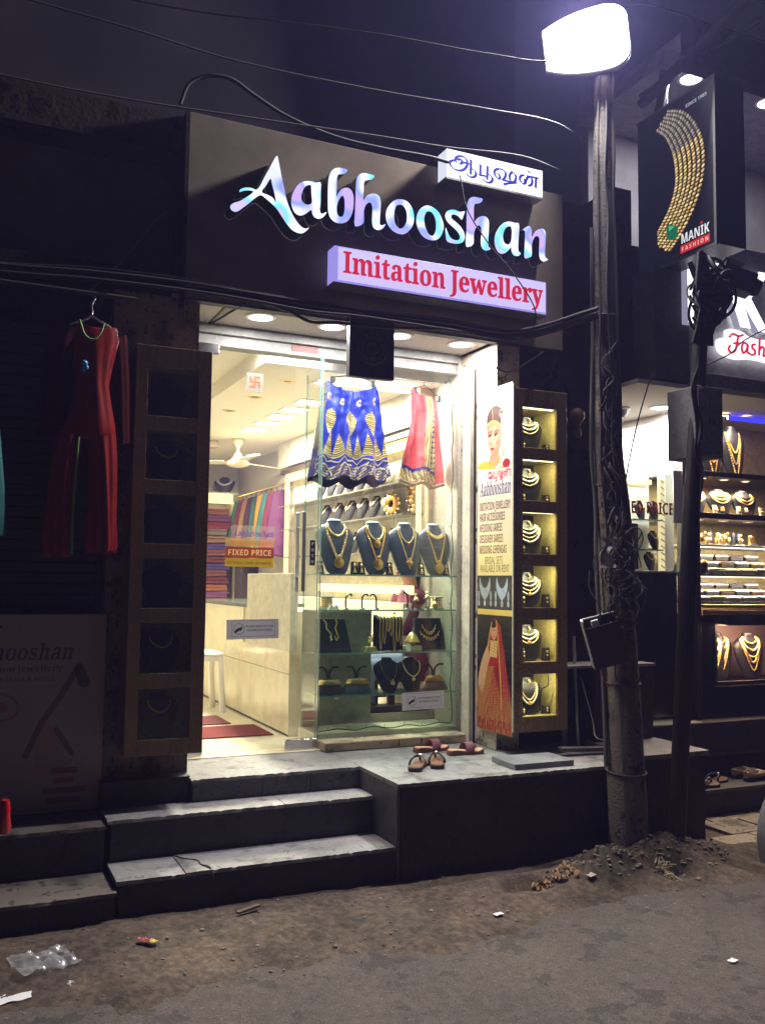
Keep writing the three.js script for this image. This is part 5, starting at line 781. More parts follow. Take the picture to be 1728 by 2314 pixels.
const sagged = (g, s) => { const p = g.attributes.position; for (let i = 0; i < p.count; i++) { const x = p.getX(i), z = p.getZ(i); p.setY(i, p.getY(i) + 0.008 * Math.sin(x * 14 + s) * Math.cos(z * 9 + s) - 0.03 * Math.pow(Math.abs(x) / 0.2, 3)); } g.computeVertexNormals(); return g; };
{ // shelving and stacked cloth against the back wall
  const t = thing('back_shelf', 'warm lit shelf unit against the back wall of the shop', 'shelf unit'); part('upright', [B(2.2, 2.23, 0.546, 2.5, -5.49, -5.1), B(2.95, 2.98, 0.546, 2.5, -5.49, -5.1)], mat.cream, t); part('cove_strip', B(2.2, 2.98, 2.5, 2.6, -5.3, -5.27), mat.cove, t); part('cove_strip', B(2.99, 3.03, 1.25, 2.5, -5.45, -5.4), mat.cove, t); part('top_board', B(2.18, 3.0, 2.6, 2.62, -5.49, -5.1), mat.cream, t); part('back_board', B(2.23, 2.95, 0.546, 2.5, -5.49, -5.47), mat.wallCream, t);
  areaLight('back_cove_light', [2.6, 2.55, -5.25], [2.5, 2.0, -4], 0.7, 0.08, [1, 0.74, 0.36], 14);
  const nb = thing('shelf_bust', 'dark bust with silver scarf on top of the back wall shelf', 'display bust', [2.88, 2.62, -5.3], -0.3); nb.scale.set(0.9, 0.55, 0.9); part('body', bustGeo, mat.bustDark, nb); part('scarf', beads(hang(0.3, 0.12, 0.09, 20, 0.01), 0.022), mat.silver, nb);
  const cols = [[[0.3, 0.09, 0.05], 'rust'], [[0.25, 0.08, 0.2], 'violet'], [[0.45, 0.25, 0.12], 'tan'], [[0.2, 0.03, 0.03], 'dark red'], [[0.4, 0.04, 0.03], 'red'], [[0.1, 0.06, 0.25], 'blue violet'], [[0.45, 0.14, 0.05], 'orange'], [[0.35, 0.28, 0.18], 'beige']];
  const ORD = ['first', 'second', 'third', 'fourth', 'fifth', 'sixth', 'seventh', 'eighth', 'ninth', 'tenth', 'eleventh', 'twelfth', 'thirteenth', 'fourteenth', 'fifteenth', 'sixteenth', 'seventeenth', 'eighteenth'];
  for (let i = 0; i < 18; i++) { const y = 1.0 + i * 0.081, [c, n] = cols[(i * 5 + (i > 9 ? 1 : 0)) % 8], gname = 'folded cloths in the stack on the back wall'; const s = thing('folded_cloth', n + ' folded cloth, ' + ORD[i] + ' from the bottom of the stack on the back wall', 'folded cloth', [2.72 + rr(-0.02, 0.02), y, -5.18], rr(-0.06, 0.06), gname); part('cloth', (() => { const w = rr(0.26, 0.4); return [0, 1].map((k) => sagged(new RoundedBoxGeometry(w * rr(0.92, 1), k ? 0.034 : 0.044, 0.3, 4, 0.016), rr(0, 9)).translate(rr(-0.012, 0.012), k * 0.037, rr(-0.01, 0.01))); })(), M(c, 0.7, tx(tWeave, 3)), s); }
}
{ // a seated person behind the window shelves, seen in pieces between them
  const j = { hipL: [2.86, 1.0, -0.92], hipR: [3.0, 1.0, -0.92], chest: [2.93, 1.36, -0.95], neck: [2.93, 1.56, -0.95], head: [2.93, 1.70, -0.93], shL: [2.78, 1.48, -0.95], shR: [3.02, 1.48, -0.95], elL: [2.73, 1.26, -0.85], elR: [3.03, 1.24, -0.84], haL: [2.82, 1.16, -0.66], haR: [2.98, 1.15, -0.68], knL: [2.76, 0.98, -0.56], knR: [2.98, 0.98, -0.56], anL: [2.74, 0.62, -0.6], anR: [2.98, 0.62, -0.6], toL: [2.74, 0.575, -0.48], toR: [2.98, 0.575, -0.48] };
  const body = [['hipL', 'hipR', 0.105, 0.105], ['hipL', 'chest', 0.1, 0.1], ['hipR', 'chest', 0.1, 0.1], ['chest', 'neck', 0.11, 0.05], ['shL', 'shR', 0.052, 0.052], ['neck', 'head', 0.05, 0.055], ['shL', 'elL', 0.046, 0.038], ['elL', 'haL', 0.037, 0.026], ['shR', 'elR', 0.046, 0.038], ['elR', 'haR', 0.037, 0.026], ['hipL', 'knL', 0.085, 0.06], ['hipR', 'knR', 0.085, 0.06], ['knL', 'anL', 0.056, 0.036], ['knR', 'anR', 0.056, 0.036], ['anL', 'toL', 0.036, 0.026], ['anR', 'toR', 0.036, 0.026], ['head', 'head', 0.088, 0.088]];
  const fingers = []; for (const [h, s] of [['haL', 1], ['haR', -1]]) { const p = j[h]; fingers.push([p, [p[0] + 0.02 * s, p[1] - 0.02, p[2] + 0.06], 0.026, 0.022]); for (let k = 0; k < 4; k++) { const x = p[0] + 0.02 * s + (k - 1.5) * 0.016; fingers.push([[x, p[1] - 0.02, p[2] + 0.06], [x, p[1] - 0.035, p[2] + 0.1 - Math.abs(k - 1.4) * 0.008], 0.008, 0.008], [[x, p[1] - 0.035, p[2] + 0.1 - Math.abs(k - 1.4) * 0.008], [x, p[1] - 0.06, p[2] + 0.105], 0.008, 0.007]); } fingers.push([[p[0] + 0.02 * s, p[1] - 0.01, p[2] + 0.03], [p[0] + 0.055 * s, p[1] - 0.015, p[2] + 0.065], 0.01, 0.009]); }
  const skin = (bones, grow, res, k = 0.035) => {
    const lo = [1e9, 1e9, 1e9], hi = [-1e9, -1e9, -1e9]; bones.forEach(([a, b, ra, rb]) => { [[a, ra], [b, rb]].forEach(([p, r]) => p.forEach((v, i) => { lo[i] = Math.min(lo[i], v - r - grow - 0.03); hi[i] = Math.max(hi[i], v + r + grow + 0.03); })); });
    const c = lo.map((v, i) => (v + hi[i]) / 2), half = Math.max(...lo.map((v, i) => (hi[i] - v) / 2)), mc = new MarchingCubes(res, mat.skin, false, false, 200000); mc.isolation = 0;
    for (let z = 0; z < res; z++) for (let y = 0; y < res; y++) for (let x = 0; x < res; x++) {
      const p = [x, y, z].map((v, i) => c[i] + ((v - res / 2) / (res / 2)) * half); let d = 1e3;
      for (const [a, b, ra, rb] of bones) { const ab = b.map((v, i) => v - a[i]), ap = p.map((v, i) => v - a[i]), l = ab[0] ** 2 + ab[1] ** 2 + ab[2] ** 2, t = l ? Math.min(1, Math.max(0, (ap[0] * ab[0] + ap[1] * ab[1] + ap[2] * ab[2]) / l)) : 0; const e = Math.hypot(ap[0] - ab[0] * t, ap[1] - ab[1] * t, ap[2] - ab[2] * t) - (ra + (rb - ra) * t) - grow, h = Math.max(k - Math.abs(d - e), 0) / k; d = Math.min(d, e) - h * h * k * 0.25; }
      mc.field[x + y * res + z * res * res] = -d;
    }
    mc.update(); const n = mc.count, g = new THREE.BufferGeometry(); g.setAttribute('position', new THREE.BufferAttribute(mc.positionArray.slice(0, n * 3).map((v, i) => v * half + c[i % 3]), 3)); const h = mergeVertices(g, 1e-4); h.computeVertexNormals(); return h;
  };
  const bones = (names) => body.filter(([a, b]) => names.some(([p, q]) => p === a && q === b)).map(([a, b, r, s]) => [j[a], j[b], r, s]);
  const t = thing('person', 'person in maroon top and blue jeans seated sideways behind the window shelves', 'person', [2.08, 0, -3.49], -PI / 2);
  part('body', skin([...body.map(([a, b, r, s]) => [j[a], j[b], r, s]), ...fingers], 0, 110, 0.03), mat.skin, t);
  part('top', skin(bones([['hipL', 'hipR'], ['hipL', 'chest'], ['hipR', 'chest'], ['chest', 'neck'], ['shL', 'shR'], ['shL', 'elL'], ['shR', 'elR']]).map(([a, b, r, s], i) => (i === 3 ? [a, [2.93, 1.5, -0.95], r, 0.06] : [a, b, r, s])), 0.014, 60), M([0.17, 0.012, 0.045], 0.75, tx(tWeave, 4)), t, 'maroon top');
  part('jeans', skin(bones([['hipL', 'hipR'], ['hipL', 'knL'], ['hipR', 'knR'], ['knL', 'anL'], ['knR', 'anR']]), 0.017, 60), M([0.3, 0.42, 0.62], 0.8, tx(tWeave, 6)), t, 'pale blue jeans');
  part('hair', skin([[[2.93, 1.74, -0.95], [2.93, 1.72, -0.97], 0.094, 0.09], [[2.93, 1.66, -1.0], [2.93, 1.45, -1.06], 0.07, 0.05]], 0, 30), mat.hair, t);
  part('face', [ball(2.9, 1.715, -0.842, 0.009), ball(2.96, 1.715, -0.842, 0.009)], mat.black, t); part('nose', [ball(2.93, 1.69, -0.838, 0.013)], mat.skin, t); part('mouth', [ball(2.93, 1.658, -0.845, 0.016, 8, 5).scale(1, 1, 1)], M([0.3, 0.06, 0.06], 0.5), t);
  const st = thing('wooden_stool', 'dark wooden stool under the seated person behind the window', 'stool', [2.98, 0.546, -0.56]); part('seat', B(-0.2, 0.2, 0.34, 0.375, -0.17, 0.17, 0.006), mat.woodDark, st); for (const [a, b] of [[-1, -1], [-1, 1], [1, -1], [1, 1]]) part('leg', B(a * 0.17 - 0.022, a * 0.17 + 0.022, 0, 0.34, b * 0.14 - 0.022, b * 0.14 + 0.022, 0.003), mat.woodDark, st); part('stretcher', [B(-0.148, 0.148, 0.1, 0.14, 0.125, 0.155), B(-0.148, 0.148, 0.2, 0.24, -0.155, -0.125)], mat.woodDark, st);
  const bx = thing('wooden_bench', 'low dark wooden bench with crossed leg seen under the bottom window shelf', 'bench', [2.72, 0.546, -0.40]); part('top', B(-0.16, 0.3, 0.15, 0.185, -0.08, 0.06, 0.004), mat.woodDark, bx); part('leg', [B(-0.12, -0.05, 0, 0.15, -0.05, 0.03, 0.003), B(-0.0345, 0.0345, 0, 0.24, -0.02, 0.02).rotateZ(1.1).translate(0.1, 0.08, 0), B(0.2, 0.25, 0, 0.15, -0.05, 0.03, 0.003)], mat.woodDark, bx);
}
// ---------------------------------------------------------------- footwear on the platform
function soleGeo(L, w, h, heel) { // foot-shaped sole along x, toe at +x
  const o = [[-0.5, 0], [-0.47, 0.62], [-0.36, 0.8], [-0.12, 0.66], [0.1, 0.78], [0.3, 1], [0.42, 0.92], [0.49, 0.5], [0.5, 0], [0.47, -0.45], [0.38, -0.8], [0.25, -0.9], [0.02, -0.72], [-0.2, -0.7], [-0.38, -0.8], [-0.48, -0.55]].map(([x, z]) => V(x * L, z * w * 0.5, 0));
  const pts = new THREE.CatmullRomCurve3(o, true).getPoints(48).slice(0, -1).map((p) => [p.x, p.y]);
  const ring = (k, y) => pts.map(([x, z]) => [x * k, y(x), z * k]).reverse(), top = (x) => h + heel * sm(0.1 * L, -0.4 * L, x) + 0.01 * sm(0.3 * L, 0.5 * L, x);
  return loft([ring(0.965, () => 0), ring(1, (x) => 0.004), ring(1, (x) => top(x) - 0.004), ring(0.97, top)]);
}
function strapBand(x0, x1, r, h, thick, y0) { // a broad strap arching over the foot
  const pts = []; for (const [x, k] of [[x0, 1], [x0, 1 - thick / r], [x1, 1 - thick / r], [x1, 1]]) pts.push([x, k]);
  return loft(Array.from({ length: 19 }, (_, i) => { const a = (i / 18) * PI; return pts.map(([x, k]) => [x + 0.008 * Math.sin(a), y0 + h * k * Math.sin(a), r * k * Math.cos(a)]); }));
}
const tan = M([0.5, 0.27, 0.13], 0.6, tx(tPatch, 4)), tanDark = M([0.26, 0.11, 0.055], 0.55, tx(tPatch, 4)), edgeTan = M([0.2, 0.09, 0.04], 0.6);
function pinkSandal(label, at, turn) {
  const t = thing('sandal', label, 'sandal', at, turn, 'pink band sandals'); part('sole', soleGeo(0.25, 0.088, 0.018, 0.012), edgeTan, t); part('insole', soleGeo(0.236, 0.08, 0.004, 0.012).translate(0, 0.0165, 0), M([0.72, 0.42, 0.26], 0.6), t);
  part('strap', strapBand(-0.02, 0.04, 0.045, 0.055, 0.003, 0.018), M([0.36, 0.13, 0.15], 0.75, tx(tWeave, 8)), t); part('toe_loop', [new THREE.TorusGeometry(0.016, 0.005, 6, 18, PI).rotateY(PI / 2).translate(0.08, 0.02, -0.014), tube([[0.04, 0.06, 0], [0.07, 0.045, -0.006], [0.08, 0.037, -0.014]], 0.005)], M([0.33, 0.12, 0.14], 0.75), t); return t;
}
pinkSandal('pink band sandal farther back, nearest the window', [2.735, 0.541, 0.335], 0.12); pinkSandal('pink band sandal at the right, nearest the lit cabinet', [2.885, 0.541, 0.50], 0.03);
function thong(label, at, turn) {
  const t = thing('sandal', label, 'sandal', at, turn, 'brown thong sandals'); t.scale.setScalar(1.12); part('sole', soleGeo(0.25, 0.092, 0.014, 0.006), M([0.04, 0.025, 0.02], 0.6), t); part('insole', soleGeo(0.24, 0.086, 0.004, 0.006).translate(0, 0.013, 0), tanDark, t);
  part('strap', [tube([[-0.03, 0.016, 0.042], [-0.015, 0.038, 0.036], [0.03, 0.052, 0.015], [0.07, 0.042, -0.004], [0.085, 0.018, -0.006]], 0.0065, 24, 7), tube([[-0.03, 0.016, -0.042], [-0.015, 0.04, -0.036], [0.03, 0.052, -0.018], [0.07, 0.042, -0.004]], 0.0065, 24, 7)], M([0.02, 0.02, 0.022], 0.4), t); part('buckle', [ball(0.055, 0.05, 0.0, 0.011)], mat.silver, t); return t;
}
thong('brown thong sandal, left one of the front pair on the platform', [2.43, 0.541, 0.76], 0.92); thong('brown thong sandal, right one of the front pair on the platform', [2.565, 0.541, 0.725], 1.12);
// ---------------------------------------------------------------- left side: garments, poster, cables
{
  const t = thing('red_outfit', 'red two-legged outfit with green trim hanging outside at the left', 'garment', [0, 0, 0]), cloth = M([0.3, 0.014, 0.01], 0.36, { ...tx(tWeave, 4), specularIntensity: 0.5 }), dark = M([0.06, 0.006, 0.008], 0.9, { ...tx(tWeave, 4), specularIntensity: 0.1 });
  const ring = (y, cx, hw, d, ph, amp) => Array.from({ length: 64 }, (_, j) => { const a = (j / 64) * 2 * PI, f = 1 + amp * (Math.sin(a * 5 + ph) * 0.6 + Math.sin(a * 9 + ph * 1.7) * 0.5 + 0.5 * Math.pow(Math.abs(Math.sin(a * 4 + ph * 2.3)), 3)); return [cx + hw * Math.cos(a) * f, y + 0.008 * Math.sin(a * 3), 0.74 + d * Math.sin(a) * f]; });
  part('body', loft([[2.86, 0.585, 0.1, 0.02, 0, 0.02], [2.8, 0.58, 0.115, 0.035, 0.3, 0.04], [2.68, 0.575, 0.092, 0.04, 0.7, 0.07], [2.57, 0.575, 0.075, 0.04, 1.1, 0.08], [2.45, 0.575, 0.095, 0.045, 1.5, 0.08], [2.36, 0.566, 0.122, 0.05, 1.9, 0.07], [2.31, 0.56, 0.134, 0.05, 2.3, 0.05], [2.29, 0.556, 0.126, 0.04, 2.3, 0.05]].map((r) => ring(...r))), cloth, t);
  part('trouser_leg', loft([[2.31, 0.478, 0.062, 0.05, 0, 0.05], [2.2, 0.462, 0.06, 0.05, 0.3, 0.12], [2.05, 0.448, 0.058, 0.05, 0.6, 0.18], [1.9, 0.442, 0.058, 0.045, 1.2, 0.22], [1.76, 0.438, 0.066, 0.045, 1.7, 0.25], [1.70, 0.44, 0.058, 0.035, 1.8, 0.2]].map((r) => ring(...r))), cloth, t); part('trouser_leg', loft([[2.31, 0.626, 0.07, 0.05, 0.4, 0.05], [2.2, 0.634, 0.066, 0.05, 0.7, 0.12], [2.05, 0.64, 0.062, 0.05, 1.0, 0.18], [1.9, 0.642, 0.062, 0.046, 1.6, 0.22], [1.76, 0.64, 0.07, 0.046, 2.1, 0.22], [1.725, 0.64, 0.064, 0.04, 2.2, 0.18]].map((r) => ring(...r))), cloth, t);
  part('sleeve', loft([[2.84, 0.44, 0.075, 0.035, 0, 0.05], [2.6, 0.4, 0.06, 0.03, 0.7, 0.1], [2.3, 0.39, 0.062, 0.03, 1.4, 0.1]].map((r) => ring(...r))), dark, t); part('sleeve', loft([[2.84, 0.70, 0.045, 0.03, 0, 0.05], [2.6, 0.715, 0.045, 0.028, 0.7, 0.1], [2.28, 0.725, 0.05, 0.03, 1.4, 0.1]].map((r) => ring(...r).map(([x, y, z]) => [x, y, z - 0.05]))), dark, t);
  part('neck_trim', tube([[0.5, 2.88, 0.775], [0.53, 2.8, 0.79], [0.565, 2.785, 0.79], [0.6, 2.82, 0.785], [0.62, 2.88, 0.775]], 0.006, 30, 6), M([0.1, 0.22, 0.03], 0.6), t); part('side_piping', tube([[0.515, 2.29, 0.79], [0.503, 2.0, 0.787], [0.5, 1.85, 0.785], [0.503, 1.71, 0.782]], 0.007, 20, 6), M([0.13, 0.25, 0.05], 0.6), t); part('brooch', [ball(0.53, 2.66, 0.785, 0.018), ball(0.527, 2.63, 0.785, 0.014), ball(0.54, 2.64, 0.787, 0.012)], M([0.05, 0.25, 0.5], 0.3), t); part('hanger', [tube([[0.46, 2.86, 0.74], [0.56, 2.92, 0.74], [0.56, 2.98, 0.74], [0.575, 3.01, 0.74], [0.56, 3.03, 0.74]], 0.006), tube([[0.69, 2.85, 0.74], [0.56, 2.92, 0.74]], 0.006)], mat.silver, t);
  const u = thing('teal_outfit', 'teal garment hanging at the far left edge', 'garment'), teal = M([0.01, 0.19, 0.2], 0.65, tx(tWeave, 4)); part('cloth', loft([[2.86, 0.02, 0.1, 0.03, 0, 0.03], [2.6, 0.02, 0.09, 0.04, 0.6, 0.08], [2.3, 0.035, 0.11, 0.045, 1.2, 0.1], [2.0, 0.05, 0.125, 0.05, 1.8, 0.12], [1.79, 0.055, 0.13, 0.05, 2.2, 0.12]].map(([y, cx, hw, d, p, a]) => Array.from({ length: 32 }, (_, j) => { const q = (j / 32) * 2 * PI, f = 1 + a * Math.sin(q * 5 + p); return [cx + hw * Math.cos(q) * f, y, 0.8 + d * Math.sin(q) * f]; }))), teal, u); part('hanger', tube([[-0.06, 2.86, 0.8], [0.02, 2.93, 0.8], [0.02, 3.03, 0.8]], 0.006), mat.silver, u);
  const r = thing('hanging_rail', 'dark rail under the fascia carrying the outdoor garments', 'rail'); part('rail', bar([-1.5, 3.03, 0.75], [0.78, 3.03, 0.75], 0.012), mat.iron, r); part('bracket', [B(0.6, 0.63, 3.02, 3.05, 0.3, 0.76), B(-0.6, -0.57, 3.02, 3.05, 0.3, 0.76)], mat.iron, r);
}
{
  const map = canvasTex(768, 1024, (g, w, h) => {
    g.fillStyle = '#b5a592'; g.fillRect(0, 0, w, h); g.globalAlpha = 0.5; g.fillStyle = '#2a2422'; g.font = 'bold 34px sans-serif'; g.fillRect(60, 52, 210, 18); g.font = 'italic bold 116px serif'; g.fillText('Aabhooshan', 40, 236, 568); g.font = 'bold 46px serif'; g.fillText('Imitation Jewellery', 120, 296, 440); g.font = 'bold 30px serif'; g.fillText('WHOLESALE & RETAIL', 200, 346, 330);
    g.fillStyle = '#8e2b30'; g.globalAlpha = 0.35; g.beginPath(); g.ellipse(250, 470, 110, 70, 0.2, 0, 7); g.lineWidth = 12; g.strokeStyle = '#8e2b30'; g.stroke(); g.beginPath(); g.ellipse(250, 470, 60, 30, 0.2, 0, 7); g.fill(); g.globalAlpha = 0.5;
    g.strokeStyle = '#4a2a26'; g.lineWidth = 30; g.lineCap = 'round'; g.beginPath(); g.moveTo(640, 270); g.lineTo(560, 420); g.lineTo(470, 560); g.lineTo(400, 730); g.stroke(); g.lineWidth = 54; g.strokeStyle = '#241c22'; g.beginPath(); g.moveTo(640, 290); g.lineTo(668, 360); g.stroke(); g.fillStyle = '#b98a74'; g.beginPath(); g.moveTo(470, 570); g.lineTo(540, 590); g.lineTo(610, 800); g.lineTo(430, 820); g.fill(); g.lineWidth = 26; g.strokeStyle = '#5b2f33'; g.beginPath(); g.moveTo(540, 600); g.lineTo(620, 730); g.stroke();
    for (const [x, y] of [[110, 650], [180, 680], [120, 740]]) { g.fillStyle = '#5a3a35'; g.beginPath(); g.arc(x, y, 30, 0, 7); g.fill(); } g.fillStyle = '#7c1f22'; [[520, 800, 130], [535, 850, 100], [490, 900, 200], [500, 950, 170]].forEach(([x, y, q]) => g.fillRect(x, y, q, 30)); g.fillStyle = '#3a302b'; [[60, 770, 170], [60, 820, 100], [70, 900, 190], [70, 955, 190]].forEach(([x, y, q]) => g.fillRect(x, y, q, 16));
  });
  printed('wall_poster', 0.78, 1.0, 0.008, map, [0.335, 0.905, 0.47], 'large faded shop poster leaning at the lower left wall', 'poster', null, 0.8);
  const b = thing('roller_shutter', 'dark ribbed metal roller shutter behind the hanging garments', 'shutter'); for (let i = 0; i < 26; i++) part('slat', B(-3.2, 0.68, 1.45 + i * 0.058, 1.503 + i * 0.058, 0.305, 0.325, 0.008), M([0.045, 0.042, 0.04], 0.6, { metalness: 0.4 }), b);
  part('guide', B(0.68, 0.712, 1.42, 3.0, 0.302, 0.345), mat.iron, b);
}
function cable(name, label, pts, r, m = mat.wire, seg = 60) { return single(name, tube(pts, r, seg, 6), m, label, 'cable'); }
const J = (pts, a) => pts.map(([x, y, z]) => [x + rr(-a, a), y + rr(-a, a), z]);
cable('overhead_wire', 'thin lit overhead wire running left from the street lamp, the topmost', [[-2, 4.42, 0.85], [0.97, 4.59, 0.85], [1.55, 4.68, 0.85], [2.11, 4.76, 0.85], [2.81, 4.83, 0.85], [3.3, 4.92, 0.84], [3.6, 5.3, 0.66]], 0.0055, mat.wireGrey);
cable('overhead_wire', 'thin overhead wire second from the top above the fascia', [[-2, 4.5, 0.8], [0.68, 4.44, 0.8], [1.22, 4.41, 0.8], [2.13, 4.45, 0.8], [2.84, 4.51, 0.8], [3.42, 4.6, 0.7], [3.86, 4.66, 0.46]], 0.005, mat.wireGrey);
cable('overhead_wire', 'long thin wire crossing the fascia just above the letters', [[-2.2, 4.15, 0.72], [0.09, 4.08, 0.72], [0.7, 4.1, 0.72], [1.35, 4.15, 0.72], [2.17, 4.22, 0.72], [2.61, 4.25, 0.72], [3.15, 4.32, 0.7], [3.6, 4.4, 0.5]], 0.005, mat.wireGrey);
cable('overhead_wire', 'thin wire leaving the picture above and right of the lamp', [[3.75, 5.4, 0.66], [3.98, 5.48, 0.85], [4.32, 5.47, 0.9], [5.5, 5.5, 0.9]], 0.006, mat.wireGrey);
cable('thick_cable', 'thick black cable looping over the top left of the fascia', [[0.99, 4.17, 0.66], [1.04, 4.3, 0.66], [1.15, 4.37, 0.66], [1.27, 4.38, 0.66], [1.4, 4.32, 0.66], [1.6, 4.24, 0.66], [1.9, 4.185, 0.66], [2.2, 4.18, 0.66], [2.52, 4.195, 0.66], [2.66, 4.2, 0.64]], 0.011, mat.wire, 90);
[[0.016, 0, 0.58, 'thickest'], [0.011, 0.03, 0.6, 'upper slim'], [0.009, -0.02, 0.615, 'lower slim'], [0.007, 0.045, 0.59, 'topmost thin']].forEach(([r, dy, z, w], i) => cable('fascia_cable', 'black cable running along the fascia foot, the ' + w + ' one of the bundle', J([[-2.5, 3.1, z], [0.13, 3.13 + dy * (i % 2 ? 1 : 0.6), z], [0.56, 3.165 + dy, z], [1.09, 3.18 + dy, z], [1.42, 3.175 + dy * 0.7, z], [1.79, 3.165 + dy, z], [2.07, 3.17 + dy * 0.7, z], [2.66, 3.17 + dy, z], [3.2, 3.18 + dy, z], [3.48, 3.24 + dy, 1.05]], 0.006), r, mat.wire, 120));
cable('sagging_cable', 'slack black cable drooping below the soffit edge by the plaque', [[1.41, 3.17, 0.6], [1.65, 3.13, 0.6], [1.78, 3.085, 0.6], [1.95, 3.1, 0.6], [2.23, 3.11, 0.6], [2.65, 3.15, 0.6]], 0.009);
cable('soffit_lead', 'short lead crossing the soffit left of the first downlight', [[1.34, 3.158, 0.02], [1.36, 3.15, 0.2], [1.38, 3.15, 0.36], [1.41, 3.15, 0.55]], 0.007);
cable('sign_lead', 'thin slanting lead across the lettering down to the lower sign box', [[2.71, 4.1, 0.7], [2.76, 3.9, 0.7], [2.94, 3.68, 0.7], [3.1, 3.54, 0.7], [3.28, 3.32, 0.68], [3.3, 3.2, 0.6]], 0.004);
cable('wall_lead', 'thin slanting wire on the dark recessed fascia at the left', [[0.95, 3.6, 0.55], [0.87, 3.5, 0.55], [0.7, 3.25, 0.58], [0.57, 3.1, 0.58]], 0.004, mat.wireGrey);
cable('pilaster_lead', 'short grey lead looping over the pilaster top by the frame', [[3.1, 2.98, 0.5], [3.16, 2.96, 0.5], [3.22, 2.97, 0.5], [3.3, 3.02, 0.52], [3.4, 3.1, 0.6]], 0.006, mat.wireGrey);
// ---------------------------------------------------------------- the concrete pole, its tangle of wire, the box and the pipes
{
  const t = thing('utility_pole', 'weathered leaning concrete utility pole at the platform corner', 'utility pole'), P = [[3.53, -0.15, 1.23, 0.112], [3.54, 0.3, 1.225, 0.11], [3.585, 1.18, 1.11, 0.1], [3.62, 2.47, 0.945, 0.078], [3.69, 3.4, 0.85, 0.07], [3.767, 4.44, 0.74, 0.062], [3.87, 5.3, 0.63, 0.056]];
  const at = (y) => { for (let i = 1; i < P.length; i++) if (y <= P[i][1]) { const f = (y - P[i - 1][1]) / (P[i][1] - P[i - 1][1]); return P[i].map((v, k) => P[i - 1][k] + (v - P[i - 1][k]) * f); } return P.at(-1); };
  part('shaft', muv(loft(Array.from({ length: 60 }, (_, i) => { const [x, y, z, r] = at(-0.15 + i * 0.0924); return Array.from({ length: 26 }, (_, j) => { const a = (j / 26) * 2 * PI; return [x + r * Math.cos(-a) * (1 + 0.03 * Math.sin(a * 3 + y * 2) + 0.02 * (hash(i, j, 7) - 0.5)), y, z + r * Math.sin(-a) * (1 + 0.03 * Math.sin(a * 2 + y * 3))]; }); }))), mat.concrete, t);
  part('strap', [0.52, 1.02, 2.2, 3.3].map((y) => { const [x, , z, r] = at(y); return new THREE.TorusGeometry(r + 0.006, 0.006, 6, 30).rotateX(PI / 2 + 0.08).translate(x, y, z); }), mat.wireGrey, t);
  for (const [dx, dz, y0, y1, r] of [[-0.1, 0.05, 1.3, 5.0, 0.008], [0.06, 0.09, 1.4, 5.1, 0.012], [-0.03, 0.1, 1.6, 4.9, 0.008], [0.1, 0.02, 0.0, 3.2, 0.008], [-0.11, -0.02, 0.55, 3.9, 0.014]]) part('riser_cable', tube(Array.from({ length: 12 }, (_, i) => { const y = y0 + ((y1 - y0) * i) / 11, [x, , z, q] = at(y), k = (q + r) / 0.1 / 1.05; return [x + dx * k + rr(-0.012, 0.012), y, z + dz * k + rr(-0.006, 0.006)]; }), r, 70, 6), r > 0.015 ? mat.wire : mat.wireGrey, t);
  const curls = [], fine = [];
  const loop = (cx, cy, cz, R, r, sweep) => { const ax = V(rr(-1, 1), rr(-0.5, 0.5), rr(0.3, 1)).normalize(), q = new THREE.Quaternion().setFromUnitVectors(V(0, 0, 1), ax), e = rr(0.6, 1.5), a0 = rr(0, 6.28), pts = []; for (let i = 0; i <= 9; i++) { const a = a0 + (sweep * i) / 9, v = V(R * Math.cos(a), R * e * Math.sin(a), rr(-0.012, 0.012)).applyQuaternion(q); pts.push([cx + v.x, cy + v.y, cz + v.z]); } return tube(pts, r, 34, 5); };
  for (let k = 0; k < 64; k++) { const y0 = 1.32 + 0.62 * Math.pow(rnd(), 0.9), [x, , z, r] = at(y0); (k % 3 ? curls : fine).push(loop(x + rr(-0.14, 0.03), y0, z + r + rr(-0.02, 0.06), rr(0.03, 0.1), rr(0.0018, 0.0045), rr(1.5, 6.5))); }
  for (let k = 0; k < 34; k++) { const y0 = rr(1.7, 3.3), [x, , z, r] = at(y0), pts = []; for (let i = 0; i < 6; i++) { const yy = y0 - i * 0.09, [x2, , z2, r2] = at(yy), an = 1.57 + rr(-1.3, 1.3); pts.push([x2 + (r2 + 0.012) * Math.cos(an), yy, z2 + (r2 + 0.012) * Math.sin(an)]); } curls.push(tube(pts, rr(0.003, 0.009), 30, 5)); }
  const w = thing('wire_tangle', 'tangle of loose grey and black wire around the middle of the concrete pole', 'wire tangle'); part('loose_wire', curls, mat.wireGrey, w); part('loose_wire', fine, mat.wire, w); part('rag', [sheet((u, v) => [3.34 + u * 0.09 + 0.015 * Math.sin(v * 9), 1.86 - v * 0.17, 1.25 + 0.02 * Math.sin(u * 8 + v * 5)], 8, 12)], M([0.35, 0.34, 0.32], 0.9), w);
}
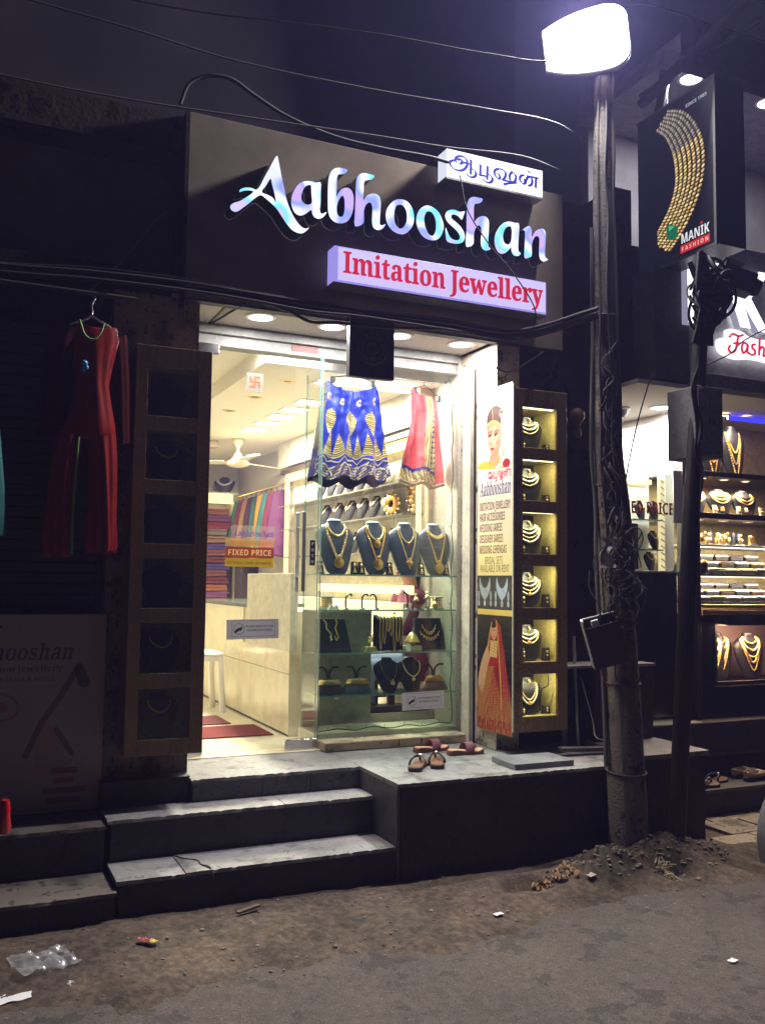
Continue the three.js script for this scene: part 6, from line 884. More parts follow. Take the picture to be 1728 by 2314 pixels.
{
  const t = thing('junction_box', 'open black junction box with pale side tied tilted to the pole', 'junction box', [3.405, 1.27, 1.2], -0.5); t.rotation.z = 0.32; t.rotation.x = 0.1;
  part('shell', [B(-0.1, 0.1, -0.14, 0.14, -0.05, -0.042), B(-0.1, 0.1, -0.14, 0.1, 0.042, 0.05), B(0.092, 0.1, -0.14, 0.12, -0.042, 0.042), B(-0.092, 0.092, -0.14, -0.132, -0.042, 0.042)], mat.black, t); for (let i = 0; i < 3; i++) part('side_plate', B(-0.106, -0.0995, -0.138 + i * 0.093, -0.05 + i * 0.093, -0.052, 0.052, 0.002), mat.meter, t); part('rim', [B(-0.1, 0.1, 0.14, 0.147, -0.052, -0.04), B(-0.106, -0.096, 0.14, 0.147, -0.04, 0.04)], mat.paper, t); part('lead', [tube([[0, 0.1, 0], [0.02, 0.2, -0.02], [0.0, 0.3, -0.06], [0.03, 0.4, -0.1]], 0.005), tube([[0.02, -0.13, 0.02], [0.0, -0.22, 0.02], [0.08, -0.3, 0.0], [0.16, -0.24, -0.02]], 0.004)], mat.wire, t); part('connector', [B(-0.05, -0.01, 0.1, 0.13, -0.02, 0.01)], mat.paper, t); part('red_lead', [tube([[-0.06, -0.13, 0], [-0.07, -0.2, 0.02], [-0.05, -0.26, 0.0]], 0.005)], mat.red, t);
}
single('conduit_pipe', [bar([3.63, 0.54, 0.5], [3.6, 2.45, 0.45], 0.016, 12)], mat.greyPaint, 'thin grey conduit pipe left of the pole, the taller one', 'pipe'); single('conduit_pipe', [bar([3.72, 0.54, 0.52], [3.7, 1.25, 0.5], 0.011, 12)], mat.steel, 'short slim steel pipe just left of the pole', 'pipe');
cable('loop_wire', 'thin wire looping low between the pipe and the pole', [[3.68, 1.0, 0.6], [3.62, 0.75, 0.8], [3.5, 0.68, 1.0], [3.5, 0.72, 1.2], [3.56, 0.95, 1.25], [3.6, 1.15, 1.22]], 0.004, mat.wireGrey);
single('fallen_plank', B(-0.16, 0.16, -0.012, 0.012, -0.03, 0.03, 0.004).rotateY(-0.1).rotateZ(-0.03).translate(3.56, 0.575, 0.78), M([0.2, 0.17, 0.14], 0.85, tx(tWood, 2)), 'short grey plank lying by the pole foot on the platform', 'plank');
single('round_gourd', [lathe([[0, -0.15], [0.02, -0.147], [0.034, -0.12], [0.024, -0.085], [0.016, -0.07], [0.03, -0.05], [0.055, -0.01], [0.05, 0.03], [0.02, 0.055], [0, 0.058]], 20).translate(3.793, 2.735, 0.42)], M([0.16, 0.1, 0.05], 0.7), 'brown round hanging ornament on the dark wall right of the cabinet', 'hanging ornament');
// ---------------------------------------------------------------- steel pole with meter box, lantern camera and wires
{
  const t = thing('steel_pole', 'black steel pole leaning right, in front of the neighbouring shop', 'steel pole'); part('shaft', [bar([3.83, -0.05, 1.28], [4.0, 2.2, 1.28], 0.05, 16), bar([4.0, 2.2, 1.28], [4.12, 3.62, 1.28], 0.045, 16)], mat.iron, t);
  const m = thing('meter_box', 'pale grey two-door meter box fixed to the black steel pole', 'meter box'); part('box', B(3.99, 4.20, 2.365, 2.80, 1.08, 1.33, 0.006), mat.meter, m); part('door', B(4.0, 4.09, 2.38, 2.785, 1.33, 1.338, 0.003), mat.meter, m); part('door', B(4.097, 4.192, 2.38, 2.785, 1.33, 1.338, 0.003), mat.meter, m); part('latch', [B(4.08, 4.088, 2.57, 2.6, 1.338, 1.346), B(4.11, 4.12, 2.57, 2.595, 1.338, 1.346)], mat.black, m);
  const w = thing('wire_cluster', 'black cluster of knotted cables at the top of the steel pole', 'wire cluster'), l = [];
  for (let k = 0; k < 46; k++) { const R = rr(0.035, 0.11), ax = V(rr(-0.8, 0.8), rr(-0.6, 0.6), rr(0.2, 1)).normalize(); l.push(new THREE.TorusGeometry(R, rr(0.005, 0.012), 6, 26, rr(2.5, 6.28)).rotateZ(rr(0, 6.28)).scale(1, rr(0.7, 1.5), 1).applyQuaternion(new THREE.Quaternion().setFromUnitVectors(V(0, 0, 1), ax)).translate(4.09 + rr(-0.06, 0.08), 3.36 + rr(-0.13, 0.13), 1.33 + rr(-0.03, 0.06))); }
  for (let k = 0; k < 14; k++) { const x = 4.06 + rr(-0.05, 0.07); l.push(tube([[x, 3.55 + rr(0, 0.08), 1.35], [x + rr(-0.04, 0.04), 3.4, 1.37], [x + rr(-0.06, 0.06), 3.25, 1.37], [x + rr(-0.02, 0.03) - 0.03, 3.05, 1.34]], rr(0.006, 0.014), 26, 6)); }
  part('loose_wire', l, mat.wire, w);
  part('drop_cable', Array.from({ length: 5 }, (_, k) => tube([[4.05 + k * 0.015, 3.2, 1.34], [3.98 + rr(-0.02, 0.03), 2.95, 1.36], [3.94 + rr(-0.02, 0.03), 2.75, 1.36], [3.96 + rr(-0.03, 0.03), 2.55, 1.37], [3.95 + rr(-0.02, 0.02), 2.38, 1.37], [4.0, 2.28, 1.36], [4.0, 2.1, 1.34]], rr(0.005, 0.009), 50, 6)), mat.wire, w);
  const f = thing('flood_lamp', 'dark switched-off flood lamp on an arm beside the wire cluster', 'flood lamp', [4.44, 3.54, 1.22], -0.5); f.rotation.z = -0.35; part('body', B(-0.09, 0.11, -0.07, 0.07, -0.07, 0.07, 0.012), mat.black, f); part('hood', B(-0.115, -0.0905, -0.085, 0.085, -0.085, 0.085, 0.006), mat.iron, f); part('rear_cap', lathe([[0, 0.05], [0.05, 0.045], [0.06, 0], [0, 0]], 18).rotateZ(-PI / 2).translate(0.11, 0, 0), mat.iron, f); part('arm', [tube([[-0.02, -0.07, 0], [-0.1, -0.12, 0.02], [-0.22, -0.1, 0.03], [-0.32, 0.0, 0.05]], 0.018)], mat.iron, f); part('visor', B(-0.13, 0.0, 0.085, 0.093, -0.085, 0.085), M([0.25, 0.2, 0.16], 0.6), f);
  cable('guy_wire', 'thin guy wire slanting from the steel pole towards the red script sign', [[4.13, 2.95, 1.28], [4.5, 3.1, 1.1], [4.9, 3.3, 0.85], [5.3, 3.5, 0.8]], 0.005, mat.wireGrey);
  cable('cross_wire', 'thin wire slanting down behind the steel pole across the neighbour entrance', [[3.95, 2.96, 1.0], [3.82, 2.6, 1.0], [3.68, 2.2, 1.05], [3.56, 1.9, 1.16]], 0.004); cable('cross_wire', 'thin wire crossing the other way beside the concrete pole', [[3.52, 2.4, 1.16], [3.62, 2.2, 1.1], [3.72, 2.0, 1.05], [3.8, 1.7, 1.05]], 0.003);
}
// ---------------------------------------------------------------- the neighbouring shop to the right
const nb = thing('neighbour_shop', 'bright neighbouring jewellery shop with white lit letter board, right of the poles', 'building');
const board = M([0.5, 0.49, 0.53], 0.35, tx(tFine, 1));
part('letter_board', B(4.56, 8, 3.08, 4.05, 0.60, 0.66, 0.003), board, nb); part('board_edge', B(4.25, 4.558, 3.0, 3.78, 0.45, 0.68, 0.004), M([0.13, 0.13, 0.13], 0.6, tx(tFine, 1.5)), nb, 'plain grey end panel of the letter board'); part('board_foot', B(4.56, 8, 2.98, 3.0785, 0.3, 0.7, 0.004), mat.aluminium, nb);
part('canopy_side', B(4.1, 4.249, 2.98, 4.4, -0.6, 0.45), mat.darkWall, nb); part('canopy_slab', B(4.25, 8, 3.1, 4.0, -0.1, 0.45), mat.darkWall, nb);
part('soffit_board', B(4.1, 8, 2.95, 2.98, -2.6, 0.68), mat.ceiling, nb);
part('upper_wall', B(4.45, 9, 4.05, 6.5, -0.4, -0.3), M([0.6, 0.57, 0.58], 0.85, tx(tPatch, 0.6)), nb, 'pale upper wall'); part('balcony_slab', B(4.35, 9, 5.25, 5.38, -0.3, 0.85, 0.004), M([0.5, 0.47, 0.5], 0.8, tx(tFine, 0.7)), nb); part('balcony_beam', B(4.35, 9, 5.1, 5.42, 0.85, 0.97, 0.005), mat.darkWall, nb);
part('bracket_beam', [bar([4.3, 5.02, 0.5], [4.5, 5.42, 1.35], 0.04, 10), bar([4.34, 5.12, 0.45], [4.62, 5.3, 1.3], 0.02, 8), bar([4.36, 4.85, 0.6], [4.45, 5.25, 0.6], 0.035, 8)], mat.iron, nb);
part('party_wall', B(4.0, 4.12, 0, 3.0, -2.5, 0.1), M([0.2, 0.18, 0.16], 0.9, tx(tDirty, 0.6)), nb); part('back_wall', B(4.1, 8, 0.3, 3.0, -2.6, -2.5), mat.wallCream, nb);
part('floor_slab', B(4.1, 8, 0.3, 0.6, -2.6, 0.36, 0.004), mat.granite, nb); part('far_wall', B(6.6, 6.7, 0.3, 3.0, -2.5, 0.3), mat.wallCream, nb);
part('side_wall', B(5.02, 5.08, 2.44, 2.95, -1.6, 0.1), mat.wallCream, nb);
part('lit_wall_panel', B(4.985, 5.019, 2.50, 2.885, -0.58, -0.25, 0.002), M([0.86, 0.86, 0.86], 0.12, { clearcoat: 0.5 }), nb); part('lit_wall_panel', B(4.985, 5.019, 2.50, 2.885, -0.245, 0.09, 0.002), M([0.86, 0.86, 0.86], 0.12, { clearcoat: 0.5 }), nb);
part('panel_ledge', B(4.95, 5.02, 2.44, 2.495, -0.8, 0.1, 0.003), mat.wallCream, nb);
part('entrance_pane', B(4.14, 4.99, 0.62, 2.44, 0.13, 0.142), mat.glass, nb); part('entrance_frame', [B(4.955, 5.01, 0.6, 2.94, 0.1, 0.17, 0.003)], mat.aluminium, nb); part('white_board', B(4.875, 4.99, 2.06, 2.46, 0.145, 0.16, 0.003), mat.white, nb);
letters(nb, sans, 'FIXED PRICE', 4.33, 2.12, 0.1425, 0.09, 0.56, 0.003, M([0.45, 0.02, 0.03], 0.4));
part('light_pillar', B(4.835, 4.872, 1.7, 2.395, 0.03, 0.06), glow([1, 0.78, 0.42], 1.1), nb, 'glowing spiral light column'); part('pillar_rib', Array.from({ length: 14 }, (_, i) => B(-0.022, 0.022, -0.004, 0.004, -0.002, 0.002).rotateZ(-0.5).translate(4.853, 1.73 + i * 0.05, 0.063)), M([0.4, 0.3, 0.18], 0.5), nb); part('white_pillar', B(4.873, 4.955, 1.7, 2.44, -0.02, 0.07, 0.004), mat.white, nb);
part('warm_cove', B(4.36, 4.83, 2.365, 2.40, -0.06, -0.03), mat.cove, nb); part('show_back', B(4.13, 4.835, 1.7, 2.44, -0.09, -0.07), mat.white, nb); for (const y of [2.085, 1.86]) part('show_shelf', B(4.55, 4.834, y - 0.01, y, -0.06, 0.09), mat.glassEdge, nb); part('dark_cupboard', B(4.36, 4.62, 1.7, 2.05, -0.06, 0.06, 0.004), mat.brownDark, nb);
areaLight('entrance_shelf_light', [4.5, 2.42, 0.05], [4.5, 1.6, 0.03], 0.6, 0.04, [1, 0.86, 0.6], 60);
part('white_ledge', B(4.5, 4.95, 1.685, 1.7, -0.1, 0.125, 0.002), mat.white, nb); part('dark_front', B(4.13, 4.95, 0.62, 1.684, -0.12, 0.1, 0.003), M([0.09, 0.06, 0.045], 0.25, tx(tWood, 1.2)), nb); part('cream_floor', B(4.2, 4.95, 0.6005, 0.605, 0.145, 0.35), mat.floorTile, nb);
// display window
part('window_header', B(5.06, 6.6, 2.43, 2.47, -0.35, 0.2, 0.003), mat.brownDark, nb); part('window_back', B(5.08, 6.6, 0.62, 2.95, -0.42, -0.38), M([0.7, 0.55, 0.26], 0.5, tx(tFine, 1)), nb); part('window_frame', B(5.03, 5.075, 0.6, 2.94, 0.1, 0.22, 0.003), mat.brownDark, nb);
for (const [y, m] of [[2.15, mat.brownDark], [1.906, mat.white], [1.682, mat.black], [1.47, mat.black]]) part('window_shelf', B(5.08, 6.6, y - (m === mat.brownDark ? 0.045 : 0.014), y, -0.38, 0.19, 0.002), m, nb);
for (const [y, z] of [[1.89, 0.15], [1.665, 0.15]]) { part('added_shelf_light', B(5.1, 6.5, y - 0.008, y - 0.001, z, z + 0.012), glow([1, 0.88, 0.7], 2.5), nb); areaLight('added_shelf_light', [5.75, y - 0.012, z], [5.75, y - 1, z - 0.5], 1.3, 0.02, [1, 0.86, 0.66], 150); }  // glowing strips and lights added to brighten the two lower shelf levels
part('gilt_moulding', B(5.09, 6.6, 1.425, 1.452, 0.19, 0.225, 0.01), M([0.5, 0.36, 0.16], 0.35, { metalness: 0.6 }), nb); part('gilt_moulding', B(5.11, 6.6, 1.372, 1.412, 0.19, 0.24, 0.012), M([0.5, 0.32, 0.12], 0.35, { metalness: 0.6 }), nb);
part('base_front', B(5.06, 6.6, 0.6, 0.83, -0.38, 0.21, 0.003), mat.blackGloss, nb); part('niche_side', B(5.08, 5.21, 0.83, 1.37, -0.38, 0.21, 0.003), mat.blackGloss, nb); part('niche_frame', [B(5.21, 5.235, 0.84, 1.33, 0.18, 0.215, 0.004), B(5.235, 6.6, 0.84, 0.87, 0.18, 0.215, 0.004), B(5.21, 6.6, 1.29, 1.37, 0.16, 0.21, 0.004)], mat.iron, nb); part('niche_back', B(5.22, 6.6, 0.84, 1.36, -0.36, -0.34), M([0.3, 0.2, 0.19], 0.6), nb);
part('blue_led', B(5.45, 6.6, 2.90, 2.93, 0.13, 0.15), glow([0.02, 0.02, 1], 3), nb); part('stair_riser', B(4.3, 8, 0, 0.36, 0.1, 0.36, 0.003), mat.granite, nb);
part('stair_tread', B(4.3, 8, 0.36, 0.385, 0.0, 0.37, 0.004), M([0.14, 0.135, 0.13], 0.6, tx(tStone, 1)), nb); part('stair_riser', B(4.31, 8, 0, 0.18, 0.3, 0.64, 0.003), mat.granite, nb); part('stair_tread', B(4.3, 8, 0.18, 0.205, 0.36, 0.66, 0.004), M([0.16, 0.155, 0.15], 0.6, tx(tStone, 1)), nb);
[[5.21, 'first'], [5.43, 'second'], [5.66, 'third']].forEach(([x, w], i) => { for (const [y, k, c, p] of [[2.43, 'upper', [1, 0.78, 0.5], 260], [2.105, 'lower', [1, 0.85, 0.66], 170], [2.94, 'top', [1, 0.8, 0.55], 240]]) downlight('cabinet_spot', 'small warm spot in the ' + k + ' row of the neighbour window, ' + w + ' from the left', x + (k === 'lower' ? -0.03 + i * 0.03 : 0.01), y - 0.002, k === 'top' ? 0.12 : 0.1, 0.03, c, p * 3, 'spots in the neighbour window', mat.warmLamp); });
downlight('entrance_downlight', 'large round downlight in the neighbour entrance ceiling', 4.83, 2.948, 0.09, 0.075, COOL, 420, undefined, mat.coolLamp); downlight('entrance_downlight', 'round downlight far inside the neighbour entrance', 4.5, 2.948, -0.55, 0.075, COOL, 520, undefined, mat.coolLamp);
areaLight('niche_glow', [5.6, 1.285, 0.14], [5.55, 1.0, -0.02], 0.7, 0.04, [1, 0.66, 0.42], 130);
{ const t = thing('dome_camera', 'small white dome camera on the neighbour entrance ceiling', 'camera', [4.58, 2.949, -0.06]); part('base', lathe([[0, 0], [0.06, 0], [0.055, -0.025], [0, -0.025]], 20), mat.white, t); part('dome', lathe([[0.048, -0.025], [0.042, -0.055], [0.02, -0.075], [0, -0.078]], 20), M([0.2, 0.2, 0.21], 0.1), t); }
for (const [x, y, w] of [[4.66, 2.085, 'upper left'], [4.79, 2.085, 'upper right'], [4.79, 1.86, 'middle'], [4.75, 1.7, 'lowest']]) { const b = thing('entrance_bust', 'dark necklace bust inside the neighbour entrance, the ' + w + ' one', 'display bust', [x, y, 0.02], 0.2, 'busts in the neighbour entrance'); b.scale.set(0.46, 0.4, 0.5); part('body', bustGeo, mat.bustDark, b); part('necklace_strand', beads(hang(0.31, 0.1, 0.075, 22, 0.006), 0.012), mat.gold, b); }
// letters of the board and the red script
{
  const t = thing('neighbour_letters', 'huge white glowing capital letters on the neighbour board', 'sign letters'), face = glow([1, 0.98, 1], 2.0), side = glow([0.5, 0.47, 0.66], 0.55), put = (pts) => { const m = new THREE.Mesh(extrude(shapeOf(pts), 0.06).translate(0, 0, 0.68), [face, side]); m.name = 'letter'; m.castShadow = true; t.add(m); };
  put([[4.49, 3.4], [4.545, 3.4], [4.545, 3.86], [4.49, 3.86]]); put([[4.64, 3.4], [4.70, 3.4], [4.79, 3.86], [4.73, 3.86]]);
  { const s = shapeOf([[4.855, 3.86], [4.95, 3.86], [4.985, 3.7], [5.0, 3.66], [5.16, 3.86], [5.26, 3.86], [5.08, 3.65], [5.25, 3.42], [5.15, 3.42], [5.02, 3.58], [5.075, 3.43], [4.975, 3.43], [4.855, 3.72]]); const m = new THREE.Mesh(extrude(s, 0.06).translate(0, 0, 0.68), [face, side]); m.name = 'letter'; t.add(m); }
  put([[5.36, 3.42], [5.45, 3.42], [5.45, 3.86], [5.36, 3.86]]);
  const s = thing('script_sign', 'red neon style script on a white glowing cloud-shaped board', 'sign'), cloud = new THREE.CatmullRomCurve3([[4.79, 3.24], [4.78, 3.32], [4.85, 3.345], [4.86, 3.4], [5.0, 3.4], [5.06, 3.375], [5.2, 3.365], [5.34, 3.4], [5.5, 3.385], [5.72, 3.36], [5.72, 3.22], [5.4, 3.2], [5.1, 3.215], [4.93, 3.2]].map((p) => V(p[0], p[1], 0)), true).getPoints(80).map((p) => [p.x, p.y]);
  part('cloud_board', [extrude(shapeOf(cloud), 0.03).translate(0, 0, 0.70)], glow([1, 0.96, 1], 1.5), s);
  const st = (pts) => tube(pts.map(([x, y]) => [x, y, 0.738]), 0.0085, pts.length * 8, 7), neon = M([0.5, 0.01, 0.04], 0.3, { emissive: C([0.75, 0.02, 0.08]), emissiveIntensity: 0.8 });
  part('letter', [st([[4.87, 3.345], [4.9, 3.37], [4.96, 3.362], [5.0, 3.375]]), st([[4.955, 3.365], [4.94, 3.31], [4.92, 3.25], [4.88, 3.235], [4.86, 3.26], [4.875, 3.285]]), st([[4.91, 3.305], [4.975, 3.312]])], neon, s); part('letter', st([[5.04, 3.31], [5.005, 3.32], [4.985, 3.28], [5.0, 3.245], [5.03, 3.27], [5.045, 3.31], [5.04, 3.255], [5.065, 3.245]]), neon, s); part('letter', st([[5.115, 3.32], [5.09, 3.315], [5.085, 3.295], [5.11, 3.275], [5.11, 3.25], [5.075, 3.24]]), neon, s); part('letter', [st([[5.16, 3.37], [5.155, 3.3], [5.15, 3.245]]), st([[5.152, 3.28], [5.18, 3.31], [5.2, 3.3], [5.195, 3.245], [5.22, 3.255]])], neon, s); part('letter', st([[5.25, 3.31], [5.245, 3.255], [5.275, 3.25]]), neon, s);
}
// projecting box sign with the necklace picture
{
  const map = canvasTex(512, 1024, (g, w, h) => {
    g.fillStyle = '#12121a'; g.fillRect(0, 0, w, h);
    const line = [[0.36, 0.075, 0.12], [0.52, 0.15, 0.16], [0.64, 0.27, 0.18], [0.7, 0.4, 0.19], [0.695, 0.55, 0.185], [0.6, 0.69, 0.18], [0.45, 0.8, 0.18], [0.3, 0.88, 0.17]].map(([u, v, r]) => V(u * w, v * h, r * w)), path = new THREE.CatmullRomCurve3(line);
    for (let i = 0; i < 44; i++) for (let k = 0; k < 7; k++) { const t = (i + (k % 2) * 0.5) / 44, p = path.getPoint(t), q = path.getTangent(t), l = Math.hypot(q.x, q.y) || 1, off = ((k - 3) / 3) * p.z * 0.9, c = t < 0.34 ? ['#8f8672', '#6d6556', '#a89f8b'] : ['#e3bf62', '#b88a34', '#f4de98']; g.fillStyle = c[(i + k * 2) % 3]; const x = p.x - (q.y / l) * off, y = p.y + (q.x / l) * off; g.beginPath(); g.ellipse(x, y, 14.5, 10.5, Math.atan2(q.y, q.x) + 0.7, 0, 7); g.fill(); g.strokeStyle = '#2a1e0c'; g.lineWidth = 4; g.stroke(); g.fillStyle = t < 0.34 ? '#cfc7b4' : '#fff3c4'; g.beginPath(); g.ellipse(x - 3, y - 3, 4.5, 3, 0.7, 0, 7); g.fill(); }
    g.fillStyle = '#12121a'; g.fillRect(0, 0.6 * h, 0.27 * w, 0.4 * h); g.fillRect(0, 0, 0.27 * w, 0.6 * h);
    g.fillStyle = '#0c6a46'; g.beginPath(); g.moveTo(0.4 * w, 0.76 * h); g.quadraticCurveTo(0.6 * w, 0.79 * h, 0.52 * w, 0.87 * h); g.quadraticCurveTo(0.36 * w, 0.88 * h, 0.4 * w, 0.76 * h); g.fill(); g.fillStyle = '#49c58e'; g.beginPath(); g.moveTo(0.42 * w, 0.77 * h); g.lineTo(0.5 * w, 0.79 * h); g.lineTo(0.43 * w, 0.805 * h); g.fill();
    g.fillStyle = '#b9b9c2'; g.font = 'bold 30px sans-serif'; g.fillText('SINCE 1989', 0.66 * w, 0.085 * h, 0.27 * w); g.fillStyle = '#f0f0f2'; g.font = 'bold 84px sans-serif'; g.fillText('MANIK', 0.58 * w, 0.92 * h, 0.36 * w); g.fillStyle = '#c92a22'; g.beginPath(); g.arc(0.845 * w, 0.845 * h, 9, 0, 7); g.fill(); g.fillRect(0.575 * w, 0.93 * h, 0.37 * w, 0.05 * h); g.fillStyle = '#e7c9c4'; g.font = 'bold 36px sans-serif'; g.fillText('F A S H I O N', 0.59 * w, 0.968 * h, 0.34 * w);
  });
  const t = thing('projecting_sign', 'dark projecting box sign with a gold necklace picture and green stone', 'box sign');
  part('case', B(4.312, 4.56, 3.775, 4.895, 0.46, 1.20, 0.006), M([0.02, 0.02, 0.024], 0.4), t); part('frame', [B(4.302, 4.3115, 3.765, 3.785, 0.45, 1.20), B(4.302, 4.3115, 4.885, 4.903, 0.45, 1.20), B(4.302, 4.3115, 3.785, 4.885, 1.18, 1.20)], M([0.13, 0.13, 0.12], 0.6), t);
  const f = printed('picture_face', 0.72, 1.1, 0.006, map, [4.3075, 4.335, 0.82], null, null, t, 0.3); f.rotation.y = -PI / 2; f.material = [M([0.1, 0.1, 0.1], 0.5), M([0.1, 0.1, 0.1], 0.5), M([0.1, 0.1, 0.1], 0.5), M([0.1, 0.1, 0.1], 0.5), M([0.22, 0.22, 0.22], 0.35, { map, emissive: C([1, 1, 1]), emissiveMap: map, emissiveIntensity: 0.95 }), M([0.1, 0.1, 0.1], 0.5)];
  part('hanger_bar', [bar([4.42, 4.89, 0.6], [4.42, 5.26, 0.6], 0.03, 8)], mat.iron, t);
}
[[4.66, 0.62, 'the one just above the projecting sign'], [5.42, 0.62, 'the one cut by the picture edge']].forEach(([x, z, w]) => { downlight('balcony_light', 'round white light under the neighbour balcony, ' + w, x, 5.248, z, 0.075, [0.95, 0.93, 1], 320, undefined, mat.coolLamp); });
// goods in the display window
{
  const gold2 = M([0.8, 0.5, 0.16], 0.3, { metalness: 1 });
  [[5.2, 'left', 0.85], [5.45, 'middle', 1], [5.71, 'right', 1]].forEach(([x, w, s], i) => { const b = thing('window_bust', 'dark necklace bust on the upper shelf of the neighbour window, ' + w, 'display bust', [x, 2.151, 0.02], -0.1, 'busts on the neighbour upper shelf'); b.scale.set(0.95 * s, 0.56, 0.9); part('body', bustGeo, mat.bustDark, b); part('neck_cap', neckCap, mat.bustDark, b); const n = thing('window_necklace', 'broad gold necklace on the ' + w + ' bust of the neighbour upper shelf', 'necklace', [x, 2.151, 0.02], -0.1); n.scale.copy(b.scale); for (let k = 0; k < 3; k++) part('row', beads(hang(0.315 - k * 0.012, 0.06 + k * 0.035, 0.065 + k * 0.013, 26, 0.007), 0.009), k % 2 ? mat.goldPale : gold2, n); });
  [[5.42, 'left'], [5.66, 'right']].forEach(([x, w]) => { const b = thing('window_bust', 'dark bust with long gold chains on the top level of the neighbour window, ' + w, 'display bust', [x, 2.47, -0.05], -0.1, 'busts on the neighbour top level'); b.scale.set(1, 1.15, 1); part('body', bustGeo, mat.bustDark, b); const n = thing('window_necklace', 'long gold chains on the ' + w + ' bust of the neighbour top level', 'necklace', [x, 2.47, -0.05], -0.1); n.scale.copy(b.scale); for (let k = 0; k < 3; k++) part('chain', beads(vee(0.31 - k * 0.01, 0.14 + k * 0.07, 0.07, 30), 0.007), gold2, n); });
  const ORDS = ['first', 'second', 'third', 'fourth', 'fifth', 'sixth', 'seventh', 'eighth', 'ninth', 'tenth', 'eleventh', 'twelfth'], kinds = [['gold bangle tower', () => Array.from({ length: 6 }, (_, i) => new THREE.TorusGeometry(0.02, 0.006, 6, 18).rotateX(PI / 2).translate(0, 0.012 + i * 0.013, 0)), gold2], ['gold earring stem', () => [bar([0, 0, 0], [0, 0.08, 0], 0.005, 6), ball(0, 0.085, 0, 0.012), ball(0, 0.045, 0.01, 0.016)], mat.goldPale], ['dark ring cone', () => [lathe([[0, 0.1], [0.008, 0.095], [0.022, 0], [0, 0]], 14), new THREE.TorusGeometry(0.014, 0.004, 6, 16).rotateX(PI / 2).translate(0, 0.05, 0)], mat.bustDark], ['gold bottle', () => [lathe([[0, 0], [0.02, 0], [0.022, 0.05], [0.01, 0.06], [0.009, 0.085], [0, 0.086]], 16)], gold2]];
  for (let i = 0; i < 12; i++) { const [n, f, m] = kinds[(i * 3 + (i >> 2)) % 4]; const t = thing('shelf_trinket', n + ' on the second neighbour window shelf, ' + ORDS[i] + ' from the left', 'trinket', [5.13 + i * 0.058, 1.906, 0.08 + 0.03 * Math.sin(i * 2)], 0, 'trinkets on the neighbour second shelf'); part('body', f(), m, t); part('price_tag', B(-0.014, 0.014, 0.0, 0.016, 0.026, 0.029), mat.paper, t); }
  const ords = ['leftmost', 'second from the left', 'third from the left', 'fourth from the left', 'fifth from the left', 'sixth from the left'];
  for (const [y, lev, h] of [[1.682, 'third', 0.05], [1.47, 'fourth', 0.045]]) for (let i = 0; i < 5; i++) for (let k = 0; k < 3; k++) { const t = thing('ring_box', ['lower', 'middle', 'upper'][k] + ' shallow ring box on the ' + lev + ' shelf of the neighbour window, ' + ords[i], 'jewellery box', [5.19 + i * 0.16, y + k * (h + 0.005), 0.08 - k * 0.06], 0, 'ring boxes in the neighbour window'); part('tray', [B(-0.065, 0.065, 0, h * 0.6, -0.04, 0.04, 0.004)], i % 2 ? mat.bustDark : mat.woodDark, t); part('lid_edge', [B(-0.066, 0.066, h * 0.6, h * 0.85, -0.041, -0.03, 0.002), B(-0.066, 0.066, h * 0.62, h * 0.85, 0.03, 0.041, 0.002)], [mat.cream, mat.bustDark, mat.white][(i + k * 2) % 3], t); part('ring', Array.from({ length: 12 }, (_, q) => ball(-0.052 + (q % 6) * 0.021, h * 0.78, 0.012 - 0.026 * (q > 5), rr(0.008, 0.013), 7, 5)), (i + k) % 4 ? gold2 : mat.silver, t); }
  for (let i = 0; i < 11; i++) { const [n, f, m] = kinds[(i * 5 + 1) % 4], t = thing('shelf_trinket', n + ' in the rear row, second neighbour window shelf, ' + ORDS[i] + ' from left', 'trinket', [5.15 + i * 0.06, 1.906, -0.06], 0, 'trinkets on the neighbour second shelf'); t.scale.setScalar(1.25); part('body', f(), m, t); }
  for (let i = 0; i < 6; i++) { const t = thing('earring_card', 'gold earring card between the busts of the neighbour upper shelf, ' + ORDS[i] + ' from the left', 'earring card', [5.13 + [0, 0.2, 0.27, 0.45, 0.52, 0.69][i], 2.151, 0.12], 0, 'earring cards on the neighbour upper shelf'); part('card', B(-0.022, 0.022, 0, 0.07, -0.003, 0.003).rotateX(-0.2), i % 2 ? mat.paper : mat.velvet, t); part('drop', [ball(-0.008, 0.05, 0.0, 0.008), ball(-0.008, 0.03, 0.004, 0.011), ball(0.009, 0.05, 0.0, 0.008), ball(0.009, 0.03, 0.004, 0.011)], gold2, t); }
  const bk = thing('bangle_basket', 'round basket of gold bangles at the left of the neighbour third shelf', 'basket', [5.16, 1.682, 0.12]); part('basket', lathe([[0, 0], [0.05, 0], [0.065, 0.08], [0.06, 0.085], [0.05, 0.01], [0, 0.01]], 22), mat.brownDark, bk); part('bangle', Array.from({ length: 8 }, (_, i) => new THREE.TorusGeometry(0.03, 0.005, 6, 18).rotateX(1.2 + 0.1 * i).rotateY(i).translate(0.02 * Math.sin(i * 2), 0.09, 0.02 * Math.cos(i * 3))), gold2, bk);
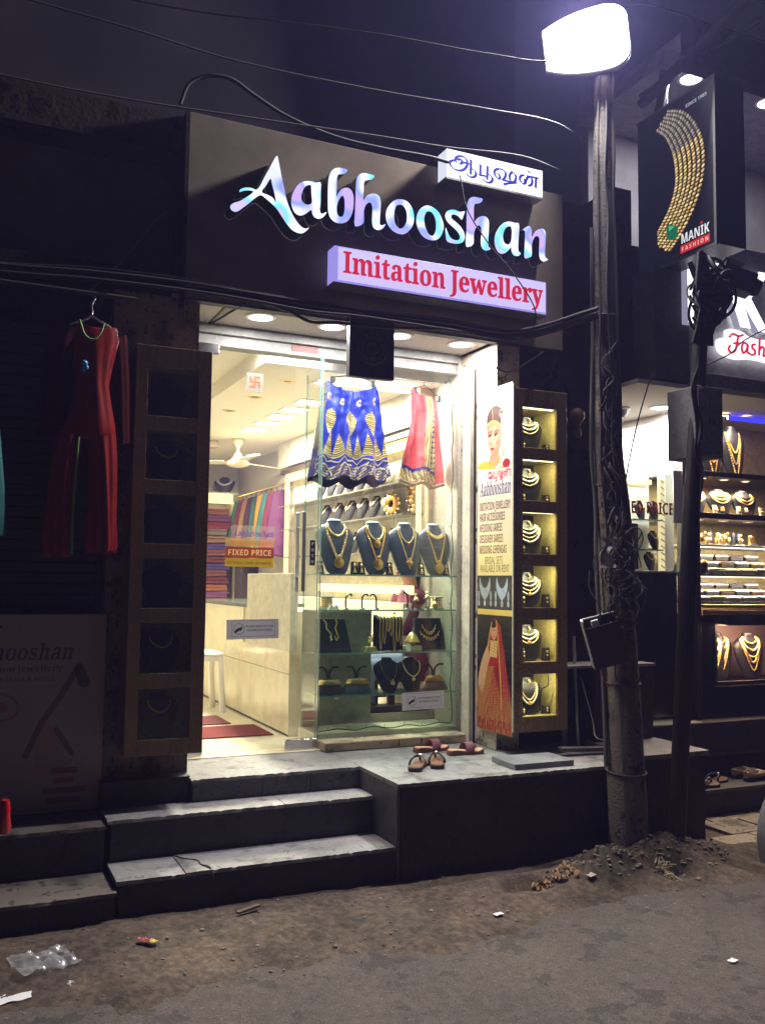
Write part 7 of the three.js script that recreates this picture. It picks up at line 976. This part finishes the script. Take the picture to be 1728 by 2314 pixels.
  [[5.37, 'left', 0.1], [5.6, 'middle', -0.05], [5.84, 'right', 0.05]].forEach(([x, w, z]) => { const b = thing('window_bust', 'dark bust in the low warm-lit niche of the neighbour window, ' + w, 'display bust', [x, 0.845, z - 0.12], -0.15, 'busts in the neighbour low niche'); b.scale.set(1.05, 1.02, 1); part('body', bustGeo, mat.bustDark, b); const n = thing('window_necklace', 'heavy gold necklace on the ' + w + ' bust of the low warm-lit niche', 'necklace', [x, 0.845, z - 0.12], -0.15); n.scale.copy(b.scale); for (let k = 0; k < 5; k++) part('row', beads(k < 3 ? hang(0.328 - k * 0.012, 0.05 + k * 0.04, 0.058 + k * 0.014, 26, 0.008) : vee(0.305 - (k - 3) * 0.012, 0.17 + (k - 3) * 0.05, 0.085, 30), 0.008 + 0.002 * (k % 2)), k % 2 ? mat.goldPale : gold2, n); });
}
// ---------------------------------------------------------------- blocks, footwear and litter on the right
{
  const t = structGroup('side_platform'); part('block', B(3.79, 4.28, -0.05, 0.535, 0.3, 1.06, 0.004), mat.granite, t); part('top_slab', B(3.78, 4.3, 0.54, 0.572, 0.5, 1.08, 0.005), M([0.5, 0.44, 0.43], 0.5, tx(tStone, 1.3, 0.001)), t); part('packing', B(3.79, 4.05, 0.5355, 0.5395, 0.8, 1.07), mat.brownDark, t);
}
{ const t = thing('stone_pedestal', 'tall black stone pedestal with white top behind the concrete pole', 'pedestal'); part('block', B(3.8, 4.275, 0.572, 1.05, 0.35, 0.6, 0.004), mat.granite, t); part('top', B(3.5, 4.282, 1.051, 1.07, 0.33, 0.62, 0.003), M([0.62, 0.58, 0.5], 0.4, tx(tStone, 1)), t); }
function loafer(label, at, turn, m, s = 1) { const t = thing('shoe', label, 'shoe', at, turn); t.scale.setScalar(s); part('sole', soleGeo(0.26, 0.09, 0.014, 0.01), mat.rubber, t); part('upper', loft(Array.from({ length: 15 }, (_, i) => { const u = i / 14, x = -0.125 + u * 0.25, w = 0.043 * Math.pow(Math.sin(PI * Math.min(0.97, Math.max(0.06, u * 0.94 + 0.03))), 0.45), h = 0.06 - 0.022 * sm(0.45, 0.95, u) + 0.01 * sm(0.4, 0.0, u); return Array.from({ length: 16 }, (_, j) => { const a = (j / 16) * 2 * PI; return [x, 0.016 + Math.max(0, h * (0.5 + 0.5 * Math.sin(a))) * (u < 0.5 && Math.sin(a) > 0.6 ? 0.75 : 1), w * Math.cos(a)]; }); })), m, t); part('opening', lathe([[0, 0.002], [0.03, 0.0], [0.034, -0.004]], 18).scale(1.8, 1, 0.9).translate(-0.05, 0.071, 0), mat.black, t); return t; }
const rust = M([0.24, 0.085, 0.03], 0.45); loafer('rust brown closed shoe, left of the pair on the upper neighbour step', [5.34, 0.386, 0.2], 1.35, rust, 0.95); loafer('rust brown closed shoe, right of the pair on the upper neighbour step', [5.47, 0.386, 0.19], 1.45, rust, 0.98); loafer('dark closed shoe at the right picture edge on the upper neighbour step', [5.68, 0.386, 0.16], 0.5, mat.bustDark);
thong('dark blue sandal farther back on the lower neighbour step', [4.9, 0.206, 0.5], 0.3).userData.group = 'dark sandals on the neighbour step'; thong('dark sandal at the front edge of the lower neighbour step', [4.72, 0.206, 0.58], 0.05).userData.group = 'dark sandals on the neighbour step'; loafer('beige slip-on, front one of the pair on the lower neighbour step', [5.28, 0.206, 0.53], 0.12, M([0.5, 0.36, 0.2], 0.6)); loafer('beige slip-on, rear one of the pair on the lower neighbour step', [5.27, 0.206, 0.42], 0.16, M([0.5, 0.36, 0.2], 0.6));
{ // litter
  const crumple = (w, d, h, n, s) => sheet((u, v) => [(u - 0.5) * w + 0.1 * w * (vn(u, v, 3, s) - 0.5), 0.003 + h * (fbm(u * 0.9, v * 0.9, n, s, 4)), (v - 0.5) * d + 0.12 * d * (vn(u, v, 4, s + 3) - 0.5)], 26, 20);
  const lit = (name, g, m, label, cat, at, turn) => { const o = single(name, g, m, label, cat); o.position.set(...at); o.rotation.y = turn; return o; };
  lit('plastic_bag', crumple(0.24, 0.2, 0.075, 5, 301), M([0.85, 0.86, 0.88], 0.12, { transmission: 0.75, thickness: 0 }), 'crumpled clear plastic bag on the road at the lower left', 'plastic bag', [0.38, 0.005, 1.44], 0.3);
  lit('paper_scrap', crumple(0.14, 0.07, 0.012, 3, 311), mat.paper, 'pale paper scrap below the plastic bag at the lower left', 'paper scrap', [0.255, 0.004, 1.66], 0.2); lit('paper_scrap', crumple(0.03, 0.03, 0.02, 3, 313), mat.paper, 'small crumpled white paper right of the plastic bag', 'paper scrap', [0.47, 0.004, 1.63], 0.7);
  const wr = thing('sweet_wrapper', 'red and yellow sweet wrapper on the dirt verge', 'wrapper', [0.79, dirtHeight(0.79, 1.41) + 0.002, 1.41], -0.55); part('red_end', crumple(0.065, 0.035, 0.02, 3, 321), M([0.35, 0.06, 0.06], 0.35), wr); part('yellow_end', crumple(0.035, 0.035, 0.02, 3, 323).translate(0.045, 0, 0.004), M([0.6, 0.5, 0.05], 0.35), wr);
  lit('cardboard_scrap', crumple(0.09, 0.055, 0.012, 3, 331), M([0.42, 0.3, 0.2], 0.9), 'torn brown cardboard scrap on the road edge at left', 'cardboard scrap', [0.955, 0.006, 1.6], 0.1);
  lit('paper_scrap', crumple(0.05, 0.03, 0.01, 3, 341), mat.paper, 'torn white paper in the middle of the dirt verge', 'paper scrap', [2.395, dirtHeight(2.395, 1.67) + 0.002, 1.67], 0.2); lit('paper_scrap', crumple(0.045, 0.03, 0.004, 2, 351), mat.paper, 'flat white paper square on the road at the right', 'paper scrap', [3.06, 0.004, 2.47], 0.3); lit('paper_scrap', crumple(0.06, 0.035, 0.02, 3, 353), M([0.55, 0.5, 0.42], 0.9), 'creamy folded paper beside the leaf rubbish', 'paper scrap', [3.07, dirtHeight(3.07, 1.5) + 0.004, 1.5], 0.5);
  single('wooden_splint', B(-0.06, 0.06, 0, 0.012, -0.012, 0.012, 0.003).rotateY(0.22).rotateZ(0.1).translate(1.30, dirtHeight(1.3, 1.25) + 0.012, 1.24), M([0.3, 0.24, 0.17], 0.9, tx(tWood, 3)), 'broken pale wooden splint lying against the lowest step', 'splint');
  const heap = []; for (let i = 0; i < 70; i++) { const x = 2.9 + rr(-0.13, 0.13), z = 1.43 + rr(-0.05, 0.05); heap.push(sheet((u, v) => [(u - 0.5) * 0.035, 0.01 * Math.sin(u * 5), (v - 0.5) * 0.018 * Math.sin(PI * Math.min(0.95, u + 0.05))], 4, 3).rotateX(rr(-0.9, 0.9)).rotateY(rr(0, 6)).translate(x, dirtHeight(x, z) + rr(0.004, 0.03), z)); } tag(part('leaf_rubbish', heap, M([0.3, 0.17, 0.08], 0.85), scene), 'small heap of dry leaves and food scraps at the platform foot', 'rubbish heap', null, 'stuff');
  const nest = []; for (let i = 0; i < 40; i++) { const x = 3.58 + rr(-0.07, 0.07), z = 1.5 + rr(-0.04, 0.04), y = dirtHeight(x, z); nest.push(tube([[x, y + 0.01, z], [x + rr(-0.04, 0.04), y + rr(0.02, 0.06), z + rr(-0.03, 0.03)], [x + rr(-0.06, 0.06), y + rr(0.0, 0.05), z + rr(-0.04, 0.04)]], 0.003, 8, 4)); } tag(part('fibre_clump', nest, M([0.55, 0.45, 0.28], 0.9), scene), 'pale clump of straw fibres on the dirt mound', 'fibre clump', null, 'stuff');
}
{ // vehicles that reach into the frame at both edges
  const t = thing('parked_motorcycle', 'front tyre and grey mudguard of a motorcycle entering at the right edge', 'motorcycle', [4.13, 0.29, 1.95], 0.1); part('tyre', new THREE.TorusGeometry(0.245, 0.05, 14, 60), mat.rubber, t); part('rim', [new THREE.TorusGeometry(0.195, 0.014, 8, 50), ...Array.from({ length: 8 }, (_, i) => bar([0, 0, 0], [0.19 * Math.cos(i * 0.785), 0.19 * Math.sin(i * 0.785), 0], 0.006, 6))], mat.steel, t); part('hub', new THREE.CylinderGeometry(0.05, 0.05, 0.1, 20).rotateX(PI / 2), mat.steel, t); part('mudguard', [loft(Array.from({ length: 26 }, (_, i) => { const a = 0.9 + (i / 25) * 2.6; return Array.from({ length: 12 }, (_, j) => { const b = (j / 12) * 2 * PI, r = 0.318 + 0.012 * Math.sin(b); return [r * Math.cos(a), r * Math.sin(a), 0.075 * Math.cos(b)]; }); }))], M([0.2, 0.19, 0.19], 0.4), t); part('fork', [bar([0, 0, 0.07], [0.3, 0.6, 0.07], 0.02, 10), bar([0, 0, -0.07], [0.3, 0.6, -0.07], 0.02, 10)], mat.steel, t);
  const s = thing('parked_scooter', 'rear of a dark scooter with red tail lamp at the left edge', 'scooter', [-0.02, 0, 1.32], 0.15); part('body', [loft([[0.0, 0.02], [0.08, 0.09], [0.2, 0.1], [0.34, 0.11], [0.5, 0.1]].map(([u, r]) => Array.from({ length: 18 }, (_, j) => { const a = (j / 18) * 2 * PI; return [0.22 - u * 0.9, 0.56 + 0.05 * u + r * 0.8 * Math.sin(a), r * Math.cos(a)]; })))], mat.blackGloss, s); part('tail_lamp', [loft([[0, 0.028], [0.03, 0.036], [0.07, 0.028], [0.1, 0.03], [0.135, 0.02]].map(([y, r]) => Array.from({ length: 16 }, (_, j) => { const a = (j / 16) * 2 * PI; return [0.245 + r * 0.8 * Math.cos(a), 0.53 + y, r * 1.1 * Math.sin(a)]; })))], M([0.55, 0.01, 0.015], 0.12, { clearcoat: 1 }), s); part('mudguard', [B(0.14, 0.2, 0.28, 0.5, -0.05, 0.05, 0.02)], mat.rubber, s); part('tyre', new THREE.TorusGeometry(0.2, 0.05, 12, 40).translate(-0.05, 0.25, 0), mat.rubber, s); part('rim', [new THREE.TorusGeometry(0.15, 0.012, 8, 36).translate(-0.05, 0.25, 0)], mat.chrome, s); part('exhaust', [bar([0.2, 0.34, 0.1], [-0.3, 0.26, 0.1], 0.035, 14)], mat.chrome, s);
}
scene.fog = FOG ? new THREE.FogExp2(0xa39cec, FOG) : null;
renderer.render(scene, camera);
